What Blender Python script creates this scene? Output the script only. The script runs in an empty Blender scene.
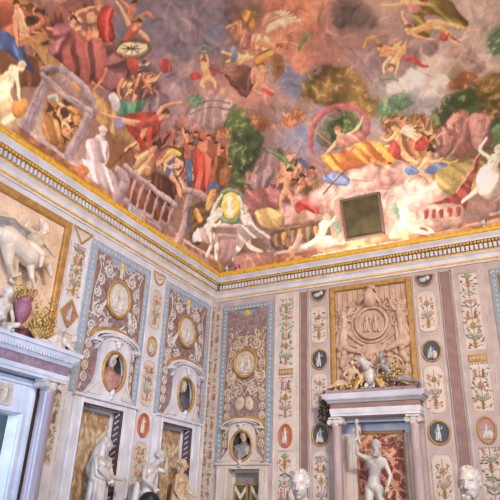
import bpy, math, random
import numpy as np
from mathutils import Matrix, Vector, Euler
C = bpy.context.scene.collection
PI = math.pi
rnd = random.Random(7)

# ------------------------------------------------------------------ materials
def lin(c):
    return tuple(((v/255)/12.92 if v/255 <= .04045 else ((v/255+.055)/1.055)**2.4) for v in c)+(1,)
def mat(name, col, col2=None, scale=6, rough=.6, metal=0, bump=0, detail=4, lo=.35, hi=.65, dist=0, vein=None, vscale=3, stretch=None, emit=0):
    m = bpy.data.materials.new(name); m.use_nodes = True
    n = m.node_tree.nodes; l = m.node_tree.links; p = n['Principled BSDF']
    p.inputs['Base Color'].default_value = lin(col)
    p.inputs['Roughness'].default_value = rough; p.inputs['Metallic'].default_value = metal
    if emit:
        p.inputs['Emission Color'].default_value = lin(col); p.inputs['Emission Strength'].default_value = emit
    if col2 or bump:
        tc = n.new('ShaderNodeTexCoord'); mp = n.new('ShaderNodeMapping')
        l.new(tc.outputs['Object'], mp.inputs[0])
        if stretch: mp.inputs['Scale'].default_value = stretch
        nz = n.new('ShaderNodeTexNoise'); nz.inputs['Scale'].default_value = scale
        nz.inputs['Detail'].default_value = detail; nz.inputs['Distortion'].default_value = dist
        l.new(mp.outputs[0], nz.inputs['Vector'])
    if col2:
        r = n.new('ShaderNodeValToRGB'); r.color_ramp.elements[0].position = lo; r.color_ramp.elements[1].position = hi
        r.color_ramp.elements[0].color = lin(col); r.color_ramp.elements[1].color = lin(col2)
        l.new(nz.outputs['Fac'], r.inputs[0]); out = r.outputs[0]
        if vein:
            z2 = n.new('ShaderNodeTexNoise'); z2.inputs['Scale'].default_value = vscale; z2.inputs['Detail'].default_value = 6
            z2.inputs['Distortion'].default_value = 1.5; l.new(mp.outputs[0], z2.inputs['Vector'])
            r2 = n.new('ShaderNodeValToRGB'); e = r2.color_ramp.elements
            e[0].position = .46; e[0].color = (0,0,0,1); e[1].position = .5; e[1].color = (1,1,1,1)
            k = e.new(.54); k.color = (0,0,0,1)
            l.new(z2.outputs['Fac'], r2.inputs[0])
            mx = n.new('ShaderNodeMix'); mx.data_type = 'RGBA'; l.new(r2.outputs[0], mx.inputs['Factor'])
            l.new(out, mx.inputs['A']); mx.inputs['B'].default_value = lin(vein); out = mx.outputs['Result']
        l.new(out, p.inputs['Base Color'])
    if bump:
        b = n.new('ShaderNodeBump'); b.inputs['Strength'].default_value = bump; b.inputs['Distance'].default_value = .01
        l.new(nz.outputs['Fac'], b.inputs['Height']); l.new(b.outputs[0], p.inputs['Normal'])
    return m
WHITE = mat('white_plaster', (208,204,206), (188,182,186), 3, .55, bump=.1)
CREAM = mat('cream_stucco', (204,188,172), (186,168,154), 3, .6, bump=.1)
ROSE = mat('rose_grey_plaster', (184,164,156), (162,142,136), 2.5, .6, bump=.1)
PALE = mat('pale_panel_ground', (202,184,170), (186,168,156), 4, .6)
BLUE = mat('blue_border', (152,160,176), (136,148,164), 9, .6)
BEAD = mat('pale_guilloche', (168,174,180), (156,164,170), 9, .6)
GILT = mat('aged_gilding', (214,180,112), (140,104,52), 16, .5, .1)
TEAL = mat('grey_green_border', (140,146,150), (126,134,140), 9, .6)
GOLD = mat('gilding', (238,186,60), (206,150,38), 14, .45, .12)
OCHRE = mat('ochre_gilt_wood', (182,138,76), (152,110,54), 10, .5, .15)
MAUVE = mat('mauve_marble', (140,116,132), (120,98,114), 5, .5, vein=(154,132,146))
BRMAUVE = mat('brown_mauve_ground', (140,112,108), (112,86,82), 7, .65, vein=(158,134,128), vscale=5)
BRROSE = mat('rose_brown_stone', (140,108,98), (124,92,84), 5, .5)
LILAC = mat('lilac_column_marble', (160,150,158), (144,134,146), 4, .3, stretch=(1,.2,1))
PINK = mat('pink_column_marble', (176,152,148), (158,132,128), 5, .35, stretch=(1,.3,1))
STUC = mat('cream_relief_stucco', (200,178,148), (172,148,120), 12, .6)
STUCW = mat('white_relief_stucco', (204,194,184), (176,164,156), 12, .6)
TAN = mat('tan_relief_stucco', (192,160,136), (164,130,108), 7, .65, bump=.3)
MARBLE = mat('white_marble', (196,186,176), (160,150,144), 4, .4)
WARM = mat('warm_marble', (204,174,142), (180,146,116), 5, .45)
CREAMM = mat('cream_marble', (212,192,170), (186,166,148), 4, .5)
GREYM = mat('grey_marble', (150,142,140), (112,104,104), 8, .4)
DARKM = mat('dark_marble', (84,82,92), (56,54,64), 8, .35)
PINKM = mat('rosy_marble', (170,122,112), (144,98,92), 8, .4)
ORANGE = mat('terracotta_ground', (184,106,72), (160,86,58), 8, .6)
RED = mat('faded_red_paint', (172,116,100)); GREEN = mat('faded_green_paint', (126,142,120)); NAVY = mat('blue_paint', (100,110,128))
BLUEG = mat('slate_blue_ground', (62,74,86), (48,58,70), 8, .6)
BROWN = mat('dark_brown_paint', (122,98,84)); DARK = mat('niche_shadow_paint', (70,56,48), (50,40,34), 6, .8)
INLAY = mat('dark_inlay', (92,74,82), (70,56,64), 9, .5)
ALAB = mat('alabaster', (206,188,158), (166,130,92), 4.5, .35, detail=8, dist=1.2, lo=.38, hi=.6, vein=(150,104,64), vscale=2.2, stretch=(1.4,.9,1))
BREC = mat('red_breccia', (128,58,46), (206,146,104), 2.6, .35, detail=7, dist=2, lo=.53, hi=.60, vein=(210,170,140), vscale=3)
PORPH = mat('purple_porphyry', (150,92,108), (128,74,90), 20, .5)
GREENM = mat('green_marble', (92,98,66), (66,72,46), 9, .35)
BRONZE = mat('dark_bronze', (74,66,48), (48,42,30), 12, .45, .4)
STONE = mat('pale_blue_stone', (206,210,222), (184,190,206), 3, .5)
TAUPE = mat('taupe_stone', (136,122,116), (120,106,102), 4, .6)
FLOOR = mat('floor_marble', (180,160,140), (140,118,104), 1.5, .3)

# ------------------------------------------------------------------ mesh builder
class G:
    def __init__(s): s.v=[]; s.f=[]; s.m=[]; s.mats=[]; s.cur=0
    def use(s, m):
        if m not in s.mats: s.mats.append(m)
        s.cur = s.mats.index(m); return s
    def add(s, vs, fs):
        b = len(s.v); s.v += [tuple(q) for q in vs]
        for f in fs: s.f.append(tuple(b+i for i in f)); s.m.append(s.cur)
        return s
    def box(s, a, b):
        (x0,y0,z0),(x1,y1,z1) = a,b
        return s.add([(x0,y0,z0),(x1,y0,z0),(x1,y1,z0),(x0,y1,z0),(x0,y0,z1),(x1,y0,z1),(x1,y1,z1),(x0,y1,z1)],
            [(0,3,2,1),(4,5,6,7),(0,1,5,4),(1,2,6,5),(2,3,7,6),(3,0,4,7)])
    def bar(s, u0, v0, u1, v1, w0, w1, bev=.006):   # box with a bevelled front face
        b = min(bev, (u1-u0)/3, (v1-v0)/3); wm = w1-b
        P = [(u0,v0,w0),(u1,v0,w0),(u1,v1,w0),(u0,v1,w0),(u0,v0,wm),(u1,v0,wm),(u1,v1,wm),(u0,v1,wm),
             (u0+b,v0+b,w1),(u1-b,v0+b,w1),(u1-b,v1-b,w1),(u0+b,v1-b,w1)]
        F = [(0,3,2,1),(8,9,10,11)]
        for k in (0,4):
            F += [(k,k+1,k+5,k+4),(k+1,k+2,k+6,k+5),(k+2,k+3,k+7,k+6),(k+3,k,k+4,k+7)]
        return s.add(P, F)
    def prism(s, pts, w0, w1):
        n = len(pts)
        return s.add([(x,y,w0) for x,y in pts]+[(x,y,w1) for x,y in pts],
            [tuple(range(n-1,-1,-1)), tuple(range(n,2*n))]+[(i,(i+1)%n,n+(i+1)%n,n+i) for i in range(n)])
    def ringplate(s, outer, inner, w0, w1):   # outer/inner: equal point counts, a plate with a hole
        n = len(outer)
        V = [(x,y,w) for w in (w0,w1) for lst in (outer,inner) for x,y in lst]
        F = []
        for i in range(n):
            j = (i+1)%n
            F += [(2*n+i,2*n+j,3*n+j,3*n+i),(i,n+i,n+j,j),(i,j,2*n+j,2*n+i),(n+i,3*n+i,3*n+j,n+j)]
        return s.add(V, F)
    def oval(s, u, v, ru, rv, w0, w1, n=28):
        return s.prism([(u+ru*math.cos(2*PI*i/n), v+rv*math.sin(2*PI*i/n)) for i in range(n)], w0, w1)
    def torus(s, u, v, ru, rv, r, w, n=32, k=6, a0=0, a1=2*PI, flat=1):
        cl = abs(a1-a0-2*PI)<1e-6; N = n if cl else n+1
        V=[]
        for i in range(N):
            a = a0+(a1-a0)*i/n; c,sn = math.cos(a), math.sin(a)
            for j in range(k):
                b = 2*PI*j/k; V.append((u+(ru+r*math.cos(b))*c, v+(rv+r*math.cos(b))*sn, w+r*flat*math.sin(b)))
        F = [(i*k+j, ((i+1)%N)*k+j, ((i+1)%N)*k+(j+1)%k, i*k+(j+1)%k) for i in range(n) for j in range(k)]
        return s.add(V, F)
    def ell(s, c, r, rot=None, n=10, k=7):
        R = Euler(rot).to_matrix() if rot else Matrix.Identity(3)
        V=[]; F=[]
        for j in range(1,k):
            t = PI*j/k
            for i in range(n):
                a = 2*PI*i/n
                V.append(Vector(c)+R@Vector((r[0]*math.sin(t)*math.cos(a), r[1]*math.cos(t), r[2]*math.sin(t)*math.sin(a))))
        V.append(Vector(c)+R@Vector((0,r[1],0))); V.append(Vector(c)+R@Vector((0,-r[1],0)))
        T=len(V)-2
        for j in range(k-2):
            for i in range(n): F.append((j*n+i, j*n+(i+1)%n, (j+1)*n+(i+1)%n, (j+1)*n+i))
        for i in range(n):
            F.append((T,(i+1)%n,i)); F.append((T+1,(k-2)*n+i,(k-2)*n+(i+1)%n))
        return s.add(V, F)
    def tube(s, pts, rad, k=6, flat=1, cap=True):
        P = [Vector(p) for p in pts]; n=len(P)
        if not hasattr(rad,'__len__'): rad=[rad]*n
        V=[]; up0=None
        for i in range(n):
            t = (P[min(i+1,n-1)]-P[max(i-1,0)])
            t = t.normalized() if t.length>1e-9 else Vector((0,1,0))
            if up0 is None: up0 = Vector((0,0,1)) if abs(t.z)<.9 else Vector((1,0,0))
            a = t.cross(up0).normalized(); b = a.cross(t).normalized(); 
            if flat==1: up0=b
            for j in range(k):
                q = 2*PI*j/k; V.append(P[i]+a*rad[i]*math.cos(q)+b*rad[i]*flat*math.sin(q))
        F = [(i*k+j, i*k+(j+1)%k, (i+1)*k+(j+1)%k, (i+1)*k+j) for i in range(n-1) for j in range(k)]
        if cap: F += [tuple(range(k-1,-1,-1)), tuple((n-1)*k+j for j in range(k))]
        return s.add(V, F)
    def cone(s, a, b, ra, rb, k=10):            # tapered capsule with round ends
        a=Vector(a); b=Vector(b); d=(b-a)
        if d.length<1e-6: return s.ell(a,(ra,ra,ra))
        t=d.normalized(); P=[];R=[]
        for q in (80,50,20): P.append(a-t*ra*math.sin(math.radians(q))); R.append(ra*math.cos(math.radians(q)))
        P.append(a);R.append(ra);P.append(b);R.append(rb)
        for q in (20,50,80): P.append(b+t*rb*math.sin(math.radians(q))); R.append(rb*math.cos(math.radians(q)))
        return s.tube(P,R,k)
    def lathe(s, prof, c=(0,0,0), n=20, mod=None):   # prof: (radius, height)
        V=[]; k=len(prof)
        for r,h in prof:
            for i in range(n):
                a=2*PI*i/n; q = r*(mod(a,h) if mod else 1)
                V.append((c[0]+q*math.cos(a), c[1]+h, c[2]+q*math.sin(a)))
        F=[(j*n+(i+1)%n, j*n+i, (j+1)*n+i, (j+1)*n+(i+1)%n) for j in range(k-1) for i in range(n)]
        F+=[tuple(range(n)), tuple((k-1)*n+i for i in range(n-1,-1,-1))]
        return s.add(V,F)
    def xf(s, M, start=0):
        s.v[start:] = [tuple(M@Vector(q)) for q in s.v[start:]]; return s
    def merge(s, g, M=None):
        b=len(s.v); s.v += [tuple(M@Vector(q)) for q in g.v] if M else g.v
        for f,mi in zip(g.f,g.m):
            s.f.append(tuple(b+i for i in f)); s.m.append(s.cur)
        return s

def mesh_of(name, g, m=None, smooth=False):
    me = bpy.data.meshes.new(name); me.from_pydata([tuple(q) for q in g.v], [], g.f)
    for q in (g.mats or [m]): me.materials.append(q)
    if len(g.mats)>1: me.polygons.foreach_set('material_index', g.m)
    if smooth: me.polygons.foreach_set('use_smooth', [True]*len(g.f))
    me.update(); return me
def fix_normals(me):
    import bmesh
    bm=bmesh.new(); bm.from_mesh(me); bmesh.ops.recalc_face_normals(bm, faces=bm.faces); bm.to_mesh(me); bm.free()
def obj(name, g, m=None, parent=None, smooth=False, label=None):
    me = mesh_of(name, g, m, smooth); fix_normals(me)
    o = bpy.data.objects.new(name, me); C.objects.link(o)
    if parent: o.parent = parent
    if label: o['label'] = label
    return o
def sculpt(name, g, m, parent=None, voxel=.014, smooth=2, label=None):
    """weld overlapping closed shapes into ONE continuous skin"""
    me = mesh_of(name, g, m, True); fix_normals(me)
    o = bpy.data.objects.new(name, me); C.objects.link(o)
    r = o.modifiers.new('r','REMESH'); r.mode='VOXEL'; r.voxel_size=voxel; r.use_smooth_shade=True
    if smooth:
        s = o.modifiers.new('s','SMOOTH'); s.iterations=smooth; s.factor=.5
    dg = bpy.context.evaluated_depsgraph_get()
    me2 = bpy.data.meshes.new_from_object(o.evaluated_get(dg)); o.modifiers.clear()
    old=o.data; o.data=me2; bpy.data.meshes.remove(old); me2.name=name
    me2.polygons.foreach_set('use_smooth',[True]*len(me2.polygons))
    if not me2.materials: me2.materials.append(m)
    if parent: o.parent=parent
    if label: o['label']=label
    return o
# frames: local (u right, v up, w out of the wall)
FL = Matrix(((0,0,1,0),(1,0,0,0),(0,1,0,0),(0,0,0,1)))     # wall x = 0
FB = Matrix(((1,0,0,0),(0,0,-1,0),(0,1,0,0),(0,0,0,1)))    # wall y = 0
def thing(name, label, cat, F, p, group=None, rot=0):
    o = bpy.data.objects.new(name, None); C.objects.link(o); o.empty_display_size=.1
    o.matrix_world = F@Matrix.Translation(p)@Matrix.Rotation(rot,4,'Y')
    o['label']=label; o['category']=cat
    if group: o['group']=group
    return o
def struct(name, g, m, F=None, smooth=False):
    o = obj(name, g, m, None, smooth); o['kind']='structure'
    if F: o.matrix_world=F
    return o

# ------------------------------------------------------------------ shell
LEN_L, LEN_B, HS = 17.0, 15.0, 7.02
def wall(name, F, u0, u1, holes, m):
    us = sorted({u0,u1}|{h[0] for h in holes}|{h[1] for h in holes}); vs = sorted({0,7.3}|{h[2] for h in holes}|{h[3] for h in holes})
    g=G()
    for a,b in zip(us,us[1:]):
        for c,d in zip(vs,vs[1:]):
            if any(h[0]<=a and b<=h[1] and h[2]<=c and d<=h[3] for h in holes): continue
            g.box((a,c,-.12),(b,d,0))
    struct(name, g, m, F)
NL = [(-4.12,-3.05),(-1.78,-.70)]
wall('wall_left', FL, -LEN_L, 0, [(a,b,.3,3.3) for a,b in NL]+[(-3.82,-3.18,3.56,4.32),(-1.43,-.79,3.56,4.32),(-7.5,-5.5,0,2.85)], WHITE)
wall('wall_back', FB, 0, LEN_B, [(.62,1.42,.3,2.5),(.68,1.24,2.63,3.30),(3.15,4.8,.3,3.38)], ROSE)
g=G().box((-.5,-LEN_L,-.1),(LEN_B,.5,0)); struct('floor', g, FLOOR)
# cornice: mouldings swept round the corner
def sweep(name, prof, m):
    g=G(); n=len(prof)
    V=[(w,-LEN_L,z) for w,z in prof]+[(w,-w,z) for w,z in prof]+[(LEN_B,-w,z) for w,z in prof]
    F=[(k*n+i,k*n+(i+1)%n,(k+1)*n+(i+1)%n,(k+1)*n+i) for k in (0,1) for i in range(n)]
    g.add(V,F+[tuple(range(n)),tuple(2*n+i for i in range(n))]); return struct(name,g,m)
def torprof(w,z,r,k=8): return [(0,z-r)]+[(w+r*math.sin(PI*i/k), z-r*math.cos(PI*i/k)) for i in range(k+1)]+[(0,z+r)]
sweep('trim_1', [(0,6.46),(.03,6.46),(.03,6.50),(0,6.50)], WHITE)
sweep('trim_2', torprof(.035,6.515,.017), GOLD)
sweep('trim_3', [(0,6.532),(.05,6.532),(.06,6.62),(.10,6.66),(.10,6.675),(0,6.675)], WHITE)
sweep('trim_4', torprof(.10,6.69,.017), GOLD)
sweep('trim_5', [(0,6.71),(.09,6.71),(.09,6.90),(0,6.90)], TAUPE)
sweep('trim_6', [(0,6.895),(.19,6.895),(.2,6.93),(.25,6.99),(.25,7.01),(0,7.01)], WHITE)
sweep('trim_7', torprof(.22,7.07,.06), GOLD)
sweep('trim_8', [(0,7.10),(.24,7.12),(.24,7.14),(0,7.16)], GOLD)
g=G()
for i in range(int(LEN_L/.09)):
    y=-.2-i*.09; g.box((.09,y-.055,6.715),(.15,y,6.82))
for i in range(int((LEN_B-.4)/.09)):
    x=.2+i*.09; g.box((x,-.15,6.715),(x+.055,-.09,6.82))
struct('trim_9', g, WHITE)
g=G()
for i in range(int(LEN_L/.07)):
    y=-.22-i*.07; g.box((.10,y-.045,6.845),(.17,y,6.885))
for i in range(int((LEN_B-.4)/.07)):
    x=.22+i*.07; g.box((x,-.17,6.845),(x+.045,-.10,6.885))
struct('trim_10', g, GOLD)
# vault: cove all round, flat in the middle, dense only over the part of the room that is looked at
RUN, RISE, PN = 6.0, 4.6, 16
def vz(x, y):
    a=np.clip(1-x/RUN,0,1); b=np.clip(1+y/RUN,0,1)
    t=np.clip((a**PN+b**PN)**(1/PN),0,1); return HS+.1+RISE*np.sqrt(1-t*t)
FRESCO=[
('g',(150,95,62),[(52,-770,898)]),
('g',(165,130,122),[(80,-687,942)]),
('g',(176,128,118),[(115,-645,982)]),
('g',(120,112,126),[(128,-594,996)]),
('g',(126,116,132),[(186,-539,1045)]),
('g',(130,118,134),[(169,-461,1032)]),
('g',(136,120,134),[(220,-470,1068)]),
('g',(120,116,136),[(219,-410,1068)]),
('g',(146,112,106),[(297,-424,1109)]),
('g',(206,146,118),[(329,-373,1122)]),
('g',(216,150,120),[(388,-351,1130)]),
('g',(176,132,124),[(430,-314,1117)]),
('g',(120,102,102),[(482,-307,1113)]),
('g',(180,150,142),[(536,-308,1114)]),
('g',(165,142,142),[(615,-263,1093)]),
('g',(200,178,172),[(707,-243,1082)]),
('g',(180,156,150),[(752,-212,1063)]),
('g',(140,94,60),[(23,-719,837)]),
('g',(146,96,84),[(53,-626,902)]),
('g',(140,122,136),[(131,-420,999)]),
('g',(160,128,132),[(90,-411,955)]),
('g',(172,138,134),[(151,-335,1017)]),
('g',(150,126,132),[(171,-409,1034)]),
('g',(172,124,116),[(194,-324,1051)]),
('g',(186,132,118),[(244,-225,1066)]),
('g',(200,138,118),[(355,-275,1099)]),
('g',(130,134,156),[(322,-201,1055)]),
('g',(178,128,120),[(408,-259,1090)]),
('g',(160,124,122),[(469,-241,1080)]),
('g',(152,130,136),[(505,-183,1043)]),
('g',(206,184,178),[(607,-167,1030)]),
('g',(190,182,188),[(566,-135,1002)]),
('g',(198,176,172),[(687,-164,1028)]),
('g',(150,130,90),[(722,-110,978)]),
('g',(168,132,128),[(100,-312,967)]),
('g',(180,146,140),[(135,-264,1002)]),
('g',(160,116,102),[(119,-190,985)]),
('g',(150,116,108),[(235,-152,1017)]),
('g',(190,150,138),[(275,-153,1019)]),
('g',(150,150,172),[(284,-115,983)]),
('g',(168,120,104),[(65,-273,920)]),
('g',(150,144,150),[(522,-136,1003)]),
('g',(170,130,124),[(287,-61,914)]),
('g',(150,112,108),[(192,-89,952)]),
('g',(120,92,66),[(104,-111,949)]),
('g',(180,138,116),[(245,-26,845)]),
('g',(190,160,150),[(543,-100,967)]),
('g',(140,124,84),[(652,-109,977)]),
('g',(150,130,84),[(605,-32,860)]),
('g',(126,96,66),[(691,-42,881)]),
('g',(150,116,100),[(654,-8,786)]),
('g',(190,150,136),[(507,-10,794)]),
('g',(186,160,140),[(5,-644,772)]),
('g',(176,140,130),[(0,-505,728)]),
('g',(140,96,60),[(21,-434,833)]),
('g',(150,116,110),[(12,-316,804)]),
('g',(130,84,58),[(49,-325,893)]),
('g',(146,112,92),[(15,-163,815)]),
('g',(130,96,56),[(12,-60,765)]),
('g',(134,100,86),[(129,-13,805)]),
('g',(190,150,130),[(316,-10,796)]),
('g',(190,156,138),[(565,-1,736)]),
('c',(132,112,110),[(475,-316,1117),(505,-297,1109),(520,-280,1101),(458,-301,1111)],[0.33,0.29,0.18,0.19],(104,88,90)),
('c',(150,120,112),[(292,-435,1107),(307,-403,1113),(268,-441,1095)],[0.26,0.18,0.15],(118,94,92)),
('c',(150,128,122),[(269,-168,1031),(311,-164,1028),(235,-168,1030),(338,-149,1015)],[0.32,0.26,0.2,0.17],(116,96,92)),
('c',(200,150,132),[(134,-306,1002),(168,-277,1031),(109,-326,976)],[0.36,0.32,0.26],(156,116,108)),
('c',(190,156,150),[(663,-183,1043),(685,-171,1033),(700,-151,1017)],[0.2,0.22,0.16],(128,108,112)),
('c',(222,204,200),[(567,-159,1024),(594,-124,992),(620,-139,1007),(527,-151,1018)],[0.34,0.29,0.25,0.19],(160,148,160)),
('c',(156,128,130),[(618,-202,1056),(574,-196,1052),(544,-182,1042),(512,-205,1058)],[0.2,0.29,0.21,0.19],(122,104,112)),
('c',(218,150,120),[(382,-362,1133),(349,-389,1129),(396,-305,1112),(345,-252,1087)],[0.3,0.27,0.26,0.32],(186,120,100)),
('c',(182,150,150),[(141,-454,1008),(143,-412,1010),(107,-394,975)],[0.27,0.28,0.33],(150,124,130)),
('b',(120,128,156),[(232,-427,1075)],0.2,0.8,0.5),
('b',(120,128,156),[(235,-464,1077)],0.15,0.7,0.5),
('b',(126,132,158),[(309,-216,1066)],0.31,0.9,0.5),
('b',(126,136,166),[(293,-134,1002)],0.29,0.8,0.5),
('b',(128,134,158),[(553,-129,997)],0.28,0.7,0.5),
('s',(160,140,146),[(178,-576,1039),(178,-484,1039),(184,-391,1044)],[0.058,0.107,0.047],0,0.9,0.45),
('s',(160,140,146),[(196,-554,1052),(205,-464,1058),(222,-374,1070)],[0.059,0.109,0.048],0,0.9,0.45),
('s',(160,140,146),[(211,-509,1062),(178,-439,1039),(149,-373,1016)],[0.062,0.113,0.048],0,0.9,0.45),
('s',(160,140,146),[(667,-238,1079),(697,-164,1028),(731,-108,976)],[0.058,0.098,0.039],0,0.9,0.45),
('s',(160,140,146),[(709,-251,1086),(726,-202,1056),(745,-165,1029)],[0.056,0.095,0.038],0,0.9,0.45),
('p',(172,146,144),[(94,-318,959),(127,-345,995),(155,-313,1021),(175,-258,1036),(156,-203,1017),(112,-246,979)],0.053,(150,122,122),0.4,1),
('s',(146,122,124),[(113,-334,981),(146,-305,1013),(168,-254,1030)],[0.025,0.026,0.027],0,0.35,1),
('s',(146,122,124),[(107,-323,974),(138,-291,1005),(161,-241,1024)],[0.026,0.026,0.027],0,0.35,1),
('p',(142,118,126),[(69,-418,925),(87,-433,950),(100,-419,967),(100,-390,967),(84,-357,947),(66,-372,922)],0.048,(120,98,106),0.6,1),
('p',(150,118,120),[(64,-376,919),(89,-353,953),(107,-298,974),(90,-252,954),(61,-286,913),(53,-344,901)],0.078,(170,130,124),0.6,1),
('s',(110,80,56),[(99,-72,913),(145,-131,985),(164,-184,1019)],[0.103,0.076,0.051],0.2,0.35,1),
('s',(104,78,54),[(398,-145,1012),(402,-181,1041),(400,-210,1062)],[0.069,0.045,0.034],0.2,0.35,1),
('t',((150,122,64),(106,88,44),(178,140,80)),[(311,-187,1046),(333,-214,1064),(368,-238,1079),(411,-238,1079),(438,-218,1067),(464,-196,1052),(472,-168,1031),(493,-149,1015),(499,-127,995),(465,-121,989),(424,-150,1016),(374,-147,1013),(349,-159,1024),(321,-169,1032)],0.35,0.2),
('t',((160,104,66),(122,76,50),(186,130,84)),[(245,-156,1021),(275,-176,1037),(311,-176,1037),(324,-157,1023),(299,-137,1004),(268,-136,1003)],0.5,0.2),
('t',((98,116,72),(66,82,50),(132,140,84)),[(141,-234,1007),(166,-241,1029),(184,-205,1036),(200,-174,1029),(211,-141,1006),(175,-101,965),(122,-74,924),(85,-89,919),(93,-157,954),(121,-179,985),(127,-218,994)],0.3,0.2),
('t',((160,104,66),(122,76,50),(186,130,84)),[(178,-205,1033),(211,-197,1045),(236,-170,1031),(234,-143,1009),(189,-131,995),(171,-160,1012)],0.45,0.2),
('t',((160,104,66),(122,76,50),(186,130,84)),[(112,-255,979),(138,-238,1005),(143,-199,1007),(119,-175,983),(99,-205,964)],0.6,0.2),
('t',((112,142,116),(88,116,92),(140,158,120)),[(117,-364,985),(135,-361,1003),(143,-333,1010),(134,-310,1002),(113,-318,981),(109,-342,976)],0.5,0.2),
('t',((112,142,116),(88,116,92),(140,158,120)),[(478,-132,1000),(509,-142,1009),(543,-138,1006),(559,-122,990),(535,-114,982),(500,-118,986)],0.25,0.2),
('t',((160,104,66),(122,76,50),(186,130,84)),[(532,-105,972),(553,-117,985),(576,-106,973),(575,-92,957),(548,-88,952)],0.4,0.2),
('t',((98,116,72),(66,82,50),(132,140,84)),[(481,-115,983),(518,-117,985),(548,-102,969),(559,-83,946),(535,-66,922),(504,-78,939)],0.4,0.2),
('t',((98,116,72),(66,82,50),(132,140,84)),[(594,-97,963),(612,-111,979),(639,-121,989),(677,-125,993),(703,-117,985),(731,-106,973),(713,-49,895),(683,-43,882),(660,-68,925),(625,-76,936),(596,-78,938)],0.25,0.2),
('t',((160,104,66),(122,76,50),(186,130,84)),[(626,-130,998),(650,-157,1022),(678,-156,1022),(698,-142,1009),(684,-121,989),(650,-116,984)],0.4,0.2),
('t',((150,122,64),(106,88,44),(178,140,80)),[(675,-117,985),(702,-129,997),(736,-127,995),(723,-80,942),(696,-80,941)],0.25,0.2),
('t',((112,142,116),(88,116,92),(140,158,120)),[(728,-170,1033),(740,-192,1050),(754,-202,1056),(743,-156,1022)],0.2,0.2),
('t',((98,116,72),(66,82,50),(132,140,84)),[(198,-114,980),(234,-121,988),(247,-101,968),(222,-83,945),(193,-91,954)],0.5,0.2),
('m',((160,100,62),(120,76,52),(196,140,84),(140,100,92)),[(52,-781,899),(80,-724,941),(61,-662,915),(35,-649,867),(27,-704,848),(24,-741,840)]),
('x',((160,100,62),(120,76,52),(196,140,84),(140,100,92),(222,158,116),(206,140,100),(70,48,40),(210,170,120)),[(52,-781,899),(80,-724,941),(61,-662,915),(35,-649,867),(27,-704,848),(24,-741,840)],60,0.24),
('m',((150,92,78),(104,62,54),(186,120,84),(128,86,90),(190,150,110)),[(80,-724,941),(136,-633,1004),(102,-581,968),(77,-497,937),(47,-547,890),(47,-642,891),(56,-701,905)]),
('x',((150,92,78),(104,62,54),(186,120,84),(128,86,90),(190,150,110),(222,158,116),(206,140,100),(70,48,40),(210,170,120)),[(80,-724,941),(136,-633,1004),(102,-581,968),(77,-497,937),(47,-547,890),(47,-642,891),(56,-701,905)],70,0.24),
('m',((120,80,58),(170,110,70),(92,62,52),(160,120,110),(188,92,66),(120,110,120)),[(34,-418,865),(66,-372,922),(101,-271,967),(112,-163,975),(70,-94,908),(25,-182,844),(13,-280,807),(15,-358,816)]),
('x',((120,80,58),(170,110,70),(92,62,52),(160,120,110),(188,92,66),(120,110,120),(222,158,116),(206,140,100),(70,48,40),(210,170,120)),[(34,-418,865),(66,-372,922),(101,-271,967),(112,-163,975),(70,-94,908),(25,-182,844),(13,-280,807),(15,-358,816)],70,0.24),
('m',((150,108,100),(196,140,120),(112,84,80),(170,120,90)),[(123,-87,939),(203,-113,979),(271,-85,948),(320,-66,922),(295,-31,858),(194,-34,863),(117,-51,890)]),
('x',((150,108,100),(196,140,120),(112,84,80),(170,120,90),(222,158,116),(206,140,100),(70,48,40),(210,170,120)),[(123,-87,939),(203,-113,979),(271,-85,948),(320,-66,922),(295,-31,858),(194,-34,863),(117,-51,890)],70,0.24),
('m',((170,130,80),(120,100,64),(196,150,110),(140,84,64)),[(478,-106,973),(543,-113,980),(595,-86,949),(592,-54,902),(546,-48,892),(497,-59,911)]),
('x',((170,130,80),(120,100,64),(196,150,110),(140,84,64),(222,158,116),(206,140,100),(70,48,40),(210,170,120)),[(478,-106,973),(543,-113,980),(595,-86,949),(592,-54,902),(546,-48,892),(497,-59,911)],70,0.24),
('m',((120,84,76),(150,108,92),(92,62,56)),[(91,-600,956),(100,-525,966),(114,-447,982),(100,-404,967),(69,-446,926),(58,-517,909),(70,-575,927)]),
('x',((120,84,76),(150,108,92),(92,62,56),(222,158,116),(206,140,100),(70,48,40),(210,170,120)),[(91,-600,956),(100,-525,966),(114,-447,982),(100,-404,967),(69,-446,926),(58,-517,909),(70,-575,927)],70,0.24),
('p',(172,104,64),[(52,-781,899),(60,-763,913),(49,-736,894),(30,-718,856),(22,-727,835),(24,-741,840)],0.033,(130,70,44),0.7,1),
('p',(150,102,58),[(27,-746,847),(31,-711,858),(37,-666,871),(28,-643,851),(17,-666,820),(11,-720,799)],0.036,(112,72,44),0.7,1),
('p',(94,112,162),[(34,-757,865),(37,-733,872),(32,-699,859),(26,-673,847),(24,-696,842),(26,-728,845),(25,-743,842)],0.021,(64,76,118),0.6,1),
('p',(186,132,84),[(36,-721,870),(60,-689,912),(60,-670,913),(46,-688,889),(36,-710,870)],0.014,0,0,1),
('s',(206,180,150),[(54,-747,903),(50,-736,896),(46,-724,889)],[0.089,0.077,0.078],0.34,0.35,1),
('s',(140,122,102),[(54,-744,902),(50,-736,896),(46,-724,889)],[0.011,0.009,0.008],0,0.8,0.55),
('s',(222,158,116),[(53,-746,901),(48,-724,892),(52,-701,900)],[0.041,0.031,0.021],0.32,0.35,1),
('s',(222,158,116),[(50,-749,895),(40,-731,876),(33,-719,863)],[0.041,0.031,0.021],0.32,0.35,1),
('s',(222,158,116),[(54,-747,903),(59,-755,910)],[0.04,0.039],0.2,0.35,1),
('s',(222,158,116),[(59,-755,910),(58,-754,909)],[0.062,0.052],0.3,0.35,1),
('s',(96,62,42),[(58,-760,910),(61,-758,914),(61,-753,915)],[0.029,0.039,0.026],0.2,0.35,1),
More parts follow.
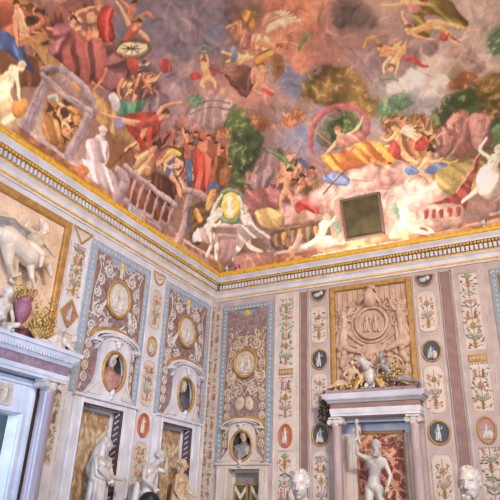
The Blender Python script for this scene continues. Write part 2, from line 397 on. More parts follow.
('s',(137,97,71),[(58,-757,909),(60,-753,912)],[0.009,0.009],0,0.6,0.7),
('s',(155,110,81),[(59,-755,910),(58,-753,909)],[0.007,0.008],0,0.6,0.6),
('s',(150,84,76),[(64,-708,919),(61,-693,915),(59,-678,911)],[0.093,0.081,0.082],0.34,0.35,1),
('s',(102,57,51),[(63,-704,918),(61,-693,915),(59,-678,911)],[0.011,0.01,0.009],0,0.8,0.55),
('s',(198,128,90),[(62,-706,916),(50,-715,895),(48,-713,893)],[0.043,0.032,0.021],0.32,0.35,1),
('s',(198,128,90),[(64,-708,919),(66,-719,921)],[0.041,0.041],0.2,0.35,1),
('s',(198,128,90),[(66,-719,921),(65,-718,920)],[0.065,0.054],0.3,0.35,1),
('s',(96,62,42),[(65,-724,921),(68,-722,925),(69,-716,926)],[0.03,0.041,0.027],0.2,0.35,1),
('s',(122,79,55),[(64,-721,919),(67,-716,923)],[0.009,0.01],0,0.6,0.7),
('s',(138,89,62),[(66,-719,921),(65,-717,920)],[0.007,0.008],0,0.6,0.6),
('s',(178,112,116),[(81,-659,942),(70,-657,927),(60,-655,912)],[0.098,0.084,0.084],0.34,0.35,1),
('s',(121,76,78),[(80,-655,941),(70,-657,927),(60,-655,912)],[0.012,0.01,0.009],0,0.8,0.55),
('s',(222,158,116),[(81,-657,943),(97,-665,962),(114,-647,982)],[0.045,0.033,0.022],0.32,0.35,1),
('s',(222,158,116),[(76,-662,936),(67,-675,924),(61,-694,914)],[0.045,0.033,0.021],0.32,0.35,1),
('s',(222,158,116),[(81,-659,942),(87,-662,950)],[0.043,0.043],0.2,0.35,1),
('s',(222,158,116),[(87,-662,950),(86,-661,949)],[0.068,0.058],0.3,0.35,1),
('s',(96,62,42),[(87,-668,950),(90,-666,954),(90,-660,955)],[0.032,0.043,0.029],0.2,0.35,1),
('s',(137,97,71),[(86,-665,949),(88,-659,952)],[0.01,0.01],0,0.6,0.7),
('s',(155,110,81),[(87,-662,950),(86,-660,949)],[0.007,0.009],0,0.6,0.6),
('p',(176,116,120),[(66,-688,922),(79,-671,940),(77,-649,938),(62,-638,916),(47,-642,891),(45,-669,888),(57,-671,908)],0.027,(130,76,84),0.8,1),
('p',(150,86,76),[(76,-657,936),(82,-619,944),(70,-581,927),(49,-567,894),(45,-609,886),(47,-647,891)],0.038,(106,58,54),0.8,1),
('p',(190,150,90),[(43,-697,883),(46,-640,888),(45,-577,887),(47,-507,890),(43,-425,883),(38,-362,873),(30,-396,855),(27,-505,849),(34,-528,865),(36,-600,868),(37,-666,871)],0.038,(150,112,64),0.5,1),
('p',(160,92,80),[(75,-621,935),(93,-602,958),(81,-563,943),(55,-549,905),(56,-583,907)],0.03,(110,66,60),0.8,1),
('s',(198,128,90),[(150,-590,1016),(143,-586,1010),(135,-581,1003)],[0.088,0.076,0.076],0.34,0.35,1),
('s',(134,87,61),[(149,-586,1016),(143,-586,1010),(135,-581,1003)],[0.011,0.009,0.008],0,0.8,0.55),
('s',(198,128,90),[(149,-594,1015),(148,-616,1014)],[0.04,0.029],0.32,0.35,1),
('s',(198,128,90),[(150,-590,1016),(158,-595,1023)],[0.039,0.039],0.2,0.35,1),
('s',(198,128,90),[(158,-595,1023),(157,-594,1022)],[0.062,0.052],0.3,0.35,1),
('s',(96,62,42),[(157,-600,1022),(161,-599,1025),(162,-593,1026)],[0.029,0.039,0.026],0.2,0.35,1),
('s',(122,79,55),[(156,-598,1022),(159,-593,1024)],[0.009,0.009],0,0.6,0.7),
('s',(138,89,62),[(158,-595,1023),(157,-593,1022)],[0.006,0.008],0,0.6,0.6),
('p',(202,80,62),[(110,-631,978),(125,-635,993),(130,-617,998),(116,-601,984),(107,-577,974),(93,-591,958),(98,-615,964)],0.019,(150,48,42),0.7,1),
('p',(144,96,96),[(98,-576,964),(109,-550,977),(95,-517,960),(72,-508,930),(58,-517,909),(58,-547,910),(78,-564,938)],0.027,(98,62,68),0.8,1),
('s',(198,128,90),[(71,-554,929),(59,-551,911),(47,-553,890)],[0.049,0.039,0.025],0.2,0.35,1),
('s',(198,128,90),[(75,-513,935),(64,-508,918),(59,-492,911)],[0.049,0.039,0.026],0.2,0.35,1),
('s',(190,92,70),[(133,-560,1001),(121,-558,989),(109,-556,977)],[0.119,0.102,0.102],0.34,0.35,1),
('s',(129,62,47),[(132,-555,1000),(121,-558,989),(109,-556,977)],[0.014,0.012,0.011],0,0.8,0.55),
('s',(222,158,116),[(132,-576,1000),(139,-603,1006),(142,-625,1009)],[0.054,0.038,0.024],0.32,0.35,1),
('s',(222,158,116),[(136,-546,1004),(137,-522,1005),(127,-520,995)],[0.055,0.042,0.028],0.32,0.35,1),
('s',(222,158,116),[(133,-560,1001),(143,-562,1010)],[0.053,0.053],0.2,0.35,1),
('s',(222,158,116),[(143,-562,1010),(142,-560,1009)],[0.083,0.07],0.3,0.35,1),
('s',(96,62,42),[(142,-569,1009),(147,-567,1013),(148,-560,1014)],[0.039,0.052,0.035],0.2,0.35,1),
('s',(137,97,71),[(141,-565,1008),(145,-559,1012)],[0.012,0.012],0,0.6,0.7),
('s',(155,110,81),[(143,-562,1010),(142,-560,1009)],[0.009,0.011],0,0.6,0.6),
('s',(190,110,112),[(152,-569,1018),(164,-561,1028),(165,-544,1029)],[0.032,0.048,0.036],0.2,0.35,1),
('s',(160,130,70),[(142,-572,1009),(150,-572,1016),(153,-558,1019)],[0.031,0.031,0.032],0.2,0.35,1),
('s',(128,94,54),[(97,-565,962),(106,-564,974),(123,-548,991),(133,-523,1001),(131,-507,999),(118,-507,986),(103,-526,970),(95,-550,960),(97,-565,962)],[0.034,0.034,0.034,0.035,0.036,0.036,0.035,0.035,0.034],0.2,0.35,1),
('p',(206,190,156),[(99,-560,965),(110,-558,978),(120,-544,988),(129,-523,997),(128,-512,996),(117,-515,985),(106,-530,973),(98,-550,964)],0.01,0,0,1),
('s',(96,78,52),[(113,-537,980),(123,-520,991)],[0.019,0.01],0,0.35,1),
('s',(96,78,52),[(113,-537,980),(117,-520,984)],[0.019,0.01],0,0.35,1),
('s',(96,78,52),[(113,-537,980),(108,-531,976)],[0.019,0.01],0,0.35,1),
('s',(96,78,52),[(113,-537,980),(103,-544,970)],[0.019,0.01],0,0.35,1),
('s',(96,78,52),[(113,-537,980),(103,-554,970)],[0.019,0.01],0,0.35,1),
('s',(96,78,52),[(113,-537,980),(109,-553,976)],[0.019,0.01],0,0.35,1),
('s',(96,78,52),[(113,-537,980),(117,-543,985)],[0.019,0.01],0,0.35,1),
('s',(96,78,52),[(113,-537,980),(123,-530,991)],[0.019,0.01],0,0.35,1),
('s',(196,140,70),[(99,-520,965),(87,-493,951),(74,-461,934)],[0.017,0.017,0.018],0,0.35,1),
('s',(120,84,56),[(87,-440,950),(120,-450,988)],[0.014,0.014],0,0.35,1),
('p',(176,80,74),[(128,-475,996),(140,-456,1007),(131,-434,999),(120,-450,988)],0.011,(140,60,58),0.4,1),
('p',(168,74,66),[(100,-531,966),(108,-511,975),(96,-494,962),(88,-504,952)],0.017,0,0,1),
('s',(124,84,70),[(95,-476,961),(87,-471,950),(78,-467,939)],[0.095,0.082,0.082],0.34,0.35,1),
('s',(84,57,47),[(95,-472,960),(87,-471,950),(78,-467,939)],[0.011,0.01,0.009],0,0.8,0.55),
('s',(198,128,90),[(95,-472,960),(93,-449,957),(89,-436,953)],[0.044,0.033,0.022],0.32,0.35,1),
('s',(198,128,90),[(95,-476,961),(103,-481,970)],[0.042,0.042],0.2,0.35,1),
('s',(198,128,90),[(103,-481,970),(102,-480,969)],[0.067,0.056],0.3,0.35,1),
('s',(80,84,98),[(103,-487,969),(106,-485,973),(106,-479,974)],[0.031,0.042,0.028],0.2,0.35,1),
('s',(122,79,55),[(102,-484,968),(105,-479,971)],[0.01,0.01],0,0.6,0.7),
('s',(138,89,62),[(103,-481,970),(102,-479,969)],[0.007,0.008],0,0.6,0.6),
('s',(92,96,112),[(101,-495,968),(109,-490,976),(110,-475,977)],[0.039,0.039,0.04],0.2,0.35,1),
('p',(104,152,122),[(52,-520,899),(57,-492,908),(64,-465,919),(78,-439,938),(62,-435,916),(48,-453,893),(45,-485,886)],0.027,(70,112,92),0.8,1),
('p',(196,184,184),[(52,-518,900),(59,-507,911),(52,-484,900),(45,-485,886),(47,-507,890)],0.017,0,0,1),
('p',(190,84,62),[(48,-460,893),(62,-435,916),(75,-394,935),(62,-366,916),(44,-373,886),(44,-406,885),(41,-441,878)],0.029,(138,52,44),0.7,1),
('s',(222,158,116),[(50,-424,897),(43,-463,882),(35,-512,866)],[0.092,0.062,0.035],0.34,0.35,1),
('s',(222,158,116),[(52,-405,899),(39,-399,876),(24,-420,841)],[0.094,0.066,0.038],0.34,0.35,1),
('s',(186,90,70),[(73,-383,932),(61,-400,914),(50,-417,896)],[0.131,0.11,0.109],0.34,0.35,1),
('s',(126,61,47),[(72,-378,931),(61,-400,914),(50,-417,896)],[0.016,0.013,0.011],0,0.8,0.55),
('s',(222,158,116),[(75,-394,935),(88,-393,952),(111,-361,978)],[0.06,0.044,0.03],0.32,0.35,1),
('s',(222,158,116),[(73,-383,932),(83,-376,945)],[0.058,0.059],0.2,0.35,1),
('s',(222,158,116),[(83,-376,945),(81,-374,943)],[0.093,0.078],0.3,0.35,1),
('s',(110,72,52),[(82,-385,944),(86,-382,949),(87,-373,950)],[0.044,0.058,0.039],0.2,0.35,1),
('s',(137,97,71),[(81,-381,943),(84,-372,947)],[0.014,0.014],0,0.6,0.7),
('s',(155,110,81),[(83,-376,945),(81,-374,943)],[0.01,0.012],0,0.6,0.6),
('p',(150,140,168),[(39,-483,875),(44,-466,885),(39,-452,876),(33,-467,863)],0.018,0,0,1),
('s',(112,84,50),[(9,-442,789),(34,-403,864)],[0.021,0.022],0,0.35,1),
('s',(168,60,46),[(42,-436,881),(36,-372,868),(32,-352,860)],[0.07,0.099,0.051],0.2,0.35,1),
('p',(196,160,116),[(23,-385,838),(34,-377,865),(38,-347,872),(27,-321,849),(14,-320,811),(13,-354,808),(14,-383,812)],0.025,(136,96,64),0.8,1),
('s',(180,140,100),[(38,-355,873),(29,-347,854),(21,-341,834)],[0.116,0.1,0.101],0.34,0.35,1),
('s',(122,95,68),[(37,-350,871),(29,-347,854),(21,-341,834)],[0.014,0.012,0.011],0,0.8,0.55),
('s',(222,158,116),[(35,-349,866),(26,-355,845),(25,-340,844)],[0.054,0.04,0.026],0.32,0.35,1),
('s',(222,158,116),[(38,-355,873),(45,-355,886)],[0.052,0.051],0.2,0.35,1),
('s',(222,158,116),[(45,-355,886),(44,-354,885)],[0.081,0.069],0.3,0.35,1),
('s',(84,56,40),[(45,-362,886),(47,-359,890),(47,-351,891)],[0.038,0.051,0.034],0.2,0.35,1),
('s',(137,97,71),[(44,-359,884),(46,-351,888)],[0.012,0.012],0,0.6,0.7),
('s',(155,110,81),[(45,-355,886),(44,-353,884)],[0.009,0.01],0,0.6,0.6),
('s',(222,158,116),[(33,-286,862),(29,-247,853),(22,-219,837)],[0.101,0.072,0.044],0.34,0.35,1),
('s',(96,112,138),[(45,-300,888),(39,-293,875),(33,-286,862)],[0.136,0.117,0.118],0.34,0.35,1),
('s',(65,76,93),[(45,-294,886),(39,-293,875),(33,-286,862)],[0.016,0.014,0.012],0,0.8,0.55),
('s',(222,158,116),[(45,-300,888),(36,-308,870),(39,-281,874)],[0.063,0.046,0.031],0.32,0.35,1),
('s',(222,158,116),[(48,-281,893),(49,-250,894),(39,-250,876)],[0.064,0.049,0.032],0.32,0.35,1),
('s',(222,158,116),[(45,-300,888),(54,-299,902)],[0.061,0.06],0.2,0.35,1),
('s',(222,158,116),[(54,-299,902),(53,-297,901)],[0.096,0.081],0.3,0.35,1),
('s',(206,170,60),[(54,-307,902),(57,-304,907),(57,-294,908)],[0.045,0.06,0.04],0.2,0.35,1),
('s',(137,97,71),[(53,-303,900),(55,-294,905)],[0.014,0.014],0,0.6,0.7),
('s',(155,110,81),[(54,-299,902),(53,-296,901)],[0.01,0.012],0,0.6,0.6),
('s',(196,170,60),[(41,-316,879),(52,-310,899),(57,-280,907)],[0.058,0.058,0.059],0.2,0.35,1),
('s',(196,190,190),[(39,-289,875),(53,-257,901)],[0.016,0.017],0,0.35,1),
('s',(110,72,46),[(45,-337,887),(56,-318,906),(60,-278,913),(49,-250,894),(38,-247,872)],[0.033,0.034,0.035,0.036,0.036],0.2,0.35,1),
('p',(110,72,50),[(25,-324,842),(29,-286,852),(27,-244,849),(14,-235,809),(8,-279,788),(12,-316,804)],0.055,(78,50,36),0.7,1),
('p',(98,118,148),[(66,-271,922),(69,-252,927),(35,-190,865),(39,-223,874)],0.028,(76,90,116),0.6,1),
('s',(176,104,76),[(77,-285,937),(69,-270,926),(62,-256,915)],[0.108,0.094,0.095],0.34,0.35,1),
('s',(119,70,51),[(76,-280,936),(69,-270,926),(62,-256,915)],[0.013,0.011,0.01],0,0.8,0.55),
('s',(222,158,116),[(75,-281,934),(80,-302,941),(85,-315,948)],[0.05,0.036,0.023],0.32,0.35,1),
('s',(222,158,116),[(77,-285,937),(83,-295,945)],[0.048,0.048],0.2,0.35,1),
('s',(222,158,116),[(83,-295,945),(82,-294,944)],[0.075,0.064],0.3,0.35,1),
('s',(96,62,42),[(83,-302,945),(85,-299,949),(86,-292,949)],[0.035,0.047,0.032],0.2,0.35,1),
('s',(137,97,71),[(82,-299,944),(84,-292,947)],[0.011,0.011],0,0.6,0.7),
('s',(155,110,81),[(83,-295,945),(82,-293,944)],[0.008,0.01],0,0.6,0.6),
('p',(214,96,66),[(71,-246,929),(88,-222,951),(92,-184,956),(71,-156,926),(48,-141,888),(37,-178,871)],0.035,(160,62,46),0.8,1),
('p',(196,120,90),[(79,-252,941),(105,-217,972),(112,-163,975),(90,-141,947),(83,-178,944)],0.043,(146,92,66),0.8,1),
('p',(146,98,58),[(81,-183,942),(98,-156,959),(89,-109,936),(69,-91,904),(52,-130,894)],0.042,(106,70,44),0.8,1),
('s',(198,128,90),[(88,-249,951),(87,-247,950)],[0.066,0.055],0.3,0.35,1),
('s',(96,62,42),[(89,-255,953),(91,-248,956)],[0.036,0.036],0.2,0.35,1),
('s',(198,128,90),[(101,-236,967),(100,-234,965)],[0.067,0.056],0.3,0.35,1),
('s',(96,62,42),[(102,-242,968),(105,-236,971)],[0.036,0.036],0.2,0.35,1),
('s',(198,128,90),[(103,-204,969),(102,-202,968)],[0.068,0.057],0.3,0.35,1),
('s',(96,62,42),[(104,-210,970),(107,-204,973)],[0.037,0.037],0.2,0.35,1),
('s',(198,128,90),[(92,-273,957),(91,-271,955)],[0.065,0.054],0.3,0.35,1),
('s',(96,62,42),[(93,-279,958),(96,-273,961)],[0.035,0.035],0.2,0.35,1),
('s',(198,128,90),[(104,-177,968),(103,-175,967)],[0.068,0.056],0.3,0.35,1),
('s',(96,62,42),[(105,-183,970),(108,-177,973)],[0.037,0.037],0.2,0.35,1),
('s',(198,128,90),[(74,-267,933),(73,-265,931)],[0.065,0.055],0.3,0.35,1),
('s',(96,62,42),[(75,-273,934),(77,-267,937)],[0.035,0.035],0.2,0.35,1),
('s',(198,128,90),[(99,-127,952),(98,-126,951)],[0.064,0.053],0.3,0.35,1),
('s',(96,62,42),[(99,-133,955),(103,-128,957)],[0.035,0.035],0.2,0.35,1),
('p',(166,134,132),[(127,-72,923),(157,-98,959),(199,-117,983),(218,-110,977),(217,-84,946),(185,-62,914),(143,-57,904)],0.039,(128,98,98),0.7,1),
('s',(110,140,96),[(193,-115,981),(215,-103,970),(238,-83,946),(250,-73,932)],[0.025,0.066,0.076,0.025],0.2,0.35,1),
('s',(150,156,110),[(194,-116,982),(224,-99,964),(242,-80,941)],[0.02,0.02,0.02],0,0.35,1),
('p',(182,120,112),[(101,-65,904),(156,-60,911),(213,-50,896),(221,-33,863),(166,-32,859),(102,-44,874)],0.052,(140,92,88),0.7,1),
('s',(222,158,116),[(212,-48,892),(199,-38,872),(196,-31,858)],[0.086,0.06,0.035],0.34,0.35,1),
('s',(222,158,116),[(222,-47,890),(229,-37,871),(228,-31,857)],[0.085,0.059,0.035],0.34,0.35,1),
('s',(222,158,116),[(230,-65,921),(223,-56,906),(217,-47,891)],[0.117,0.1,0.1],0.34,0.35,1),
('s',(150,107,78),[(232,-63,917),(223,-56,906),(217,-47,891)],[0.014,0.012,0.01],0,0.8,0.55),
('s',(222,158,116),[(225,-65,920),(230,-76,935),(243,-81,943)],[0.054,0.04,0.026],0.32,0.35,1),
('s',(222,158,116),[(230,-65,921),(238,-71,930)],[0.052,0.052],0.2,0.35,1),
('s',(222,158,116),[(238,-71,930),(238,-70,928)],[0.082,0.069],0.3,0.35,1),
('s',(96,62,42),[(234,-74,934),(240,-75,935),(245,-72,931)],[0.039,0.051,0.034],0.2,0.35,1),
('s',(137,97,71),[(235,-72,931),(242,-71,929)],[0.012,0.012],0,0.6,0.7),
('s',(155,110,81),[(238,-71,930),(238,-70,927)],[0.009,0.01],0,0.6,0.6),
('s',(140,104,66),[(267,-52,899),(264,-45,886),(261,-38,874)],[0.101,0.087,0.087],0.34,0.35,1),
('s',(95,70,44),[(269,-50,895),(264,-45,886),(261,-38,874)],[0.012,0.011,0.009],0,0.8,0.55),
('s',(198,128,90),[(266,-49,895),(248,-44,885)],[0.047,0.035],0.32,0.35,1),
('s',(198,128,90),[(267,-52,899),(268,-59,911)],[0.045,0.045],0.2,0.35,1),
('s',(198,128,90),[(268,-59,911),(267,-58,910)],[0.071,0.06],0.3,0.35,1),
('s',(96,62,42),[(264,-62,915),(269,-63,917),(274,-60,913)],[0.034,0.045,0.03],0.2,0.35,1),
('s',(122,79,55),[(265,-60,912),(271,-59,911)],[0.011,0.01],0,0.6,0.7),
('s',(138,89,62),[(268,-59,911),(268,-58,909)],[0.008,0.009],0,0.6,0.6),
('s',(150,116,74),[(294,-59,911),(294,-50,896),(294,-42,881)],[0.1,0.085,0.086],0.34,0.35,1),
('s',(102,78,50),[(295,-57,907),(294,-50,896),(294,-42,881)],[0.012,0.01,0.009],0,0.8,0.55),
('s',(198,128,90),[(294,-59,911),(295,-67,923)],[0.044,0.044],0.2,0.35,1),
('s',(198,128,90),[(295,-67,923),(294,-66,921)],[0.07,0.059],0.3,0.35,1),
('s',(96,62,42),[(291,-69,927),(296,-70,928),(301,-68,924)],[0.033,0.044,0.029],0.2,0.35,1),
('s',(122,79,55),[(292,-67,924),(298,-66,922)],[0.01,0.01],0,0.6,0.7),
('s',(138,89,62),[(295,-67,923),(295,-65,921)],[0.007,0.009],0,0.6,0.6),
('s',(96,108,136),[(271,-85,948),(287,-73,932)],[0.075,0.074],0.2,0.35,1),
('c',(240,198,182),[(212,-24,841),(247,-31,858),(274,-18,825),(193,-19,826)],[0.31,0.25,0.23,0.21],(174,122,118)),
('p',(214,182,112),[(124,-35,862),(161,-35,865),(201,-23,839),(186,-15,812),(138,-20,826)],0.04,(176,136,80),0.6,1),
('p',(206,78,58),[(237,-32,860),(265,-36,868),(293,-26,845),(290,-19,827),(260,-24,842),(238,-22,837)],0.02,(156,50,42),0.7,1),
('p',(134,128,96),[(342,-128,996),(383,-145,1012),(423,-136,1004),(436,-107,975),(409,-88,951),(350,-88,952),(323,-108,975)],0.047,(110,104,74),0.6,0.8),
('t',((98,116,72),(66,82,50),(132,140,84)),[(345,-124,992),(371,-140,1007),(410,-139,1006),(430,-118,986),(428,-99,966),(393,-96,962),(352,-94,959)],0.35,0.2),
('s',(186,112,110),[(403,-85,949),(435,-92,957),(452,-114,982),(441,-134,1002),(413,-147,1014),(376,-152,1018),(342,-142,1009),(316,-123,991),(305,-101,968),(308,-85,948)],[0.035,0.069,0.072,0.077,0.078,0.084,0.081,0.082,0.083,0.049],0.3,0.35,1),
('p',(238,168,58),[(327,-82,945),(372,-81,943),(404,-88,952),(460,-84,947),(487,-70,928),(496,-56,907),(479,-49,894),(430,-55,904),(386,-55,905),(342,-58,909),(332,-70,928)],0.028,(186,112,34),0.9,1),
('s',(228,178,160),[(383,-101,967),(390,-92,957),(398,-83,946)],[0.12,0.102,0.102],0.34,0.35,1),
('s',(155,121,108),[(384,-98,964),(390,-92,957),(398,-83,946)],[0.014,0.012,0.011],0,0.8,0.55),
('s',(236,184,148),[(390,-100,966),(421,-107,974),(445,-125,993)],[0.055,0.04,0.026],0.32,0.35,1),
('s',(236,184,148),[(369,-97,963),(350,-88,952),(338,-84,946)],[0.056,0.042,0.027],0.32,0.35,1),
('s',(236,184,148),[(383,-101,967),(378,-113,981)],[0.053,0.053],0.2,0.35,1),
('s',(236,184,148),[(378,-113,981),(377,-111,979)],[0.085,0.071],0.3,0.35,1),
('s',(190,120,60),[(374,-117,985),(380,-118,986),(385,-114,982)],[0.04,0.053,0.036],0.2,0.35,1),
('s',(146,114,91),[(374,-114,982),(382,-113,980)],[0.012,0.012],0,0.6,0.7),
('s',(165,128,103),[(378,-113,981),(377,-111,979)],[0.009,0.011],0,0.6,0.6),
('s',(196,142,80),[(303,-151,1017),(328,-121,989),(353,-96,962)],[0.019,0.019,0.019],0,0.35,1),
('p',(222,170,150),[(371,-103,970),(406,-103,970),(435,-104,971),(440,-94,960),(403,-85,949),(374,-87,951)],0.023,(186,124,110),0.7,1),
('s',(222,158,116),[(479,-49,894),(476,-48,893),(474,-47,891)],[0.061,0.052,0.052],0.34,0.35,1),
('s',(150,107,78),[(480,-48,892),(476,-48,893),(474,-47,891)],[0.007,0.006,0.005],0,0.8,0.55),
('s',(222,158,116),[(479,-49,894),(480,-51,898)],[0.027,0.027],0.2,0.35,1),
('s',(222,158,116),[(480,-51,898),(480,-51,897)],[0.043,0.036],0.3,0.35,1),
('s',(96,62,42),[(478,-53,901),(481,-53,901),(483,-52,899)],[0.02,0.027,0.018],0.2,0.35,1),
('s',(137,97,71),[(478,-52,899),(482,-51,898)],[0.006,0.006],0,0.6,0.7),
('s',(155,110,81),[(480,-51,898),(480,-51,897)],[0.005,0.005],0,0.6,0.6),
('s',(222,158,116),[(442,-61,914),(470,-50,896),(486,-44,885)],[0.046,0.041,0.032],0.2,0.35,1),
('c',(250,214,196),[(396,-45,886),(431,-48,892),(454,-35,866),(368,-35,866),(410,-31,858),(472,-43,883)],[0.31,0.28,0.3,0.26,0.33,0.18],(196,140,130)),
('c',(246,206,190),[(323,-37,871),(295,-31,858),(343,-24,840),(370,-18,825)],[0.29,0.25,0.27,0.22],(182,128,124)),
('p',(136,150,190),[(315,-54,902),(357,-56,907),(382,-46,889),(369,-39,875),(332,-45,886)],0.024,(104,116,156),0.7,1),
('s',(150,96,64),[(312,-36,868),(342,-46,889),(377,-56,907)],[0.025,0.024,0.024],0,0.35,1),
('s',(206,140,80),[(386,-44,884),(423,-39,875)],[0.019,0.019],0,0.35,1),
('c',(244,204,190),[(497,-37,870),(519,-25,844),(485,-20,830),(541,-16,818),(573,-20,829),(455,-16,818),(509,-13,807)],[0.27,0.31,0.27,0.27,0.22,0.21,0.27],(176,128,126)),
('s',(234,178,120),[(509,-67,923),(522,-53,901),(532,-45,887)],[0.083,0.057,0.034],0.34,0.35,1),
('s',(234,178,120),[(512,-64,919),(529,-50,896),(541,-46,889)],[0.083,0.057,0.033],0.34,0.35,1),
('s',(234,178,120),[(512,-88,952),(510,-77,938),(509,-67,923)],[0.113,0.097,0.097],0.34,0.35,1),
('s',(159,121,81),[(514,-85,948),(510,-77,938),(509,-67,923)],[0.013,0.012,0.01],0,0.8,0.55),
('s',(234,178,120),[(507,-86,950),(487,-81,943),(475,-86,949)],[0.052,0.039,0.026],0.32,0.35,1),
('s',(234,178,120),[(515,-85,948),(498,-74,933),(479,-74,933)],[0.052,0.039,0.026],0.32,0.35,1),
('s',(234,178,120),[(512,-88,952),(507,-98,964)],[0.05,0.05],0.2,0.35,1),
('s',(234,178,120),[(507,-98,964),(506,-96,962)],[0.08,0.067],0.3,0.35,1),
('s',(150,104,60),[(503,-101,968),(508,-103,969),(513,-99,965)],[0.038,0.05,0.033],0.2,0.35,1),
('s',(145,110,74),[(503,-99,965),(510,-97,963)],[0.012,0.012],0,0.6,0.7),
('s',(163,124,84),[(507,-98,964),(506,-96,962)],[0.008,0.01],0,0.6,0.6),
('s',(232,206,180),[(521,-87,950),(530,-91,955),(540,-93,958)],[0.032,0.052,0.021],0.25,0.35,1),
('s',(220,195,171),[(521,-87,950),(533,-89,953),(546,-89,953)],[0.032,0.052,0.021],0.25,0.35,1),
('s',(232,206,180),[(521,-87,950),(535,-87,950),(550,-84,947)],[0.032,0.052,0.021],0.25,0.35,1),
('s',(220,195,171),[(521,-87,950),(537,-84,946),(551,-78,938)],[0.032,0.052,0.021],0.25,0.35,1),
('s',(232,206,180),[(521,-87,950),(536,-80,942),(548,-71,929)],[0.032,0.052,0.021],0.25,0.35,1),
('p',(204,90,70),[(495,-80,941),(510,-70,927),(509,-55,904),(529,-48,892),(499,-54,902),(485,-65,921)],0.02,(160,62,50),0.7,1),
('p',(202,84,64),[(546,-70,927),(565,-75,934),(575,-65,921),(559,-58,909),(542,-60,913)],0.02,(150,58,48),0.5,1),
('s',(236,170,130),[(550,-35,867),(560,-29,853),(559,-25,845)],[0.082,0.056,0.033],0.34,0.35,1),
('s',(236,170,130),[(542,-36,869),(522,-32,861),(512,-29,854)],[0.082,0.057,0.034],0.34,0.35,1),
('s',(236,170,130),[(563,-46,889),(554,-41,879),(546,-36,868)],[0.111,0.095,0.096],0.34,0.35,1),
('s',(160,115,88),[(565,-44,885),(554,-41,879),(546,-36,868)],[0.013,0.012,0.01],0,0.8,0.55),
('s',(236,170,130),[(571,-43,883),(588,-43,883),(598,-46,889)],[0.051,0.037,0.024],0.32,0.35,1),
('s',(236,170,130),[(558,-44,886),(538,-38,874),(518,-33,862)],[0.051,0.038,0.025],0.32,0.35,1),
('s',(236,170,130),[(563,-46,889),(571,-54,903)],[0.049,0.049],0.2,0.35,1),
('s',(236,170,130),[(571,-54,903),(570,-53,901)],[0.078,0.066],0.3,0.35,1),
('s',(84,58,46),[(567,-57,907),(572,-58,909),(577,-55,904)],[0.037,0.049,0.033],0.2,0.35,1),
('s',(146,105,80),[(567,-55,904),(574,-54,902)],[0.011,0.011],0,0.6,0.7),
('s',(165,118,91),[(571,-54,903),(570,-53,900)],[0.008,0.01],0,0.6,0.6),
('p',(122,144,194),[(508,-42,880),(527,-44,884),(542,-36,869),(519,-34,866)],0.016,(96,112,160),0.6,1),
('p',(112,130,178),[(551,-37,871),(582,-40,877),(612,-39,874),(618,-34,865),(583,-32,860),(558,-33,862)],0.015,(84,98,144),0.6,1),
('s',(196,170,90),[(595,-40,878),(611,-37,871),(625,-39,876)],[0.032,0.042,0.021],0.3,0.35,1),
('p',(198,144,130),[(621,-90,954),(644,-97,962),(662,-88,952),(668,-69,926),(652,-46,889),(629,-41,879),(604,-52,900),(597,-67,924)],0.025,(150,100,94),0.9,1),
('p',(172,128,122),[(665,-85,948),(694,-85,948),(704,-69,926),(692,-46,888),(664,-45,887),(658,-63,918)],0.024,(130,92,90),0.9,1),
('p',(184,134,124),[(595,-75,935),(617,-77,937),(622,-54,903),(597,-44,886),(585,-57,908)],0.025,(140,98,92),0.9,1),
('s',(186,136,124),[(641,-85,948),(639,-78,939),(638,-71,929)],[0.089,0.076,0.076],0.34,0.35,1),
('s',(126,92,84),[(642,-83,945),(639,-78,939),(638,-71,929)],[0.011,0.009,0.008],0,0.8,0.55),
('s',(206,156,136),[(638,-84,947),(623,-81,943),(626,-73,932)],[0.041,0.031,0.02],0.32,0.35,1),
('s',(206,156,136),[(641,-85,948),(641,-92,956)],[0.04,0.04],0.2,0.35,1),
('s',(206,156,136),[(641,-92,956),(640,-91,955)],[0.063,0.053],0.3,0.35,1),
('s',(120,84,68),[(638,-95,960),(642,-95,961),(646,-93,958)],[0.03,0.04,0.026],0.2,0.35,1),
('s',(127,96,84),[(638,-92,957),(644,-91,956)],[0.009,0.009],0,0.6,0.7),
('s',(144,109,95),[(641,-92,956),(641,-90,955)],[0.007,0.008],0,0.6,0.6),
('s',(186,136,124),[(685,-78,938),(684,-71,929),(683,-65,920)],[0.087,0.075,0.075],0.34,0.35,1),
('s',(126,92,84),[(686,-75,935),(684,-71,929),(683,-65,920)],[0.01,0.009,0.008],0,0.8,0.55),
('s',(206,156,136),[(683,-77,937),(668,-74,933),(671,-66,922)],[0.04,0.03,0.02],0.32,0.35,1),
('s',(206,156,136),[(685,-78,938),(685,-84,947)],[0.039,0.039],0.2,0.35,1),
('s',(206,156,136),[(685,-84,947),(685,-83,945)],[0.061,0.052],0.3,0.35,1),
('s',(120,84,68),[(682,-87,950),(686,-88,951),(690,-85,948)],[0.029,0.039,0.026],0.2,0.35,1),
('s',(127,96,84),[(682,-85,948),(688,-84,946)],[0.009,0.009],0,0.6,0.7),
('s',(144,109,95),[(685,-84,947),(685,-83,945)],[0.006,0.008],0,0.6,0.6),
('s',(186,136,124),[(609,-72,930),(608,-65,920),(607,-59,910)],[0.091,0.078,0.078],0.34,0.35,1),
('s',(126,92,84),[(610,-70,927),(608,-65,920),(607,-59,910)],[0.011,0.009,0.008],0,0.8,0.55),
('s',(206,156,136),[(607,-71,929),(591,-68,925),(594,-60,913)],[0.042,0.031,0.02],0.32,0.35,1),
('s',(206,156,136),[(609,-72,930),(609,-78,939)],[0.04,0.04],0.2,0.35,1),
('s',(206,156,136),[(609,-78,939),(609,-77,937)],[0.064,0.054],0.3,0.35,1),
('s',(120,84,68),[(606,-81,943),(610,-82,944),(614,-79,940)],[0.03,0.04,0.027],0.2,0.35,1),
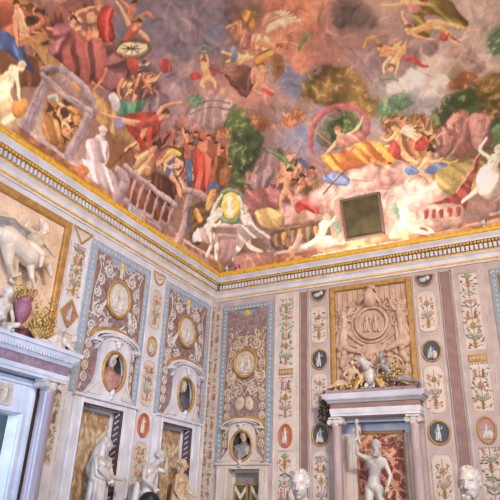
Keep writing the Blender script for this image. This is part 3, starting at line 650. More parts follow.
('s',(127,96,84),[(606,-79,940),(612,-78,939)],[0.009,0.009],0,0.6,0.7),
('s',(144,109,95),[(609,-78,939),(609,-77,937)],[0.007,0.008],0,0.6,0.6),
('p',(182,160,96),[(575,-33,862),(611,-37,871),(660,-36,868),(687,-23,838),(661,-13,806),(608,-12,804),(577,-18,824)],0.042,(140,120,66),0.7,1),
('p',(156,72,62),[(542,-10,795),(587,-12,804),(623,-18,822),(669,-38,874),(644,-17,822),(623,-5,770),(613,-3,758),(593,-9,790)],0.017,(120,50,46),0.6,1),
('s',(200,150,140),[(609,-14,813),(675,-44,884)],[0.015,0.014],0,0.35,1),
('s',(232,196,172),[(308,-341,1113),(321,-360,1119),(337,-374,1125)],[0.048,0.078,0.031],0.25,0.35,1),
('s',(220,186,163),[(308,-341,1113),(324,-359,1120),(344,-371,1127)],[0.048,0.078,0.031],0.25,0.35,1),
('s',(232,196,172),[(308,-341,1113),(328,-358,1121),(351,-367,1129)],[0.048,0.078,0.03],0.25,0.35,1),
('s',(220,186,163),[(308,-341,1113),(331,-355,1122),(357,-362,1130)],[0.048,0.077,0.03],0.25,0.35,1),
('s',(232,196,172),[(308,-341,1113),(335,-352,1123),(364,-356,1130)],[0.048,0.077,0.03],0.25,0.35,1),
('s',(220,186,163),[(308,-341,1113),(338,-348,1123),(370,-348,1128)],[0.048,0.076,0.029],0.25,0.35,1),
('s',(232,196,172),[(308,-341,1113),(341,-344,1123),(375,-340,1126)],[0.048,0.076,0.029],0.25,0.35,1),
('s',(220,186,163),[(308,-341,1113),(343,-339,1123),(380,-331,1123)],[0.048,0.075,0.029],0.25,0.35,1),
('s',(206,160,140),[(305,-362,1112),(316,-372,1117),(329,-377,1122)],[0.036,0.06,0.024],0.25,0.35,1),
('s',(195,152,133),[(305,-362,1112),(319,-371,1118),(336,-374,1124)],[0.036,0.06,0.024],0.25,0.35,1),
('s',(206,160,140),[(305,-362,1112),(322,-369,1119),(342,-369,1126)],[0.036,0.06,0.023],0.25,0.35,1),
('s',(195,152,133),[(305,-362,1112),(325,-366,1121),(347,-362,1127)],[0.036,0.06,0.023],0.25,0.35,1),
('s',(206,160,140),[(305,-362,1112),(328,-361,1121),(352,-354,1127)],[0.036,0.06,0.023],0.25,0.35,1),
('s',(160,116,84),[(288,-299,1101),(301,-283,1099),(311,-266,1093)],[0.051,0.083,0.033],0.25,0.35,1),
('s',(152,110,79),[(288,-299,1101),(300,-279,1098),(308,-259,1090)],[0.051,0.083,0.033],0.25,0.35,1),
('s',(160,116,84),[(288,-299,1101),(299,-276,1096),(305,-253,1086)],[0.051,0.083,0.033],0.25,0.35,1),
('s',(152,110,79),[(288,-299,1101),(297,-273,1095),(299,-247,1083)],[0.051,0.083,0.034],0.25,0.35,1),
('s',(160,116,84),[(288,-299,1101),(294,-269,1093),(293,-242,1080)],[0.051,0.083,0.034],0.25,0.35,1),
('s',(152,110,79),[(288,-299,1101),(290,-267,1092),(285,-237,1077)],[0.051,0.084,0.034],0.25,0.35,1),
('s',(160,116,84),[(288,-299,1101),(286,-264,1090),(276,-233,1074)],[0.051,0.084,0.034],0.25,0.35,1),
('s',(178,132,66),[(286,-399,1104),(291,-407,1106),(297,-413,1109)],[0.041,0.068,0.027],0.25,0.35,1),
('s',(169,125,62),[(286,-399,1104),(294,-405,1108),(303,-409,1112)],[0.041,0.068,0.027],0.25,0.35,1),
('s',(178,132,66),[(286,-399,1104),(297,-402,1109),(309,-400,1114)],[0.041,0.068,0.027],0.25,0.35,1),
('s',(169,125,62),[(286,-399,1104),(299,-396,1110),(312,-389,1115)],[0.041,0.068,0.027],0.25,0.35,1),
('p',(206,152,136),[(259,-409,1090),(275,-379,1099),(275,-341,1098),(254,-338,1087),(245,-367,1083),(247,-397,1084)],0.028,(156,104,90),0.8,1),
('p',(200,150,66),[(286,-417,1104),(304,-406,1112),(297,-376,1109),(280,-369,1101),(282,-391,1102)],0.023,(150,104,50),0.7,1),
('p',(232,178,144),[(280,-361,1101),(301,-335,1110),(309,-302,1107),(284,-302,1100),(268,-329,1095)],0.029,(186,126,96),0.7,1),
('s',(222,158,116),[(305,-304,1106),(294,-317,1106),(285,-332,1103)],[0.105,0.092,0.094],0.34,0.35,1),
('s',(150,107,78),[(305,-299,1105),(294,-317,1106),(285,-332,1103)],[0.012,0.011,0.01],0,0.8,0.55),
('s',(222,158,116),[(307,-308,1108),(333,-300,1109),(358,-283,1102)],[0.048,0.035,0.023],0.32,0.35,1),
('s',(222,158,116),[(305,-304,1106),(313,-295,1105)],[0.047,0.046],0.2,0.35,1),
('s',(222,158,116),[(313,-295,1105),(312,-293,1104)],[0.074,0.062],0.3,0.35,1),
('s',(176,104,54),[(310,-300,1107),(316,-301,1108),(319,-295,1106)],[0.035,0.046,0.031],0.2,0.35,1),
('s',(137,97,71),[(310,-297,1105),(316,-294,1105)],[0.011,0.011],0,0.6,0.7),
('s',(155,110,81),[(313,-295,1105),(312,-292,1104)],[0.008,0.009],0,0.6,0.6),
('p',(190,142,70),[(257,-307,1089),(286,-306,1101),(299,-292,1102),(264,-282,1089),(252,-287,1085)],0.024,(140,100,54),0.7,1),
('s',(132,156,104),[(351,-276,1099),(377,-294,1107),(395,-301,1111)],[0.023,0.049,0.022],0.2,0.35,1),
('s',(222,158,116),[(270,-403,1096),(266,-392,1094),(262,-381,1092)],[0.092,0.08,0.081],0.34,0.35,1),
('s',(150,107,78),[(270,-399,1096),(266,-392,1094),(262,-381,1092)],[0.011,0.01,0.008],0,0.8,0.55),
('s',(222,158,116),[(267,-406,1095),(256,-412,1089),(248,-415,1084)],[0.042,0.031,0.02],0.32,0.35,1),
('s',(222,158,116),[(270,-403,1096),(277,-408,1100)],[0.041,0.041],0.2,0.35,1),
('s',(222,158,116),[(277,-408,1100),(276,-406,1099)],[0.065,0.054],0.3,0.35,1),
('s',(160,104,54),[(276,-414,1099),(280,-413,1101),(281,-407,1102)],[0.03,0.041,0.027],0.2,0.35,1),
('s',(137,97,71),[(275,-410,1099),(279,-406,1101)],[0.009,0.01],0,0.6,0.7),
('s',(155,110,81),[(277,-408,1100),(276,-406,1099)],[0.007,0.008],0,0.6,0.6),
('s',(240,176,120),[(233,-335,1076),(221,-342,1069),(211,-349,1062)],[0.077,0.053,0.031],0.34,0.35,1),
('s',(240,176,120),[(235,-339,1077),(225,-357,1071),(216,-375,1065)],[0.077,0.053,0.03],0.34,0.35,1),
('s',(240,176,120),[(247,-321,1084),(239,-326,1079),(230,-331,1074)],[0.107,0.091,0.091],0.34,0.35,1),
('s',(163,119,81),[(247,-316,1084),(239,-326,1079),(230,-331,1074)],[0.013,0.011,0.01],0,0.8,0.55),
('s',(240,176,120),[(245,-321,1082),(229,-319,1073),(233,-300,1076)],[0.049,0.037,0.024],0.32,0.35,1),
('s',(240,176,120),[(247,-321,1084),(256,-315,1088)],[0.047,0.047],0.2,0.35,1),
('s',(240,176,120),[(256,-315,1088),(255,-313,1088)],[0.075,0.063],0.3,0.35,1),
('s',(190,130,70),[(255,-322,1088),(259,-321,1090),(261,-314,1091)],[0.035,0.047,0.031],0.2,0.35,1),
('s',(148,109,74),[(254,-318,1087),(259,-313,1090)],[0.011,0.011],0,0.6,0.7),
('s',(168,123,84),[(256,-315,1088),(255,-312,1088)],[0.008,0.009],0,0.6,0.6),
('p',(86,104,140),[(231,-377,1075),(241,-359,1080),(230,-331,1074),(216,-341,1066),(228,-354,1073)],0.024,(150,160,176),0.8,1),
('s',(238,170,116),[(165,-355,1029),(154,-352,1019),(152,-341,1018)],[0.077,0.054,0.032],0.34,0.35,1),
('s',(238,170,116),[(168,-351,1031),(170,-334,1033),(168,-318,1031)],[0.077,0.055,0.033],0.34,0.35,1),
('s',(238,170,116),[(176,-378,1038),(172,-366,1034),(167,-353,1030)],[0.104,0.089,0.091],0.34,0.35,1),
('s',(161,115,78),[(176,-373,1037),(172,-366,1034),(167,-353,1030)],[0.012,0.011,0.009],0,0.8,0.55),
('s',(238,170,116),[(173,-380,1035),(182,-400,1042),(191,-407,1049)],[0.047,0.034,0.022],0.32,0.35,1),
('s',(238,170,116),[(178,-372,1039),(188,-385,1046),(194,-404,1051)],[0.048,0.035,0.022],0.32,0.35,1),
('s',(238,170,116),[(176,-378,1038),(181,-389,1041)],[0.046,0.045],0.2,0.35,1),
('s',(238,170,116),[(181,-389,1041),(179,-387,1040)],[0.072,0.061],0.3,0.35,1),
('s',(150,96,60),[(180,-395,1040),(184,-394,1043),(185,-387,1044)],[0.034,0.045,0.03],0.2,0.35,1),
('s',(147,105,71),[(179,-392,1040),(182,-386,1042)],[0.011,0.011],0,0.6,0.7),
('s',(166,118,81),[(181,-389,1041),(180,-387,1040)],[0.008,0.009],0,0.6,0.6),
('s',(132,152,122),[(187,-419,1046),(198,-418,1053),(202,-400,1056),(191,-402,1048),(187,-419,1046)],[0.032,0.032,0.033,0.033,0.032],0.2,0.35,1),
('s',(150,112,110),[(182,-367,1042),(189,-367,1047),(196,-365,1052)],[0.032,0.053,0.021],0.25,0.35,1),
('s',(142,106,104),[(182,-367,1042),(191,-363,1048),(199,-355,1054)],[0.032,0.053,0.021],0.25,0.35,1),
('s',(150,112,110),[(182,-367,1042),(191,-357,1048),(198,-344,1054)],[0.032,0.054,0.022],0.25,0.35,1),
('s',(142,106,104),[(182,-367,1042),(189,-351,1047),(194,-332,1051)],[0.032,0.054,0.022],0.25,0.35,1),
('p',(186,74,62),[(150,-394,1016),(162,-382,1026),(160,-363,1025),(146,-379,1013)],0.019,0,0,1),
('p',(186,74,62),[(180,-363,1040),(188,-344,1046),(178,-344,1039)],0.02,0,0,1),
('p',(136,96,84),[(215,-322,1065),(239,-300,1079),(231,-256,1071),(201,-239,1053),(195,-276,1051)],0.051,(106,74,68),0.8,1),
('p',(206,150,130),[(243,-289,1080),(252,-268,1082),(234,-241,1069),(225,-255,1068)],0.025,(176,120,104),0.7,1),
('s',(120,84,70),[(195,-320,1051),(198,-272,1053),(201,-239,1053)],[0.05,0.078,0.051],0.3,0.35,1),
('s',(222,158,116),[(242,-247,1073),(222,-239,1063),(233,-220,1061)],[0.062,0.044,0.025],0.34,0.35,1),
('s',(222,158,116),[(243,-240,1072),(250,-222,1065),(262,-213,1062)],[0.061,0.042,0.025],0.34,0.35,1),
('s',(222,158,116),[(256,-265,1083),(249,-256,1078),(242,-247,1073)],[0.084,0.072,0.072],0.34,0.35,1),
('s',(150,107,78),[(256,-261,1082),(249,-256,1078),(242,-247,1073)],[0.01,0.009,0.008],0,0.8,0.55),
('s',(222,158,116),[(256,-265,1083),(270,-262,1086)],[0.039,0.028],0.32,0.35,1),
('s',(222,158,116),[(256,-265,1083),(262,-278,1088)],[0.037,0.038],0.2,0.35,1),
('s',(222,158,116),[(262,-278,1088),(261,-276,1087)],[0.059,0.05],0.3,0.35,1),
('s',(150,90,60),[(261,-283,1088),(265,-282,1089),(267,-277,1089)],[0.028,0.038,0.025],0.2,0.35,1),
('s',(137,97,71),[(260,-280,1087),(264,-276,1088)],[0.009,0.009],0,0.6,0.7),
('s',(155,110,81),[(262,-278,1088),(261,-276,1087)],[0.006,0.007],0,0.6,0.6),
('s',(196,74,58),[(242,-226,1066),(255,-211,1060)],[0.058,0.058],0.3,0.35,1),
('s',(132,156,116),[(268,-268,1087),(278,-270,1091),(281,-259,1087),(270,-257,1084),(268,-268,1087)],[0.024,0.023,0.023,0.024,0.024],0.2,0.35,1),
('s',(236,168,116),[(547,-218,1067),(562,-225,1071),(567,-227,1073)],[0.073,0.05,0.03],0.34,0.35,1),
('s',(236,168,116),[(527,-224,1070),(537,-219,1067),(546,-215,1065)],[0.102,0.087,0.086],0.34,0.35,1),
('s',(160,114,78),[(528,-220,1068),(537,-219,1067),(546,-215,1065)],[0.012,0.011,0.009],0,0.8,0.55),
('s',(236,168,116),[(522,-221,1069),(532,-211,1062),(516,-216,1065)],[0.047,0.035,0.023],0.32,0.35,1),
('s',(236,168,116),[(527,-224,1070),(519,-230,1074)],[0.045,0.045],0.2,0.35,1),
('s',(236,168,116),[(519,-230,1074),(518,-228,1073)],[0.072,0.061],0.3,0.35,1),
('s',(160,100,60),[(515,-234,1077),(520,-235,1077),(524,-231,1075)],[0.034,0.045,0.03],0.2,0.35,1),
('s',(146,104,71),[(516,-231,1075),(522,-229,1074)],[0.011,0.011],0,0.6,0.7),
('s',(165,117,81),[(519,-230,1074),(518,-228,1073)],[0.008,0.009],0,0.6,0.6),
('s',(196,160,80),[(490,-242,1081),(503,-254,1088),(519,-251,1086),(524,-240,1080)],[0.021,0.042,0.05,0.029],0.2,0.35,1),
('s',(196,150,136),[(541,-227,1072),(544,-233,1076),(548,-239,1079)],[0.025,0.041,0.016],0.25,0.35,1),
('s',(186,142,129),[(541,-227,1072),(546,-234,1076),(554,-239,1079)],[0.025,0.041,0.016],0.25,0.35,1),
('s',(196,150,136),[(541,-227,1072),(550,-233,1076),(560,-236,1078)],[0.025,0.041,0.016],0.25,0.35,1),
('s',(186,142,129),[(541,-227,1072),(553,-231,1075),(565,-232,1075)],[0.025,0.041,0.016],0.25,0.35,1),
('s',(240,174,124),[(566,-209,1061),(574,-222,1069),(575,-225,1071)],[0.069,0.047,0.028],0.34,0.35,1),
('s',(240,174,124),[(559,-215,1065),(553,-224,1070),(550,-228,1073)],[0.069,0.048,0.028],0.34,0.35,1),
('s',(240,174,124),[(541,-198,1053),(551,-204,1058),(562,-210,1062)],[0.097,0.082,0.081],0.34,0.35,1),
('s',(163,118,84),[(542,-194,1051),(551,-204,1058),(562,-210,1062)],[0.011,0.01,0.008],0,0.8,0.55),
('s',(240,174,124),[(550,-199,1054),(545,-186,1045),(538,-177,1038)],[0.044,0.033,0.022],0.32,0.35,1),
('s',(240,174,124),[(535,-207,1059),(518,-196,1052),(514,-183,1043)],[0.044,0.033,0.022],0.32,0.35,1),
('s',(240,174,124),[(541,-198,1053),(531,-189,1047)],[0.043,0.043],0.2,0.35,1),
('s',(240,174,124),[(531,-189,1047),(531,-188,1046)],[0.068,0.058],0.3,0.35,1),
('s',(140,90,56),[(528,-193,1050),(533,-194,1051),(537,-190,1048)],[0.032,0.043,0.029],0.2,0.35,1),
('s',(148,107,76),[(528,-190,1048),(534,-189,1047)],[0.01,0.01],0,0.6,0.7),
('s',(168,121,86),[(531,-189,1047),(531,-187,1046)],[0.007,0.009],0,0.6,0.6),
('s',(198,82,74),[(561,-196,1052),(578,-195,1051),(591,-181,1041),(605,-174,1036)],[0.042,0.062,0.049,0.029],0.3,0.35,1),
('s',(120,146,100),[(500,-183,1042),(510,-173,1035),(528,-172,1035),(539,-166,1030)],[0.022,0.034,0.026,0.03],0.2,0.35,1),
('p',(172,150,84),[(611,-293,1107),(672,-272,1097),(688,-245,1083),(701,-220,1068),(674,-218,1067),(650,-247,1084),(621,-259,1091),(624,-225,1071),(600,-225,1071),(601,-258,1090)],0.023,(120,98,50),0.9,1),
('s',(240,176,124),[(625,-243,1082),(652,-224,1071),(672,-194,1051)],[0.07,0.048,0.028],0.34,0.35,1),
('s',(240,176,124),[(630,-245,1083),(665,-231,1075),(699,-211,1062)],[0.069,0.048,0.028],0.34,0.35,1),
('s',(240,176,124),[(591,-239,1079),(608,-239,1080),(624,-240,1080)],[0.098,0.083,0.082],0.34,0.35,1),
('s',(163,119,84),[(592,-235,1077),(608,-239,1080),(624,-240,1080)],[0.012,0.01,0.009],0,0.8,0.55),
('s',(240,176,124),[(589,-243,1082),(583,-267,1095),(583,-279,1101)],[0.045,0.033,0.021],0.32,0.35,1),
('s',(240,176,124),[(594,-234,1077),(603,-224,1071),(629,-213,1064)],[0.045,0.033,0.022],0.32,0.35,1),
('s',(240,176,124),[(591,-239,1079),(586,-248,1084)],[0.044,0.043],0.2,0.35,1),
('s',(240,176,124),[(586,-248,1084),(585,-246,1083)],[0.069,0.058],0.3,0.35,1),
('s',(150,96,56),[(583,-252,1087),(587,-253,1087),(591,-249,1085)],[0.033,0.043,0.029],0.2,0.35,1),
('s',(148,109,76),[(583,-249,1085),(589,-247,1084)],[0.01,0.01],0,0.6,0.7),
('s',(168,123,86),[(586,-248,1084),(585,-246,1083)],[0.007,0.009],0,0.6,0.6),
('p',(206,84,66),[(644,-223,1070),(657,-212,1063),(655,-204,1058),(642,-210,1061)],0.016,0,0,1),
('s',(200,80,64),[(658,-216,1065),(673,-198,1053)],[0.02,0.02],0.2,0.35,1),
('s',(236,168,120),[(613,-286,1104),(602,-291,1106),(592,-295,1108)],[0.095,0.081,0.081],0.34,0.35,1),
('s',(160,114,81),[(614,-282,1102),(602,-291,1106),(592,-295,1108)],[0.011,0.01,0.008],0,0.8,0.55),
('s',(236,168,120),[(602,-290,1106),(572,-296,1109),(549,-304,1112)],[0.044,0.033,0.022],0.32,0.35,1),
('s',(236,168,120),[(613,-286,1104),(628,-283,1103)],[0.042,0.042],0.2,0.35,1),
('s',(236,168,120),[(628,-283,1103),(628,-281,1102)],[0.066,0.056],0.3,0.35,1),
('s',(150,92,56),[(625,-287,1105),(630,-288,1105),(633,-284,1103)],[0.031,0.042,0.028],0.2,0.35,1),
('s',(146,104,74),[(625,-284,1103),(631,-282,1102)],[0.01,0.01],0,0.6,0.7),
('s',(165,117,84),[(628,-283,1103),(628,-281,1101)],[0.007,0.008],0,0.6,0.6),
('p',(202,140,136),[(602,-288,1105),(619,-279,1100),(612,-269,1096),(598,-274,1098)],0.02,0,0,1),
('k',[(0,0.36,(150,100,66),(186,136,92)),(0.36,0.43,(196,170,166),(176,152,152))]),
('s',(166,142,146),[(3,-645,758),(12,-644,803),(28,-643,851)],[0.136,0.124,0.113],0.35,0.35,1),
('p',(126,86,44),[(22,-624,836),(28,-609,851),(26,-565,846),(21,-540,833),(6,-549,776),(3,-561,756),(3,-602,761),(6,-619,779),(14,-620,811)],0.024,(176,126,60),0.7,1),
('m',((126,86,44),(186,136,70),(92,62,40),(160,112,60)),[(20,-621,831),(26,-605,845),(25,-563,843),(20,-544,830),(7,-552,783),(4,-569,764),(5,-601,770),(8,-613,787)]),
('x',((126,86,44),(186,136,70),(92,62,40),(160,112,60),(222,158,116),(206,140,100),(70,48,40),(210,170,120)),[(20,-621,831),(26,-605,845),(25,-563,843),(20,-544,830),(7,-552,783),(4,-569,764),(5,-601,770),(8,-613,787)],26,0.16),
('s',(84,56,38),[(18,-587,824),(17,-584,822)],[0.101,0.091],0.2,0.35,1),
('s',(92,62,40),[(12,-594,803),(11,-589,798)],[0.101,0.102],0.2,0.35,1),
('p',(190,140,72),[(10,-621,794),(12,-601,803),(9,-575,790),(3,-577,759),(4,-607,762)],0.03,(150,100,50),0.7,1),
('s',(150,176,170),[(19,-625,828),(23,-616,838),(21,-607,832)],[0.039,0.047,0.03],0.2,0.35,1),
('s',(166,142,146),[(3,-545,761),(11,-538,800),(26,-537,847)],[0.13,0.129,0.116],0.35,0.35,1),
('s',(170,148,150),[(29,-658,853),(27,-598,850),(31,-534,857)],[0.055,0.067,0.072],0.35,0.35,1),
('s',(160,138,144),[(32,-664,861),(41,-638,878),(43,-596,883),(40,-554,878),(34,-530,864)],[0.055,0.068,0.079,0.082,0.072],0.4,0.35,1),
('p',(138,112,112),[(34,-642,864),(40,-617,877),(40,-581,877),(36,-554,870),(31,-593,857),(31,-623,857)],0.02,(160,130,126),0.5,1),
('s',(190,140,70),[(39,-595,875),(37,-582,872)],[0.069,0.06],0.2,0.35,1),
('s',(124,102,108),[(3,-650,759),(27,-647,849)],[0.01,0.009],0,0.5,0.7),
('s',(124,102,108),[(4,-640,762),(27,-637,850)],[0.01,0.009],0,0.5,0.7),
('s',(124,102,108),[(5,-540,769),(25,-536,844)],[0.011,0.011],0,0.5,0.7),
('s',(124,102,108),[(29,-653,852),(29,-536,853)],[0.009,0.011],0,0.5,0.7),
('s',(236,212,178),[(8,-705,786),(6,-685,776),(1,-680,740)],[0.081,0.058,0.035],0.34,0.35,1),
('s',(236,212,178),[(19,-706,828),(14,-704,810),(9,-704,791)],[0.109,0.094,0.095],0.34,0.35,1),
('s',(160,144,121),[(19,-702,826),(14,-704,810),(9,-704,791)],[0.013,0.011,0.01],0,0.8,0.55),
('s',(236,212,178),[(19,-701,827),(13,-686,807),(9,-674,791)],[0.051,0.038,0.026],0.32,0.35,1),
('s',(236,212,178),[(15,-712,816),(9,-713,792),(7,-692,783)],[0.05,0.037,0.025],0.32,0.35,1),
('s',(236,212,178),[(19,-706,828),(24,-696,841)],[0.049,0.049],0.2,0.35,1),
('s',(236,212,178),[(24,-696,841),(23,-695,839)],[0.078,0.065],0.3,0.35,1),
('s',(214,186,150),[(24,-702,841),(26,-699,846),(26,-692,846)],[0.037,0.049,0.033],0.2,0.35,1),
('s',(146,131,110),[(23,-699,839),(25,-693,843)],[0.011,0.011],0,0.6,0.7),
('s',(165,148,124),[(24,-696,841),(23,-694,839)],[0.008,0.01],0,0.6,0.6),
('p',(236,208,166),[(11,-721,802),(12,-706,804),(7,-687,782),(3,-669,759),(0,-672,729),(0,-692,728)],0.022,(196,160,120),0.8,1),
('p',(226,164,60),[(6,-685,776),(11,-669,799),(10,-658,794),(5,-660,769),(3,-674,760)],0.019,(180,120,40),0.5,1),
('s',(206,186,178),[(8,-477,788),(6,-454,778),(4,-424,762)],[0.103,0.074,0.045],0.34,0.35,1),
('s',(206,186,178),[(7,-486,782),(4,-489,763),(2,-456,750)],[0.103,0.072,0.044],0.34,0.35,1),
('s',(206,186,178),[(18,-490,824),(13,-484,808),(9,-478,791)],[0.139,0.12,0.121],0.34,0.35,1),
('s',(140,126,121),[(17,-484,822),(13,-484,808),(9,-478,791)],[0.017,0.015,0.013],0,0.8,0.55),
('s',(206,186,178),[(14,-500,812),(8,-504,785),(4,-491,767)],[0.063,0.047,0.032],0.32,0.35,1),
('s',(206,186,178),[(18,-475,824),(13,-457,808),(8,-458,785)],[0.065,0.049,0.032],0.32,0.35,1),
('s',(206,186,178),[(18,-490,824),(25,-492,842)],[0.062,0.061],0.2,0.35,1),
('s',(206,186,178),[(25,-492,842),(24,-490,840)],[0.097,0.082],0.3,0.35,1),
('s',(214,196,186),[(25,-500,842),(27,-496,848),(27,-487,849)],[0.046,0.061,0.041],0.2,0.35,1),
('s',(127,115,110),[(24,-496,840),(26,-487,845)],[0.014,0.014],0,0.6,0.7),
('s',(144,130,124),[(25,-492,842),(24,-490,840)],[0.01,0.012],0,0.6,0.6),
('p',(214,192,188),[(12,-518,803),(18,-496,825),(18,-466,824),(10,-456,795),(5,-487,773)],0.027,(170,146,146),0.8,1),
('p',(212,190,186),[(4,-517,765),(7,-475,784),(8,-433,785),(5,-390,771),(2,-407,748),(1,-460,743),(2,-501,748)],0.028,(164,140,140),0.9,1),
('p',(186,120,60),[(1,-526,742),(4,-506,762),(3,-487,756),(1,-506,731)],0.023,0,0,1),
('s',(172,148,150),[(15,-406,813),(14,-320,811),(15,-221,813)],[0.063,0.069,0.075],0.4,0.35,1),
('s',(160,136,138),[(2,-400,747),(1,-326,741),(1,-245,740)],[0.056,0.06,0.065],0.4,0.35,1),
('p',(128,76,54),[(11,-382,798),(11,-327,798),(10,-260,797),(8,-231,786),(2,-249,753),(3,-309,754),(2,-370,753)],0.041,(104,60,44),0.5,1),
('s',(176,146,144),[(12,-364,803),(8,-365,788),(4,-364,765),(2,-365,753)],[0.031,0.059,0.034,0.047],0.4,0.35,1),
('s',(176,146,144),[(12,-339,803),(8,-340,788),(4,-339,764),(2,-340,752)],[0.031,0.06,0.035,0.048],0.4,0.35,1),
('s',(176,146,144),[(12,-312,802),(8,-313,787),(4,-313,764),(2,-313,751)],[0.032,0.062,0.035,0.049],0.4,0.35,1),
('s',(176,146,144),[(12,-285,802),(8,-286,787),(4,-286,763),(2,-287,750)],[0.033,0.063,0.036,0.051],0.4,0.35,1),
('s',(176,146,144),[(12,-256,802),(8,-258,786),(4,-258,762),(2,-259,749)],[0.034,0.065,0.037,0.052],0.4,0.35,1),
('s',(176,146,144),[(12,-227,802),(8,-229,786),(3,-229,761),(2,-230,748)],[0.035,0.067,0.038,0.053],0.4,0.35,1),
('s',(168,142,146),[(10,-420,796),(8,-389,785),(1,-404,740)],[0.121,0.15,0.152],0.35,0.35,1),
('s',(156,130,130),[(0,-417,716),(0,-320,720),(0,-171,726),(12,-46,726)],[0.076,0.084,0.126,0.113],0.3,0.35,1),
('s',(172,142,136),[(0,-187,725),(7,-172,782),(28,-188,851)],[0.14,0.137,0.147],0.4,0.35,1),
('s',(172,142,136),[(29,-215,854),(37,-159,870),(40,-99,866)],[0.101,0.104,0.101],0.4,0.35,1),
('s',(158,128,120),[(2,-209,750),(2,-249,753)],[0.15,0.116],0.3,0.35,1),
('p',(118,90,58),[(24,-161,839),(36,-119,863),(24,-86,825),(7,-98,766),(4,-138,761)],0.046,(88,70,60),0.6,1),
('s',(212,152,70),[(21,-147,830),(18,-123,819)],[0.106,0.091],0.4,0.35,1),
('s',(96,106,128),[(20,-172,829),(6,-152,775)],[0.048,0.062],0.2,0.35,1),
('s',(212,160,80),[(46,-120,883),(40,-118,871),(34,-116,859)],[0.142,0.122,0.123],0.34,0.35,1),
('s',(144,108,54),[(46,-114,881),(40,-118,871),(34,-116,859)],[0.017,0.015,0.013],0,0.8,0.55),
('s',(214,150,84),[(46,-120,883),(54,-124,896)],[0.063,0.063],0.2,0.35,1),
('s',(214,150,84),[(54,-124,896),(53,-122,894)],[0.099,0.084],0.3,0.35,1),
('s',(90,106,132),[(53,-133,897),(57,-129,901),(58,-119,902)],[0.047,0.063,0.041],0.2,0.35,1),
('s',(132,93,52),[(52,-129,894),(56,-120,898)],[0.015,0.015],0,0.6,0.7),
('s',(149,105,58),[(54,-124,896),(53,-121,894)],[0.01,0.013],0,0.6,0.6),
('s',(98,112,140),[(49,-145,892),(59,-134,907),(61,-108,903)],[0.065,0.064,0.062],0.2,0.35,1),
('p',(150,116,108),[(33,-64,833),(79,-31,838),(78,-13,784),(92,-4,740),(21,-32,731),(17,-49,769)],0.039,(118,90,84),0.6,1),
('s',(186,156,148),[(35,-57,830),(78,-29,834)],[0.064,0.063],0.4,0.35,1),
('s',(170,138,130),[(28,-51,806),(80,-19,809)],[0.054,0.053],0.4,0.35,1),
('s',(122,142,106),[(79,-84,911),(61,-96,897),(45,-88,870),(43,-62,849),(59,-42,843),(82,-38,855),(96,-49,881),(94,-68,905),(79,-84,911)],[0.067,0.071,0.072,0.069,0.067,0.068,0.068,0.067,0.067],0.4,0.35,1),
('p',(226,174,66),[(78,-81,907),(92,-63,898),(90,-49,877),(73,-42,855),(52,-52,851),(48,-78,869),(61,-87,893)],0.015,(196,140,46),0.3,1),
('s',(240,226,200),[(71,-73,893),(66,-69,884)],[0.078,0.067],0.3,0.35,1),
('s',(240,226,200),[(64,-64,878),(62,-55,865)],[0.052,0.093],0.3,0.35,1),
('s',(226,204,184),[(14,-96,799),(17,-61,786),(8,-69,746)],[0.125,0.081,0.051],0.34,0.35,1),
('s',(226,204,184),[(16,-81,800),(22,-49,785),(18,-38,745)],[0.121,0.078,0.046],0.34,0.35,1),
('s',(226,204,184),[(33,-84,846),(24,-86,825),(16,-89,802)],[0.161,0.141,0.145],0.34,0.35,1),
('s',(153,138,125),[(33,-78,843),(24,-86,825),(16,-89,802)],[0.019,0.017,0.015],0,0.8,0.55),
('s',(226,204,184),[(32,-93,848),(44,-96,872),(59,-93,894)],[0.075,0.055,0.034],0.32,0.35,1),
('s',(226,204,184),[(24,-97,831),(30,-66,827),(38,-61,839)],[0.077,0.053,0.034],0.32,0.35,1),
('s',(226,204,184),[(33,-84,846),(42,-75,857)],[0.072,0.069],0.2,0.35,1),
('s',(226,204,184),[(42,-75,857),(41,-74,855)],[0.109,0.092],0.3,0.35,1),
('s',(200,176,156),[(40,-85,859),(44,-80,864),(47,-71,863)],[0.053,0.069,0.045],0.2,0.35,1),
('s',(140,126,114),[(39,-80,856),(45,-71,859)],[0.016,0.016],0,0.6,0.7),
('s',(158,142,128),[(42,-75,857),(41,-73,854)],[0.011,0.014],0,0.6,0.6),
('p',(222,200,186),[(10,-126,792),(19,-87,813),(28,-51,806),(18,-52,779),(8,-93,774),(4,-129,759)],0.03,(176,150,138),0.9,1),
('s',(220,198,182),[(102,-17,811),(135,-12,801),(154,-4,762)],[0.11,0.077,0.045],0.34,0.35,1),
('s',(220,198,182),[(96,-16,807),(99,-9,781),(132,-4,761)],[0.11,0.077,0.045],0.34,0.35,1),
('s',(220,198,182),[(98,-34,853),(100,-26,835),(103,-19,816)],[0.149,0.128,0.129],0.34,0.35,1),
('s',(149,134,123),[(100,-31,848),(100,-26,835),(103,-19,816)],[0.018,0.016,0.013],0,0.8,0.55),
('s',(220,198,182),[(93,-36,856),(94,-51,883),(90,-66,900)],[0.068,0.05,0.032],0.32,0.35,1),
('s',(220,198,182),[(107,-29,845),(119,-17,814),(101,-14,802)],[0.069,0.052,0.034],0.32,0.35,1),
('s',(220,198,182),[(98,-34,853),(96,-43,870)],[0.066,0.066],0.2,0.35,1),
('s',(220,198,182),[(96,-43,870),(95,-41,867)],[0.104,0.088],0.3,0.35,1),
('s',(190,168,150),[(91,-47,875),(98,-47,878),(105,-43,873)],[0.049,0.066,0.044],0.2,0.35,1),
('s',(136,122,112),[(91,-44,871),(101,-42,869)],[0.015,0.015],0,0.6,0.7),
('s',(154,138,127),[(96,-43,870),(96,-41,866)],[0.011,0.013],0,0.6,0.6),
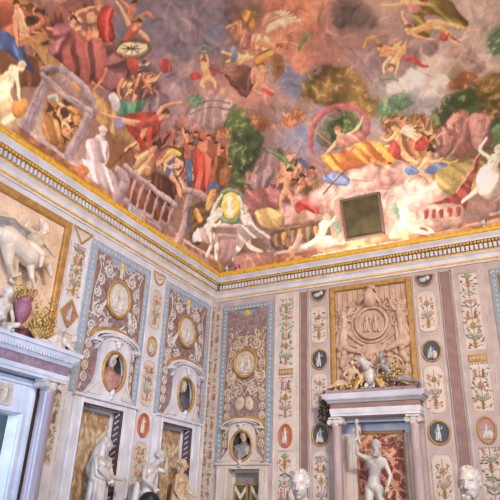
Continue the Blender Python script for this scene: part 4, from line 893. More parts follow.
('p',(206,184,174),[(78,-29,834),(116,-22,829),(152,-12,804),(176,-5,769),(153,-2,747),(134,-10,791),(101,-13,797),(72,-12,774),(50,-12,744),(64,-21,800)],0.027,(156,132,126),0.9,1),
('p',(172,126,104),[(61,-11,760),(132,-4,761),(159,-3,756),(159,-1,725),(71,-6,721)],0.027,(146,100,84),0.4,1),
('p',(150,110,52),[(9,-62,743),(28,-25,743),(55,-10,739),(32,-18,712),(13,-45,716)],0.032,(120,84,40),0.5,1),
('s',(150,110,92),[(192,-16,816),(267,-14,812),(323,-14,811)],[0.042,0.041,0.039],0.3,0.35,1),
('p',(122,90,66),[(163,-13,807),(240,-13,808),(307,-12,805),(313,-3,760),(246,-3,757),(165,-4,761)],0.031,(96,72,54),0.5,1),
('s',(150,132,104),[(173,-10,795),(172,-5,772)],[0.074,0.043],0.4,0.35,1),
('s',(196,146,72),[(195,-10,795),(194,-5,772)],[0.074,0.042],0.4,0.35,1),
('s',(150,132,104),[(217,-10,795),(216,-5,773)],[0.073,0.042],0.4,0.35,1),
('s',(196,146,72),[(238,-10,795),(237,-5,773)],[0.072,0.041],0.4,0.35,1),
('s',(150,132,104),[(259,-10,795),(258,-5,773)],[0.071,0.041],0.4,0.35,1),
('s',(196,146,72),[(280,-10,795),(279,-5,773)],[0.071,0.041],0.4,0.35,1),
('s',(150,132,104),[(301,-10,795),(300,-5,773)],[0.07,0.04],0.4,0.35,1),
('s',(196,156,136),[(213,-2,752),(312,-2,752),(350,-2,753)],[0.118,0.113,0.111],0.3,0.35,1),
('p',(206,160,142),[(333,-24,842),(360,-24,841),(354,-2,752),(332,-2,751)],0.024,(180,134,120),0.4,1),
('p',(212,172,154),[(458,-22,835),(481,-22,835),(474,-2,749),(451,-1,743)],0.023,(186,146,134),0.4,1),
('s',(206,176,164),[(350,-28,852),(411,-27,849),(469,-25,844)],[0.053,0.052,0.05],0.3,0.35,1),
('s',(140,172,150),[(332,-11,800),(337,-7,780)],[0.062,0.074],0.3,0.35,1),
('s',(140,172,150),[(473,-15,814),(475,-9,791)],[0.069,0.069],0.3,0.35,1),
('s',(240,218,186),[(288,-4,764),(313,-4,764),(317,-2,749)],[0.099,0.068,0.04],0.34,0.35,1),
('s',(240,218,186),[(283,-4,765),(256,-3,755),(240,-2,753)],[0.099,0.07,0.042],0.34,0.35,1),
('s',(240,218,186),[(301,-11,798),(295,-7,784),(288,-5,769)],[0.135,0.116,0.116],0.34,0.35,1),
('s',(163,148,126),[(304,-9,793),(295,-7,784),(288,-5,769)],[0.016,0.014,0.012],0,0.8,0.55),
('s',(240,218,186),[(306,-10,795),(322,-12,802),(334,-15,814)],[0.062,0.045,0.029],0.32,0.35,1),
('s',(240,218,186),[(301,-11,798),(311,-14,811)],[0.06,0.06],0.2,0.35,1),
('s',(240,218,186),[(311,-14,811),(310,-13,808)],[0.094,0.08],0.3,0.35,1),
('s',(214,186,150),[(305,-16,817),(312,-16,819),(318,-15,813)],[0.045,0.059,0.04],0.2,0.35,1),
('s',(148,135,115),[(306,-14,812),(315,-14,810)],[0.014,0.014],0,0.6,0.7),
('s',(168,152,130),[(311,-14,811),(311,-13,808)],[0.01,0.012],0,0.6,0.6),
('s',(240,216,188),[(506,-3,757),(529,-3,761),(548,-1,734)],[0.093,0.064,0.037],0.34,0.35,1),
('s',(240,216,188),[(502,-2,753),(522,-1,739),(560,0,727)],[0.094,0.064,0.037],0.34,0.35,1),
('s',(240,216,188),[(493,-10,794),(500,-6,775),(506,-3,757)],[0.129,0.11,0.11],0.34,0.35,1),
('s',(163,146,127),[(495,-8,789),(500,-6,775),(506,-3,757)],[0.015,0.013,0.011],0,0.8,0.55),
('s',(240,216,188),[(493,-9,792),(481,-5,771),(475,-2,753)],[0.059,0.044,0.029],0.32,0.35,1),
('s',(240,216,188),[(493,-10,794),(489,-14,811)],[0.057,0.057],0.2,0.35,1),
('s',(240,216,188),[(489,-14,811),(488,-13,808)],[0.091,0.076],0.3,0.35,1),
('s',(216,188,158),[(484,-16,817),(490,-16,819),(496,-15,813)],[0.043,0.057,0.038],0.2,0.35,1),
('s',(148,133,116),[(485,-14,812),(493,-14,810)],[0.013,0.013],0,0.6,0.7),
('s',(168,151,131),[(489,-14,811),(489,-13,808)],[0.01,0.011],0,0.6,0.6),
('p',(236,212,186),[(489,-10,797),(514,-7,783),(528,-3,757),(505,-1,743),(485,-3,761)],0.023,(206,176,152),0.7,1),
('s',(196,156,140),[(237,-7,783),(225,-3,760)],[0.103,0.104],0.3,0.35,1),
('s',(186,150,140),[(542,0,726),(585,0,727),(625,0,724)],[0.067,0.066,0.064],0.3,0.35,1),
('p',(196,164,150),[(529,-10,794),(585,-9,791),(617,-7,780),(616,-1,744),(565,-1,740),(528,-3,757)],0.026,(176,140,128),0.5,1),
('s',(158,72,54),[(540,-7,782),(540,-5,769)],[0.062,0.045],0.4,0.35,1),
('s',(158,72,54),[(558,-7,781),(557,-4,767)],[0.062,0.044],0.4,0.35,1),
('s',(158,72,54),[(574,-6,779),(573,-4,765)],[0.061,0.044],0.4,0.35,1),
('s',(158,72,54),[(591,-6,777),(590,-4,764)],[0.061,0.043],0.4,0.35,1),
('s',(158,72,54),[(608,-6,776),(607,-4,762)],[0.06,0.043],0.4,0.35,1),
('s',(232,212,192),[(677,-19,828),(650,-13,808),(618,-8,789)],[0.091,0.064,0.038],0.34,0.35,1),
('s',(232,212,192),[(684,-17,822),(696,-11,798),(679,-4,767)],[0.09,0.062,0.037],0.34,0.35,1),
('s',(232,212,192),[(699,-33,863),(690,-27,847),(682,-20,831)],[0.123,0.105,0.106],0.34,0.35,1),
('s',(157,144,130),[(701,-31,858),(690,-27,847),(682,-20,831)],[0.015,0.013,0.011],0,0.8,0.55),
('s',(232,212,192),[(691,-32,861),(672,-44,885),(688,-55,904)],[0.057,0.042,0.027],0.32,0.35,1),
('s',(232,212,192),[(686,-31,858),(670,-21,833),(655,-17,820)],[0.057,0.043,0.028],0.32,0.35,1),
('s',(232,212,192),[(699,-33,863),(706,-40,877)],[0.055,0.054],0.2,0.35,1),
('s',(232,212,192),[(706,-40,877),(706,-39,875)],[0.086,0.073],0.3,0.35,1),
('s',(206,184,164),[(702,-43,883),(707,-44,884),(713,-41,879)],[0.041,0.054,0.036],0.2,0.35,1),
('s',(143,131,119),[(702,-41,879),(710,-40,877)],[0.013,0.013],0,0.6,0.7),
('s',(162,148,134),[(706,-40,877),(706,-39,874)],[0.009,0.011],0,0.6,0.6),
('p',(224,204,188),[(665,-28,851),(690,-29,853),(703,-23,838),(694,-8,786),(670,-7,782),(650,-14,812)],0.025,(182,156,146),0.9,1),
('s',(110,150,104),[(709,-61,914),(718,-62,915)],[0.08,0.1],0.3,0.35,1),
('c',(176,136,128),[(654,-3,759),(679,-4,767),(629,-2,750)],[0.21,0.19,0.17],(140,106,102)),
('s',(192,152,132),[(610,-1,731),(686,-1,734)],[0.054,0.052],0.3,0.35,1)]
# ------------------------------------------------------------------ the painted vault
def vnoise(P, s, seed):
    r=np.random.RandomState(seed); T=r.rand(64,64,64).astype(np.float32)
    Q=P/s+17.3; i=np.floor(Q).astype(int); f=Q-i; f=f*f*(3-2*f); o=0
    for dx in (0,1):
        for dy in (0,1):
            for dz in (0,1):
                w=(f[:,0] if dx else 1-f[:,0])*(f[:,1] if dy else 1-f[:,1])*(f[:,2] if dz else 1-f[:,2])
                o=o+w*T[(i[:,0]+dx)%64,(i[:,1]+dy)%64,(i[:,2]+dz)%64]
    return o
def catmull(P, closed, k=4):
    P=np.asarray(P,float); n=len(P); out=[]
    m=n if closed else n-1
    for i in range(m):
        if closed: a,b,c,d=P[(i-1)%n],P[i],P[(i+1)%n],P[(i+2)%n]
        else: a,b,c,d=P[max(i-1,0)],P[i],P[i+1],P[min(i+2,n-1)]
        for q in range(k):
            t=q/k; out.append(.5*(2*b+(c-a)*t+(2*a-5*b+4*c-d)*t*t+(3*b-3*c+d-a)*t**3))
    if not closed: out.append(P[-1])
    return np.array(out)
def paint(P, shapes):
    N=len(P); P=P+(np.stack([vnoise(P,.22,11),vnoise(P,.22,12),vnoise(P,.22,13)],-1)-.5)*.045+(np.stack([vnoise(P,.07,14),vnoise(P,.07,15),vnoise(P,.07,16)],-1)-.5)*.022; n1=vnoise(P,1.1,1); n2=vnoise(P,.35,2); n3=vnoise(P,.12,3); n4=vnoise(P,.05,4); n5=vnoise(P,.7,5)
    lc=lambda c: np.array(lin(c)[:3])
    gs=[s for s in shapes if s[0]=='g']; col=np.zeros((N,3)); wt=np.zeros(N)
    Pw=P+np.stack([n1-.5,n5-.5,n2-.5],-1)*.7
    for s in gs:
        d=((Pw-np.array(s[2][0])/100)**2).sum(1); w=1/(d+.04)**2; col+=w[:,None]*lc(s[1]); wt+=w
    col/=wt[:,None]
    def mix(idx,c,a):
        col[idx]=col[idx]*(1-a[:,None])+c*a[:,None]
    def frame(pts):
        c=pts.mean(0); e=.05; h=lambda x,y: float(vz(np.array([x]),np.array([y]))[0])
        x=max(c[0],.06); y=min(c[1],-.06); zx=(h(x+e,y)-h(x-e,y))/(2*e); zy=(h(x,y+e)-h(x,y-e))/(2*e)
        nn=np.array([zx,zy,-1.]); nn/=np.linalg.norm(nn); up=np.array([0,0,1.]); e1=np.cross(up,nn)
        e1=e1/np.linalg.norm(e1) if np.linalg.norm(e1)>.05 else np.array([.83,.55,0]); e2=np.cross(nn,e1); return c,e1,e2
    ck=np.floor(P/.5).astype(np.int64); key=(ck[:,0]*512+(ck[:,1]+256))*512+ck[:,2]; order=np.argsort(key,kind='stable'); sk=key[order]
    def near(c,r):
        o=[]; a=np.floor((c-r)/.5).astype(int); b=np.floor((c+r)/.5).astype(int)
        for x in range(a[0],b[0]+1):
            for y in range(a[1],b[1]+1):
                k0=(x*512+(y+256))*512; i,j=np.searchsorted(sk,[k0+a[2],k0+b[2]+1]); o.append(order[i:j])
        return np.concatenate(o)
    def dab(c,e1,e2,ang,L,W,fn,bend=0):
        I=near(c,L)
        if not len(I): return
        Q=P[I]-c; u=Q@(e1*math.cos(ang)+e2*math.sin(ang)); v=Q@(e2*math.cos(ang)-e1*math.sin(ang)); v=v-bend*u*u/L
        ww=W*np.clip(1-(u/L)**2,0,1)**.5+1e-6; a=np.clip((1-np.abs(v)/ww)*2.2,0,1)*(np.abs(u)<L); fn(I,a,v/ww)
    for s in shapes:
        k=s[0]
        if k=='x':
            pts=np.array(s[2],float)/100; cc,e1,e2=frame(pts); R=random.Random(len(pts)*7+s[3]); q=np.stack([(pts-cc)@e1,(pts-cc)@e2],-1)
            for _ in range(s[3]):
                w_=np.array([R.random()**2 for _ in pts]); w_/=w_.sum(); cpos=pts.T@w_; z=float(vz(cpos[:1],cpos[1:2])[0]); cpos=np.array([cpos[0],cpos[1],min(z,cpos[2]+.6)]) 
                I=near(cpos,.3)
                if not len(I): continue
                cpos=P[I[np.argmin(((P[I]-cpos)**2).sum(1))]]; c1=lc(R.choice(s[1])); L=s[4]*R.uniform(.5,1.2)
                dab(cpos,e1,e2,R.gauss(1.2,.7),L,L*R.uniform(.22,.4),lambda I,a,t:mix(I,np.clip(c1*(1.05-.45*t[:,None]),0,1),a*.9),R.uniform(-.6,.6))
            continue
        if k=='g': continue
        if k=='k':
            hz=P[:,2]-(HS+.1)
            for z0,z1,a,b in s[1]:
                I=np.where((hz>=z0)&(hz<z1))[0]; t=np.clip((n3[I]-.35)*3,0,1)[:,None]; col[I]=lc(a)*(1-t)+lc(b)*t
            continue
        pts=np.array(s[2],float)/100; cc,e1,e2=frame(pts)
        ext=np.abs(pts-cc).max()+ (max(s[3]) if k in 'sc' else s[3] if k=='b' else .3)*1.6+.15
        I=np.where((np.abs(P-cc)<ext).all(1))[0]
        if not len(I): continue
        Q=P[I]-cc; U=np.stack([Q@e1,Q@e2],-1)
        q2=lambda p: np.stack([(p-cc)@e1,(p-cc)@e2],-1)
        if k=='b':
            d=np.sqrt(((P[I]-pts[0])**2).sum(1))/s[3]+(n5[I]-.5)*s[5]*1.2
            mix(I,lc(s[1]),np.clip(1.2-d,0,1)**1.2*s[4])
        elif k=='c':
            best=np.full(len(I),-9.); sh=np.zeros(len(I))
            for p,r in zip(q2(pts),s[3]):
                D=U-p; d=1-np.sqrt((D**2).sum(1))/r; b=d>best; best=np.where(b,d,best); sh=np.where(b,D[:,1]/r,sh)
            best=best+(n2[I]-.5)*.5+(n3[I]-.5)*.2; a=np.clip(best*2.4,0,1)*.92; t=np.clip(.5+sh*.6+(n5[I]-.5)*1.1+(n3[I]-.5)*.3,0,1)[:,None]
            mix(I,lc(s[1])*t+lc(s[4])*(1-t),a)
        elif k=='s':
            path=catmull(q2(pts),False,3) if len(pts)>2 else q2(pts); w0=np.array(s[3]); w=np.interp(np.linspace(0,1,len(path)),np.linspace(0,1,len(w0)),w0)
            bd=np.full(len(I),9.); bs=np.zeros(len(I))
            for a,b,wa,wb in zip(path,path[1:],w,w[1:]):
                d=b-a; L=(d**2).sum()+1e-9; t=np.clip(((U-a)@d)/L,0,1); R=U-(a+t[:,None]*d); dist=np.sqrt((R**2).sum(1))/(wa+(wb-wa)*t)
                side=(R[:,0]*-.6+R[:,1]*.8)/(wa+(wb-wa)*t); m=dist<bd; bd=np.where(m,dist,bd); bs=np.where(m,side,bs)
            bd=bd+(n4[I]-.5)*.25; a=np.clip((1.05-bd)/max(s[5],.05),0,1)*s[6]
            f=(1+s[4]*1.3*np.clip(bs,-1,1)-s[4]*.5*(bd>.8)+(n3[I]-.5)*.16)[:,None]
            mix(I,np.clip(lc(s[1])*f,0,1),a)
        elif k=='m':
            q=q2(pts); c0=q.mean(0); rr=np.interp(np.arctan2(U[:,1]-c0[1],U[:,0]-c0[0]),*(lambda A,R:(A,R))(*[np.array(z) for z in zip(*sorted((math.atan2(a[1]-c0[1],a[0]-c0[0]),float(np.hypot(*(a-c0)))) for a in q))]),period=2*PI)
            a=np.clip((1-np.hypot(*(U-c0).T)/rr+(n2[I]-.5)*.3)*5,0,1)*.9; L=s[1]; Z=(P[I]+np.stack([n2[I],n3[I],n5[I]],-1)*.28)/.17; Zi=np.floor(Z).astype(int); i0=((Zi[:,0]*73856093)^(Zi[:,1]*19349663)^(Zi[:,2]*83492791))%len(L); f=n3[I][:,None]; T=np.array([lc(x) for x in L]); mix(I,T[i0]*(.8+.35*f),a)
        else:
            path=catmull(q2(pts),True,4); inside=np.zeros(len(I),bool); dd=np.full(len(I),9.)
            for a,b in zip(path,np.roll(path,-1,0)):
                d=b-a; L=(d**2).sum()+1e-9; t=np.clip(((U-a)@d)/L,0,1); dd=np.minimum(dd,np.sqrt(((U-(a+t[:,None]*d))**2).sum(1)))
                cr=((a[1]>U[:,1])!=(b[1]>U[:,1])); xx=(b[0]-a[0])*(U[:,1]-a[1])/(b[1]-a[1]+1e-12)+a[0]; inside^=cr&(U[:,0]<xx)
            sd=np.where(inside,dd,-dd)
            if k=='p':
                soft=max(s[3],.01); sd=sd+(n3[I]-.5)*soft*1.2; a=np.clip(sd/soft+.5,0,1)*s[6]; c=lc(s[1])
                if s[4]:
                    v=path.max(0)-path.min(0); ang=.9 if v[0]>v[1] else 2.2; ph=U@np.array([math.sin(ang),math.cos(ang)])
                    pp=U@np.array([math.cos(ang),-math.sin(ang)]); W3=np.stack([ph/.085+n2[I]*1.8+n1[I]*1.5,pp/.6+n2[I]*1.2,pp*0+cc[0]*7],-1); fo=np.clip((vnoise(W3,1.0,8)-.3)*2.8,0,1); t=np.clip(s[5]*fo*1.15+ (n3[I]-.5)*.4+.25*np.clip(1-sd/(soft*4),0,1),0,1)[:,None]
                    c=c*(1-t)+lc(s[4])*t; hh=np.clip((.22-fo)*4,0,1)[:,None]*.35; c=c*(1+hh)
                else: c=c*(1+(n3[I]-.5)*.2)[:,None]
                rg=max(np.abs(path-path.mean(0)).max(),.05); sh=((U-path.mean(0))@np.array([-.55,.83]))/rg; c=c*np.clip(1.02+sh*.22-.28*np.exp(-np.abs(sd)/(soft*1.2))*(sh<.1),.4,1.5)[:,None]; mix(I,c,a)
            else:
                A,B,D=[lc(x) for x in s[1]]
                e=sd/.22; m=n2[I]*.5+n3[I]*.35+n4[I]*.25; a=np.clip((e*.45+m-s[3]-.22)*7,0,1)*.95
                t=np.clip((n5[I]*.4+n2[I]*.4+n3[I]*.35-.42)*3.2,0,1)[:,None]; hl=(np.clip((n3[I]*.6+n4[I]*.5-.60)*7,0,1)*(n2[I]>.42))[:,None]
                c=(B*(1-t)+A*t); c=c*(1-hl)+D*hl; mix(I,c,a)
    R=random.Random(5); vis=np.where((P[:,0]<12)&(P[:,1]>-9))[0]
    for _ in range(2600):
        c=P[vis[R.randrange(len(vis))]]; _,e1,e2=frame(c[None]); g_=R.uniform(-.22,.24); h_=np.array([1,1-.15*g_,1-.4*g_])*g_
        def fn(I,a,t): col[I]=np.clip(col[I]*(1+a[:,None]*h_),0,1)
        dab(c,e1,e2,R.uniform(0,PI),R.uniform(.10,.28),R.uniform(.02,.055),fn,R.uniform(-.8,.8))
    f=(1+(n4-.5)*.25+(n3-.5)*.30+(n2-.5)*.20+(n5-.5)*.30)[:,None]*np.array([1.30,1.25,1.16]); lum=col.mean(1,keepdims=True); col=lum+(col-lum)*.98
    o=.222*np.clip(col*f/.25,0,9)**1.2; m=o.mean(1,keepdims=True); return np.clip(m+(o-m)*.84,0.004,.9)
def vaxis(end, fine_to, step, coarse=.3):
    d=[]; a=0.0
    while True:
        x=RUN*(1-math.cos(a)) if a<PI/2 else None
        if x is None or x>fine_to: break
        d.append(x); a+=step/ math.hypot(RUN*math.sin(a),RISE*math.cos(a))
    x=d[-1]
    while x<end: x+= step*1.25 if x<fine_to else coarse; d.append(min(x,end))
    return np.array(d)
X_=vaxis(LEN_B,12.6,.018); Y_=-vaxis(LEN_L-3,9.6,.018)
XX,YY=np.meshgrid(X_,Y_,indexing='ij'); ZZ=vz(XX,YY); n1_,n2_=XX.shape
VP=np.stack([XX,YY,ZZ],-1).reshape(-1,3); ii=np.arange(n1_*n2_).reshape(n1_,n2_)
me=bpy.data.meshes.new('ceiling'); FQ=np.stack([ii[:-1,:-1],ii[:-1,1:],ii[1:,1:],ii[1:,:-1]],-1).reshape(-1,4)
me.vertices.add(len(VP)); me.vertices.foreach_set('co',VP.ravel()); me.loops.add(FQ.size); me.loops.foreach_set('vertex_index',FQ.ravel().astype(np.int32))
me.polygons.add(len(FQ)); me.polygons.foreach_set('loop_start',np.arange(0,FQ.size,4,dtype=np.int32)); me.polygons.foreach_set('loop_total',np.full(len(FQ),4,dtype=np.int32)); me.update(calc_edges=True)
me.polygons.foreach_set('use_smooth',[True]*len(FQ))
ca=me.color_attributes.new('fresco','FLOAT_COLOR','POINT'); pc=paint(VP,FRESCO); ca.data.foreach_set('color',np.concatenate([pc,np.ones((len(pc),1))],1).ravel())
fm=mat('fresco_paint',(160,130,120),None,30,.75,bump=.25)
an=fm.node_tree.nodes.new('ShaderNodeAttribute'); an.attribute_name='fresco'; fm.node_tree.links.new(an.outputs['Color'],fm.node_tree.nodes['Principled BSDF'].inputs['Base Color'])
me.materials.append(fm); vo=bpy.data.objects.new('ceiling',me); C.objects.link(vo); vo['kind']='structure'; print('vault verts',len(VP))
# ------------------------------------------------------------------ ornament vocabulary (all in the wall's own u, v, w)
def spiral(g, u, v, r, a0, turns, sg, th, w=.012, fl=.7):
    n=max(8,int(13*turns)); P=[];R=[]
    for i in range(n+1):
        t=i/n; a=a0+sg*2*PI*turns*t; q=r*(1-.82*t)
        P.append((u+q*math.cos(a),v+q*math.sin(a),w)); R.append(th*(1-.5*t))
    g.tube(P,R,5,fl); g.ell(P[-1],(th*1.2,th*1.2,th*.9),None,6,5)
def leaf(g, u, v, a, L, W, w=.012, th=.012):
    g.ell((u+math.cos(a)*L/2,v+math.sin(a)*L/2,w),(W/2,L/2,th),(0,0,a-PI/2),6,5)
def rosette(g, u, v, r, n=6, w=.014):
    for i in range(n): leaf(g,u,v,2*PI*i/n+.3,r,r*.6,w,r*.22)
    g.ell((u,v,w),(r*.3,r*.3,r*.35),None,6,5)
def acanthus(g, u, v, r, a0, turns, sg, th, w=.014):
    spiral(g,u,v,r,a0,turns,sg,th,w)
    n=int(6*turns)+2
    for i in range(n):
        t=i/(n+1); a=a0+sg*2*PI*turns*t; q=r*(1-.82*t)
        leaf(g,u+q*math.cos(a),v+q*math.sin(a),a+sg*.7,r*.42*(1-.5*t),r*.2,w,th*.8)
    rosette(g,u,v,r*.28,5,w)
def curve(g, pts, th, w=.012, k=5):
    P=[]
    for i in range(len(pts)-1):
        p0=pts[max(i-1,0)];p1=pts[i];p2=pts[i+1];p3=pts[min(i+2,len(pts)-1)]
        for s in range(5):
            t=s/5; P.append(tuple(.5*((2*b)+(-a+c)*t+(2*a-5*b+4*c-d)*t*t+(-a+3*b-3*c+d)*t**3) for a,b,c,d in zip(p0,p1,p2,p3))+(w,))
    P.append(tuple(pts[-1])+(w,)); g.tube(P,[th*(1-.4*i/len(P)) for i in range(len(P))],k,.7)
def figurine(g, u, v, h, w=.02, lean=0, th=1, arm=1):      # small relief figure, v is its foot line
    s=h; X=lambda a,b:(u+a*s+lean*b*s, v+b*s, w)
    g.ell(X(0,.9),(.07*s,.085*s,.06*s*th),None,8,6); g.cone(X(0,.76),X(.01,.5),.10*s,.085*s,7)
    g.cone(X(0,.48),X(-.05,.05),.10*s,.05*s,7); g.cone(X(.04,.48),X(.09,.05),.08*s,.045*s,7)
    g.cone(X(-.09,.74),X(-.2*arm,.52),.035*s,.028*s,6); g.cone(X(-.2*arm,.52),X(-.1,.42),.028*s,.022*s,6)
    g.cone(X(.09,.74),X(.2,.6+.1*arm),.035*s,.028*s,6); g.cone(X(.2,.6+.1*arm),X(.22,.84*arm),.028*s,.02*s,6)
    g.cone(X(-.12,.5),X(-.15,.1),.04*s,.06*s,6)
def vase(g, u, v, h, w=.014):
    for t,r in ((0,.20),(.1,.08),(.3,.22),(.5,.27),(.7,.2),(.82,.12),(.95,.22)):
        g.ell((u,v+t*h,w),(r*h,.09*h,.02),None,8,5)
def bird(g, u, v, s, sg=1, w=.016):
    g.ell((u,v,w),(.5*s,.24*s,.016),(0,0,sg*.5),8,5); g.ell((u+sg*.45*s,v+.35*s,w),(.16*s,.15*s,.015),None,6,5)
    leaf(g,u-sg*.2*s,v-.1*s,PI/2+sg*2.2,.7*s,.2*s,w); leaf(g,u+sg*.55*s,v+.36*s,0 if sg>0 else PI,.25*s,.08*s,w)
def grotesque(g, u, v0, v1, hw, seed, pal=(RED,GREEN,OCHRE,BROWN,NAVY,STUC)):
    st0=len(g.v); r=random.Random(seed); v=v0; g.use(OCHRE); g.tube([(u,v0,.008),(u,v1,.008)],.007,5)
    k=0
    while v < v1-.1:
        c=r.choice(pal); st=min(r.choice((.18,.21,.25)),v1-v); q=k%6
        if q==0:
            g.use(OCHRE); vase(g,u,v+.02,st*.8)
            g.use(GREEN)
            for s in(-1,1):
                for a in (.5,1.0): leaf(g,u+s*.02,v+st*.75,PI/2+s*a,hw*.9,hw*.24)
        elif q==1:
            for s in (-1,1):
                g.use(c); spiral(g,u+s*hw*.5,v+st*.35,hw*.42,PI/2-s*PI/2+.2,1.4,-s,.009)
                g.use(GREEN); leaf(g,u+s*hw*.5,v+st*.7,PI/2-s*.5,hw*.5,hw*.2)
                g.use(RED); rosette(g,u+s*hw*.62,v+st*.9,hw*.17,5)
        elif q==2:
            g.use(RED if r.random()<.5 else OCHRE); rosette(g,u,v+st*.4,hw*.4,7)
            g.use(GREEN)
            for s in (-1,1):
                curve(g,[(u,v),(u+s*hw*.5,v+st*.25),(u+s*hw*.8,v+st*.7)],.006); leaf(g,u+s*hw*.8,v+st*.7,PI/2+s*.6,hw*.35,hw*.2)
        elif q==3:
            for s in (-1,1):
                g.use(BROWN if s>0 else RED); figurine(g,u+s*hw*.45,v+.01,st*.85,.014,0,.4)
            g.use(OCHRE); g.bar(u-hw*.75,v-.008,u+hw*.75,v+.012,0,.012)
        elif q==4:
            g.use(NAVY if r.random()<.4 else GREEN)
            for s in (-1,1):
                spiral(g,u+s*hw*.4,v+st*.6,hw*.36,-PI/2,1.2,s,.008); leaf(g,u+s*hw*.1,v+st*.1,PI/2-s*1.0,hw*.8,hw*.18)
            g.use(RED); g.ell((u,v+st*.6,.012),(.03,.05,.014),None,7,5)
        else:
            g.use(c)
            for s in (-1,1): bird(g,u+s*hw*.45,v+st*.4,hw*.55,-s)
            g.use(GREEN); leaf(g,u,v+st*.1,PI/2,st*.8,hw*.3)
        g.use(r.choice((GREEN,RED,OCHRE,BROWN)))
        for s in (-1,1):
            for q in range(3): leaf(g,u+s*hw*(.25+.6*r.random()),v+st*r.random(),PI/2-s*r.uniform(.2,1.8),hw*.45,hw*.2)
            curve(g,[(u,v+st*.1),(u+s*hw*.6,v+st*.3),(u+s*hw*.9,v+st*.1)],.006)
        v+=st; k+=1
    g.xf(Matrix.Translation((0,0,.018)),st0); return g
def border(g, u0,v0,u1,v1,t,m,w=.02,bead=.06,sides='LRT'):
    g.use(m)
    if 'L' in sides: g.bar(u0,v0,u0+t,v1,0,w)
    if 'R' in sides: g.bar(u1-t,v0,u1,v1,0,w)
    if 'T' in sides: g.bar(u0+t,v1-t,u1-t,v1,0,w)
    g.use(BEAD)
    if 'L' in sides or 'R' in sides:
        n=int((v1-v0)/(bead*1.7))
        for i in range(n):
            v=v0+(i+.5)*(v1-v0)/n
            for s,uu in (('L',u0+t/2),('R',u1-t/2)):
                if s in sides: g.ell((uu,v,w),(t*.17,bead*.6,.012),(0,0,.5),6,5)
        for i in range(int((u1-u0)/(bead*1.7))):
            g.ell((u0+(i+.5)*bead*1.7,v1-t/2,w),(bead*.6,t*.17,.012),(0,0,.5),6,5)
def scroll_panel(F, u0,u1,v0,v1, mc, label, bl, br, bt, ground, stuc, top=True, trophy=False, seed=1, hole=None, bm_=BLUE, medm=STUCW):
    t=thing('grotesque_panel',label,'wall panel',F,(u0,v0,0)); U=u1-u0; V=v1-v0; uc=U/2; mv=mc[1]-v0; mu=mc[0]-u0; R=mc[2]
    g=G()
    if hole:
        a,b,c,d=hole[0]-u0,hole[1]-u0,max(hole[2]-v0,0),hole[3]-v0
        for q in ((0,0,a,V),(b,0,U,V),(a,d,b,V))+(((a,0,b,c),) if c>0 else ()): g.box((q[0],q[1],0),(q[2],q[3],.012))
    else: g.bar(0,0,U,V,0,.012)
    obj('panel_ground',g,ground,t)
    g=G(); border(g,-bl,0,U+br,V+bt,max(bl,.1),bm_,.024)
    # right border may differ in width from the left one
    obj('border',g,None,t)
    g=G().use(OCHRE)
    for a in ((-.012,0,0,V),(U,0,U+.012,V),(-.012,V,U+.012,V+.012)): g.bar(a[0],a[1],a[2],a[3],0,.03)
    obj('fillet',g,STUCW,t); g.mats=[]
    if top:
        g=G().use(bm_)
        for s in (-1,1):
            g.prism([(uc+s*x*U,V-y) for x,y in ((.05,0),(.28,0),(.24,.03),(.2,.09),(.13,.12),(.09,.17),(.03,.19),(0,.19),(0,0))],.012,.024)
        g.use(GOLD); rosette(g,uc,V-.1,.085,8,.03); obj('top_boss',g,None,t)
    g=G(); r=random.Random(seed)
    for s in (-1,1):
        acanthus(g,uc+s*U*.23,mv+R+.15,.14,PI/2+s*PI/2,1.6,s,.028)
        acanthus(g,uc+s*U*.37,mv+R*.75,.11,-PI/2,1.4,-s,.024)
        acanthus(g,uc+s*U*.40,mv-R*.1,.10,PI/2,1.5,s,.023)
        acanthus(g,uc+s*U*.34,mv-R-.02,.15,PI/2,1.7,-s,.029)
        acanthus(g,uc+s*U*.2,mv-R-.3,.14,PI/2,1.5,s,.028)
        acanthus(g,uc+s*U*.42,mv-R-.36,.10,0,1.4,-s,.023)
        curve(g,[(uc,mv+R+.3),(uc+s*.12,mv+R+.34),(uc+s*.2,mv+R+.28),(uc+s*.3,mv+R+.35)],.02,.014)
        curve(g,[(uc+s*U*.46,mv+R+.35),(uc+s*U*.4,mv+R+.1),(uc+s*U*.46,mv-.1),(uc+s*U*.4,mv-R-.1)],.012,.014)
        for i in range(22):
            leaf(g,uc+s*U*(.06+.34*r.random()),mv+R+.05+r.random()*.42,r.random()*6,.09,.04,.014)
        for i in range(12): leaf(g,uc+s*U*(.2+.27*r.random()),mv+R+.3+r.random()*.25,r.random()*6,.08,.035,.014)
        for i in range(26): leaf(g,uc+s*U*(.08+.36*r.random()),mv-R-.05-r.random()*.45,r.random()*6,.1,.04,.014)
        figurine(g,uc+s*U*.33,mv-R-.1,.34,.03,-s*.5,.8)
        # long side fronds that run down beside the bust niche
        v=mv-R-.5
        while v>.2:
            acanthus(g,uc+s*U*(.43),v,.085,PI/2,1.4,s,.021); leaf(g,uc+s*U*.44,v-.1,-PI/2+s*.4,.14,.05,.014)
            v-=.2
    figurine(g,uc,mv+R+.08,.3,.03,0,.8)
    if trophy:
        for s in (-1,1):
            g.tube([(uc-s*.3,mv-R-.32,.03),(uc+s*.28,mv-R-.06,.03)],.016,6); g.ell((uc+s*.12,mv-R-.62,.025),(.12,.17,.03),(0,0,s*.3),10,7)
            curve(g,[(uc,mv-R-.1),(uc+s*.08,mv-R-.25),(uc,mv-R-.45)],.016,.03)
    obj('scrollwork',g,stuc,t,True)
    m=obj('medallion',G().oval(mu,mv,R*.92,R*1.02,0,.04),medm,t)
    g=G(); g.torus(mu,mv,R*.95,R*1.05,.035,.045); obj('medallion_frame',g,OCHRE,m,True)
    g=G()
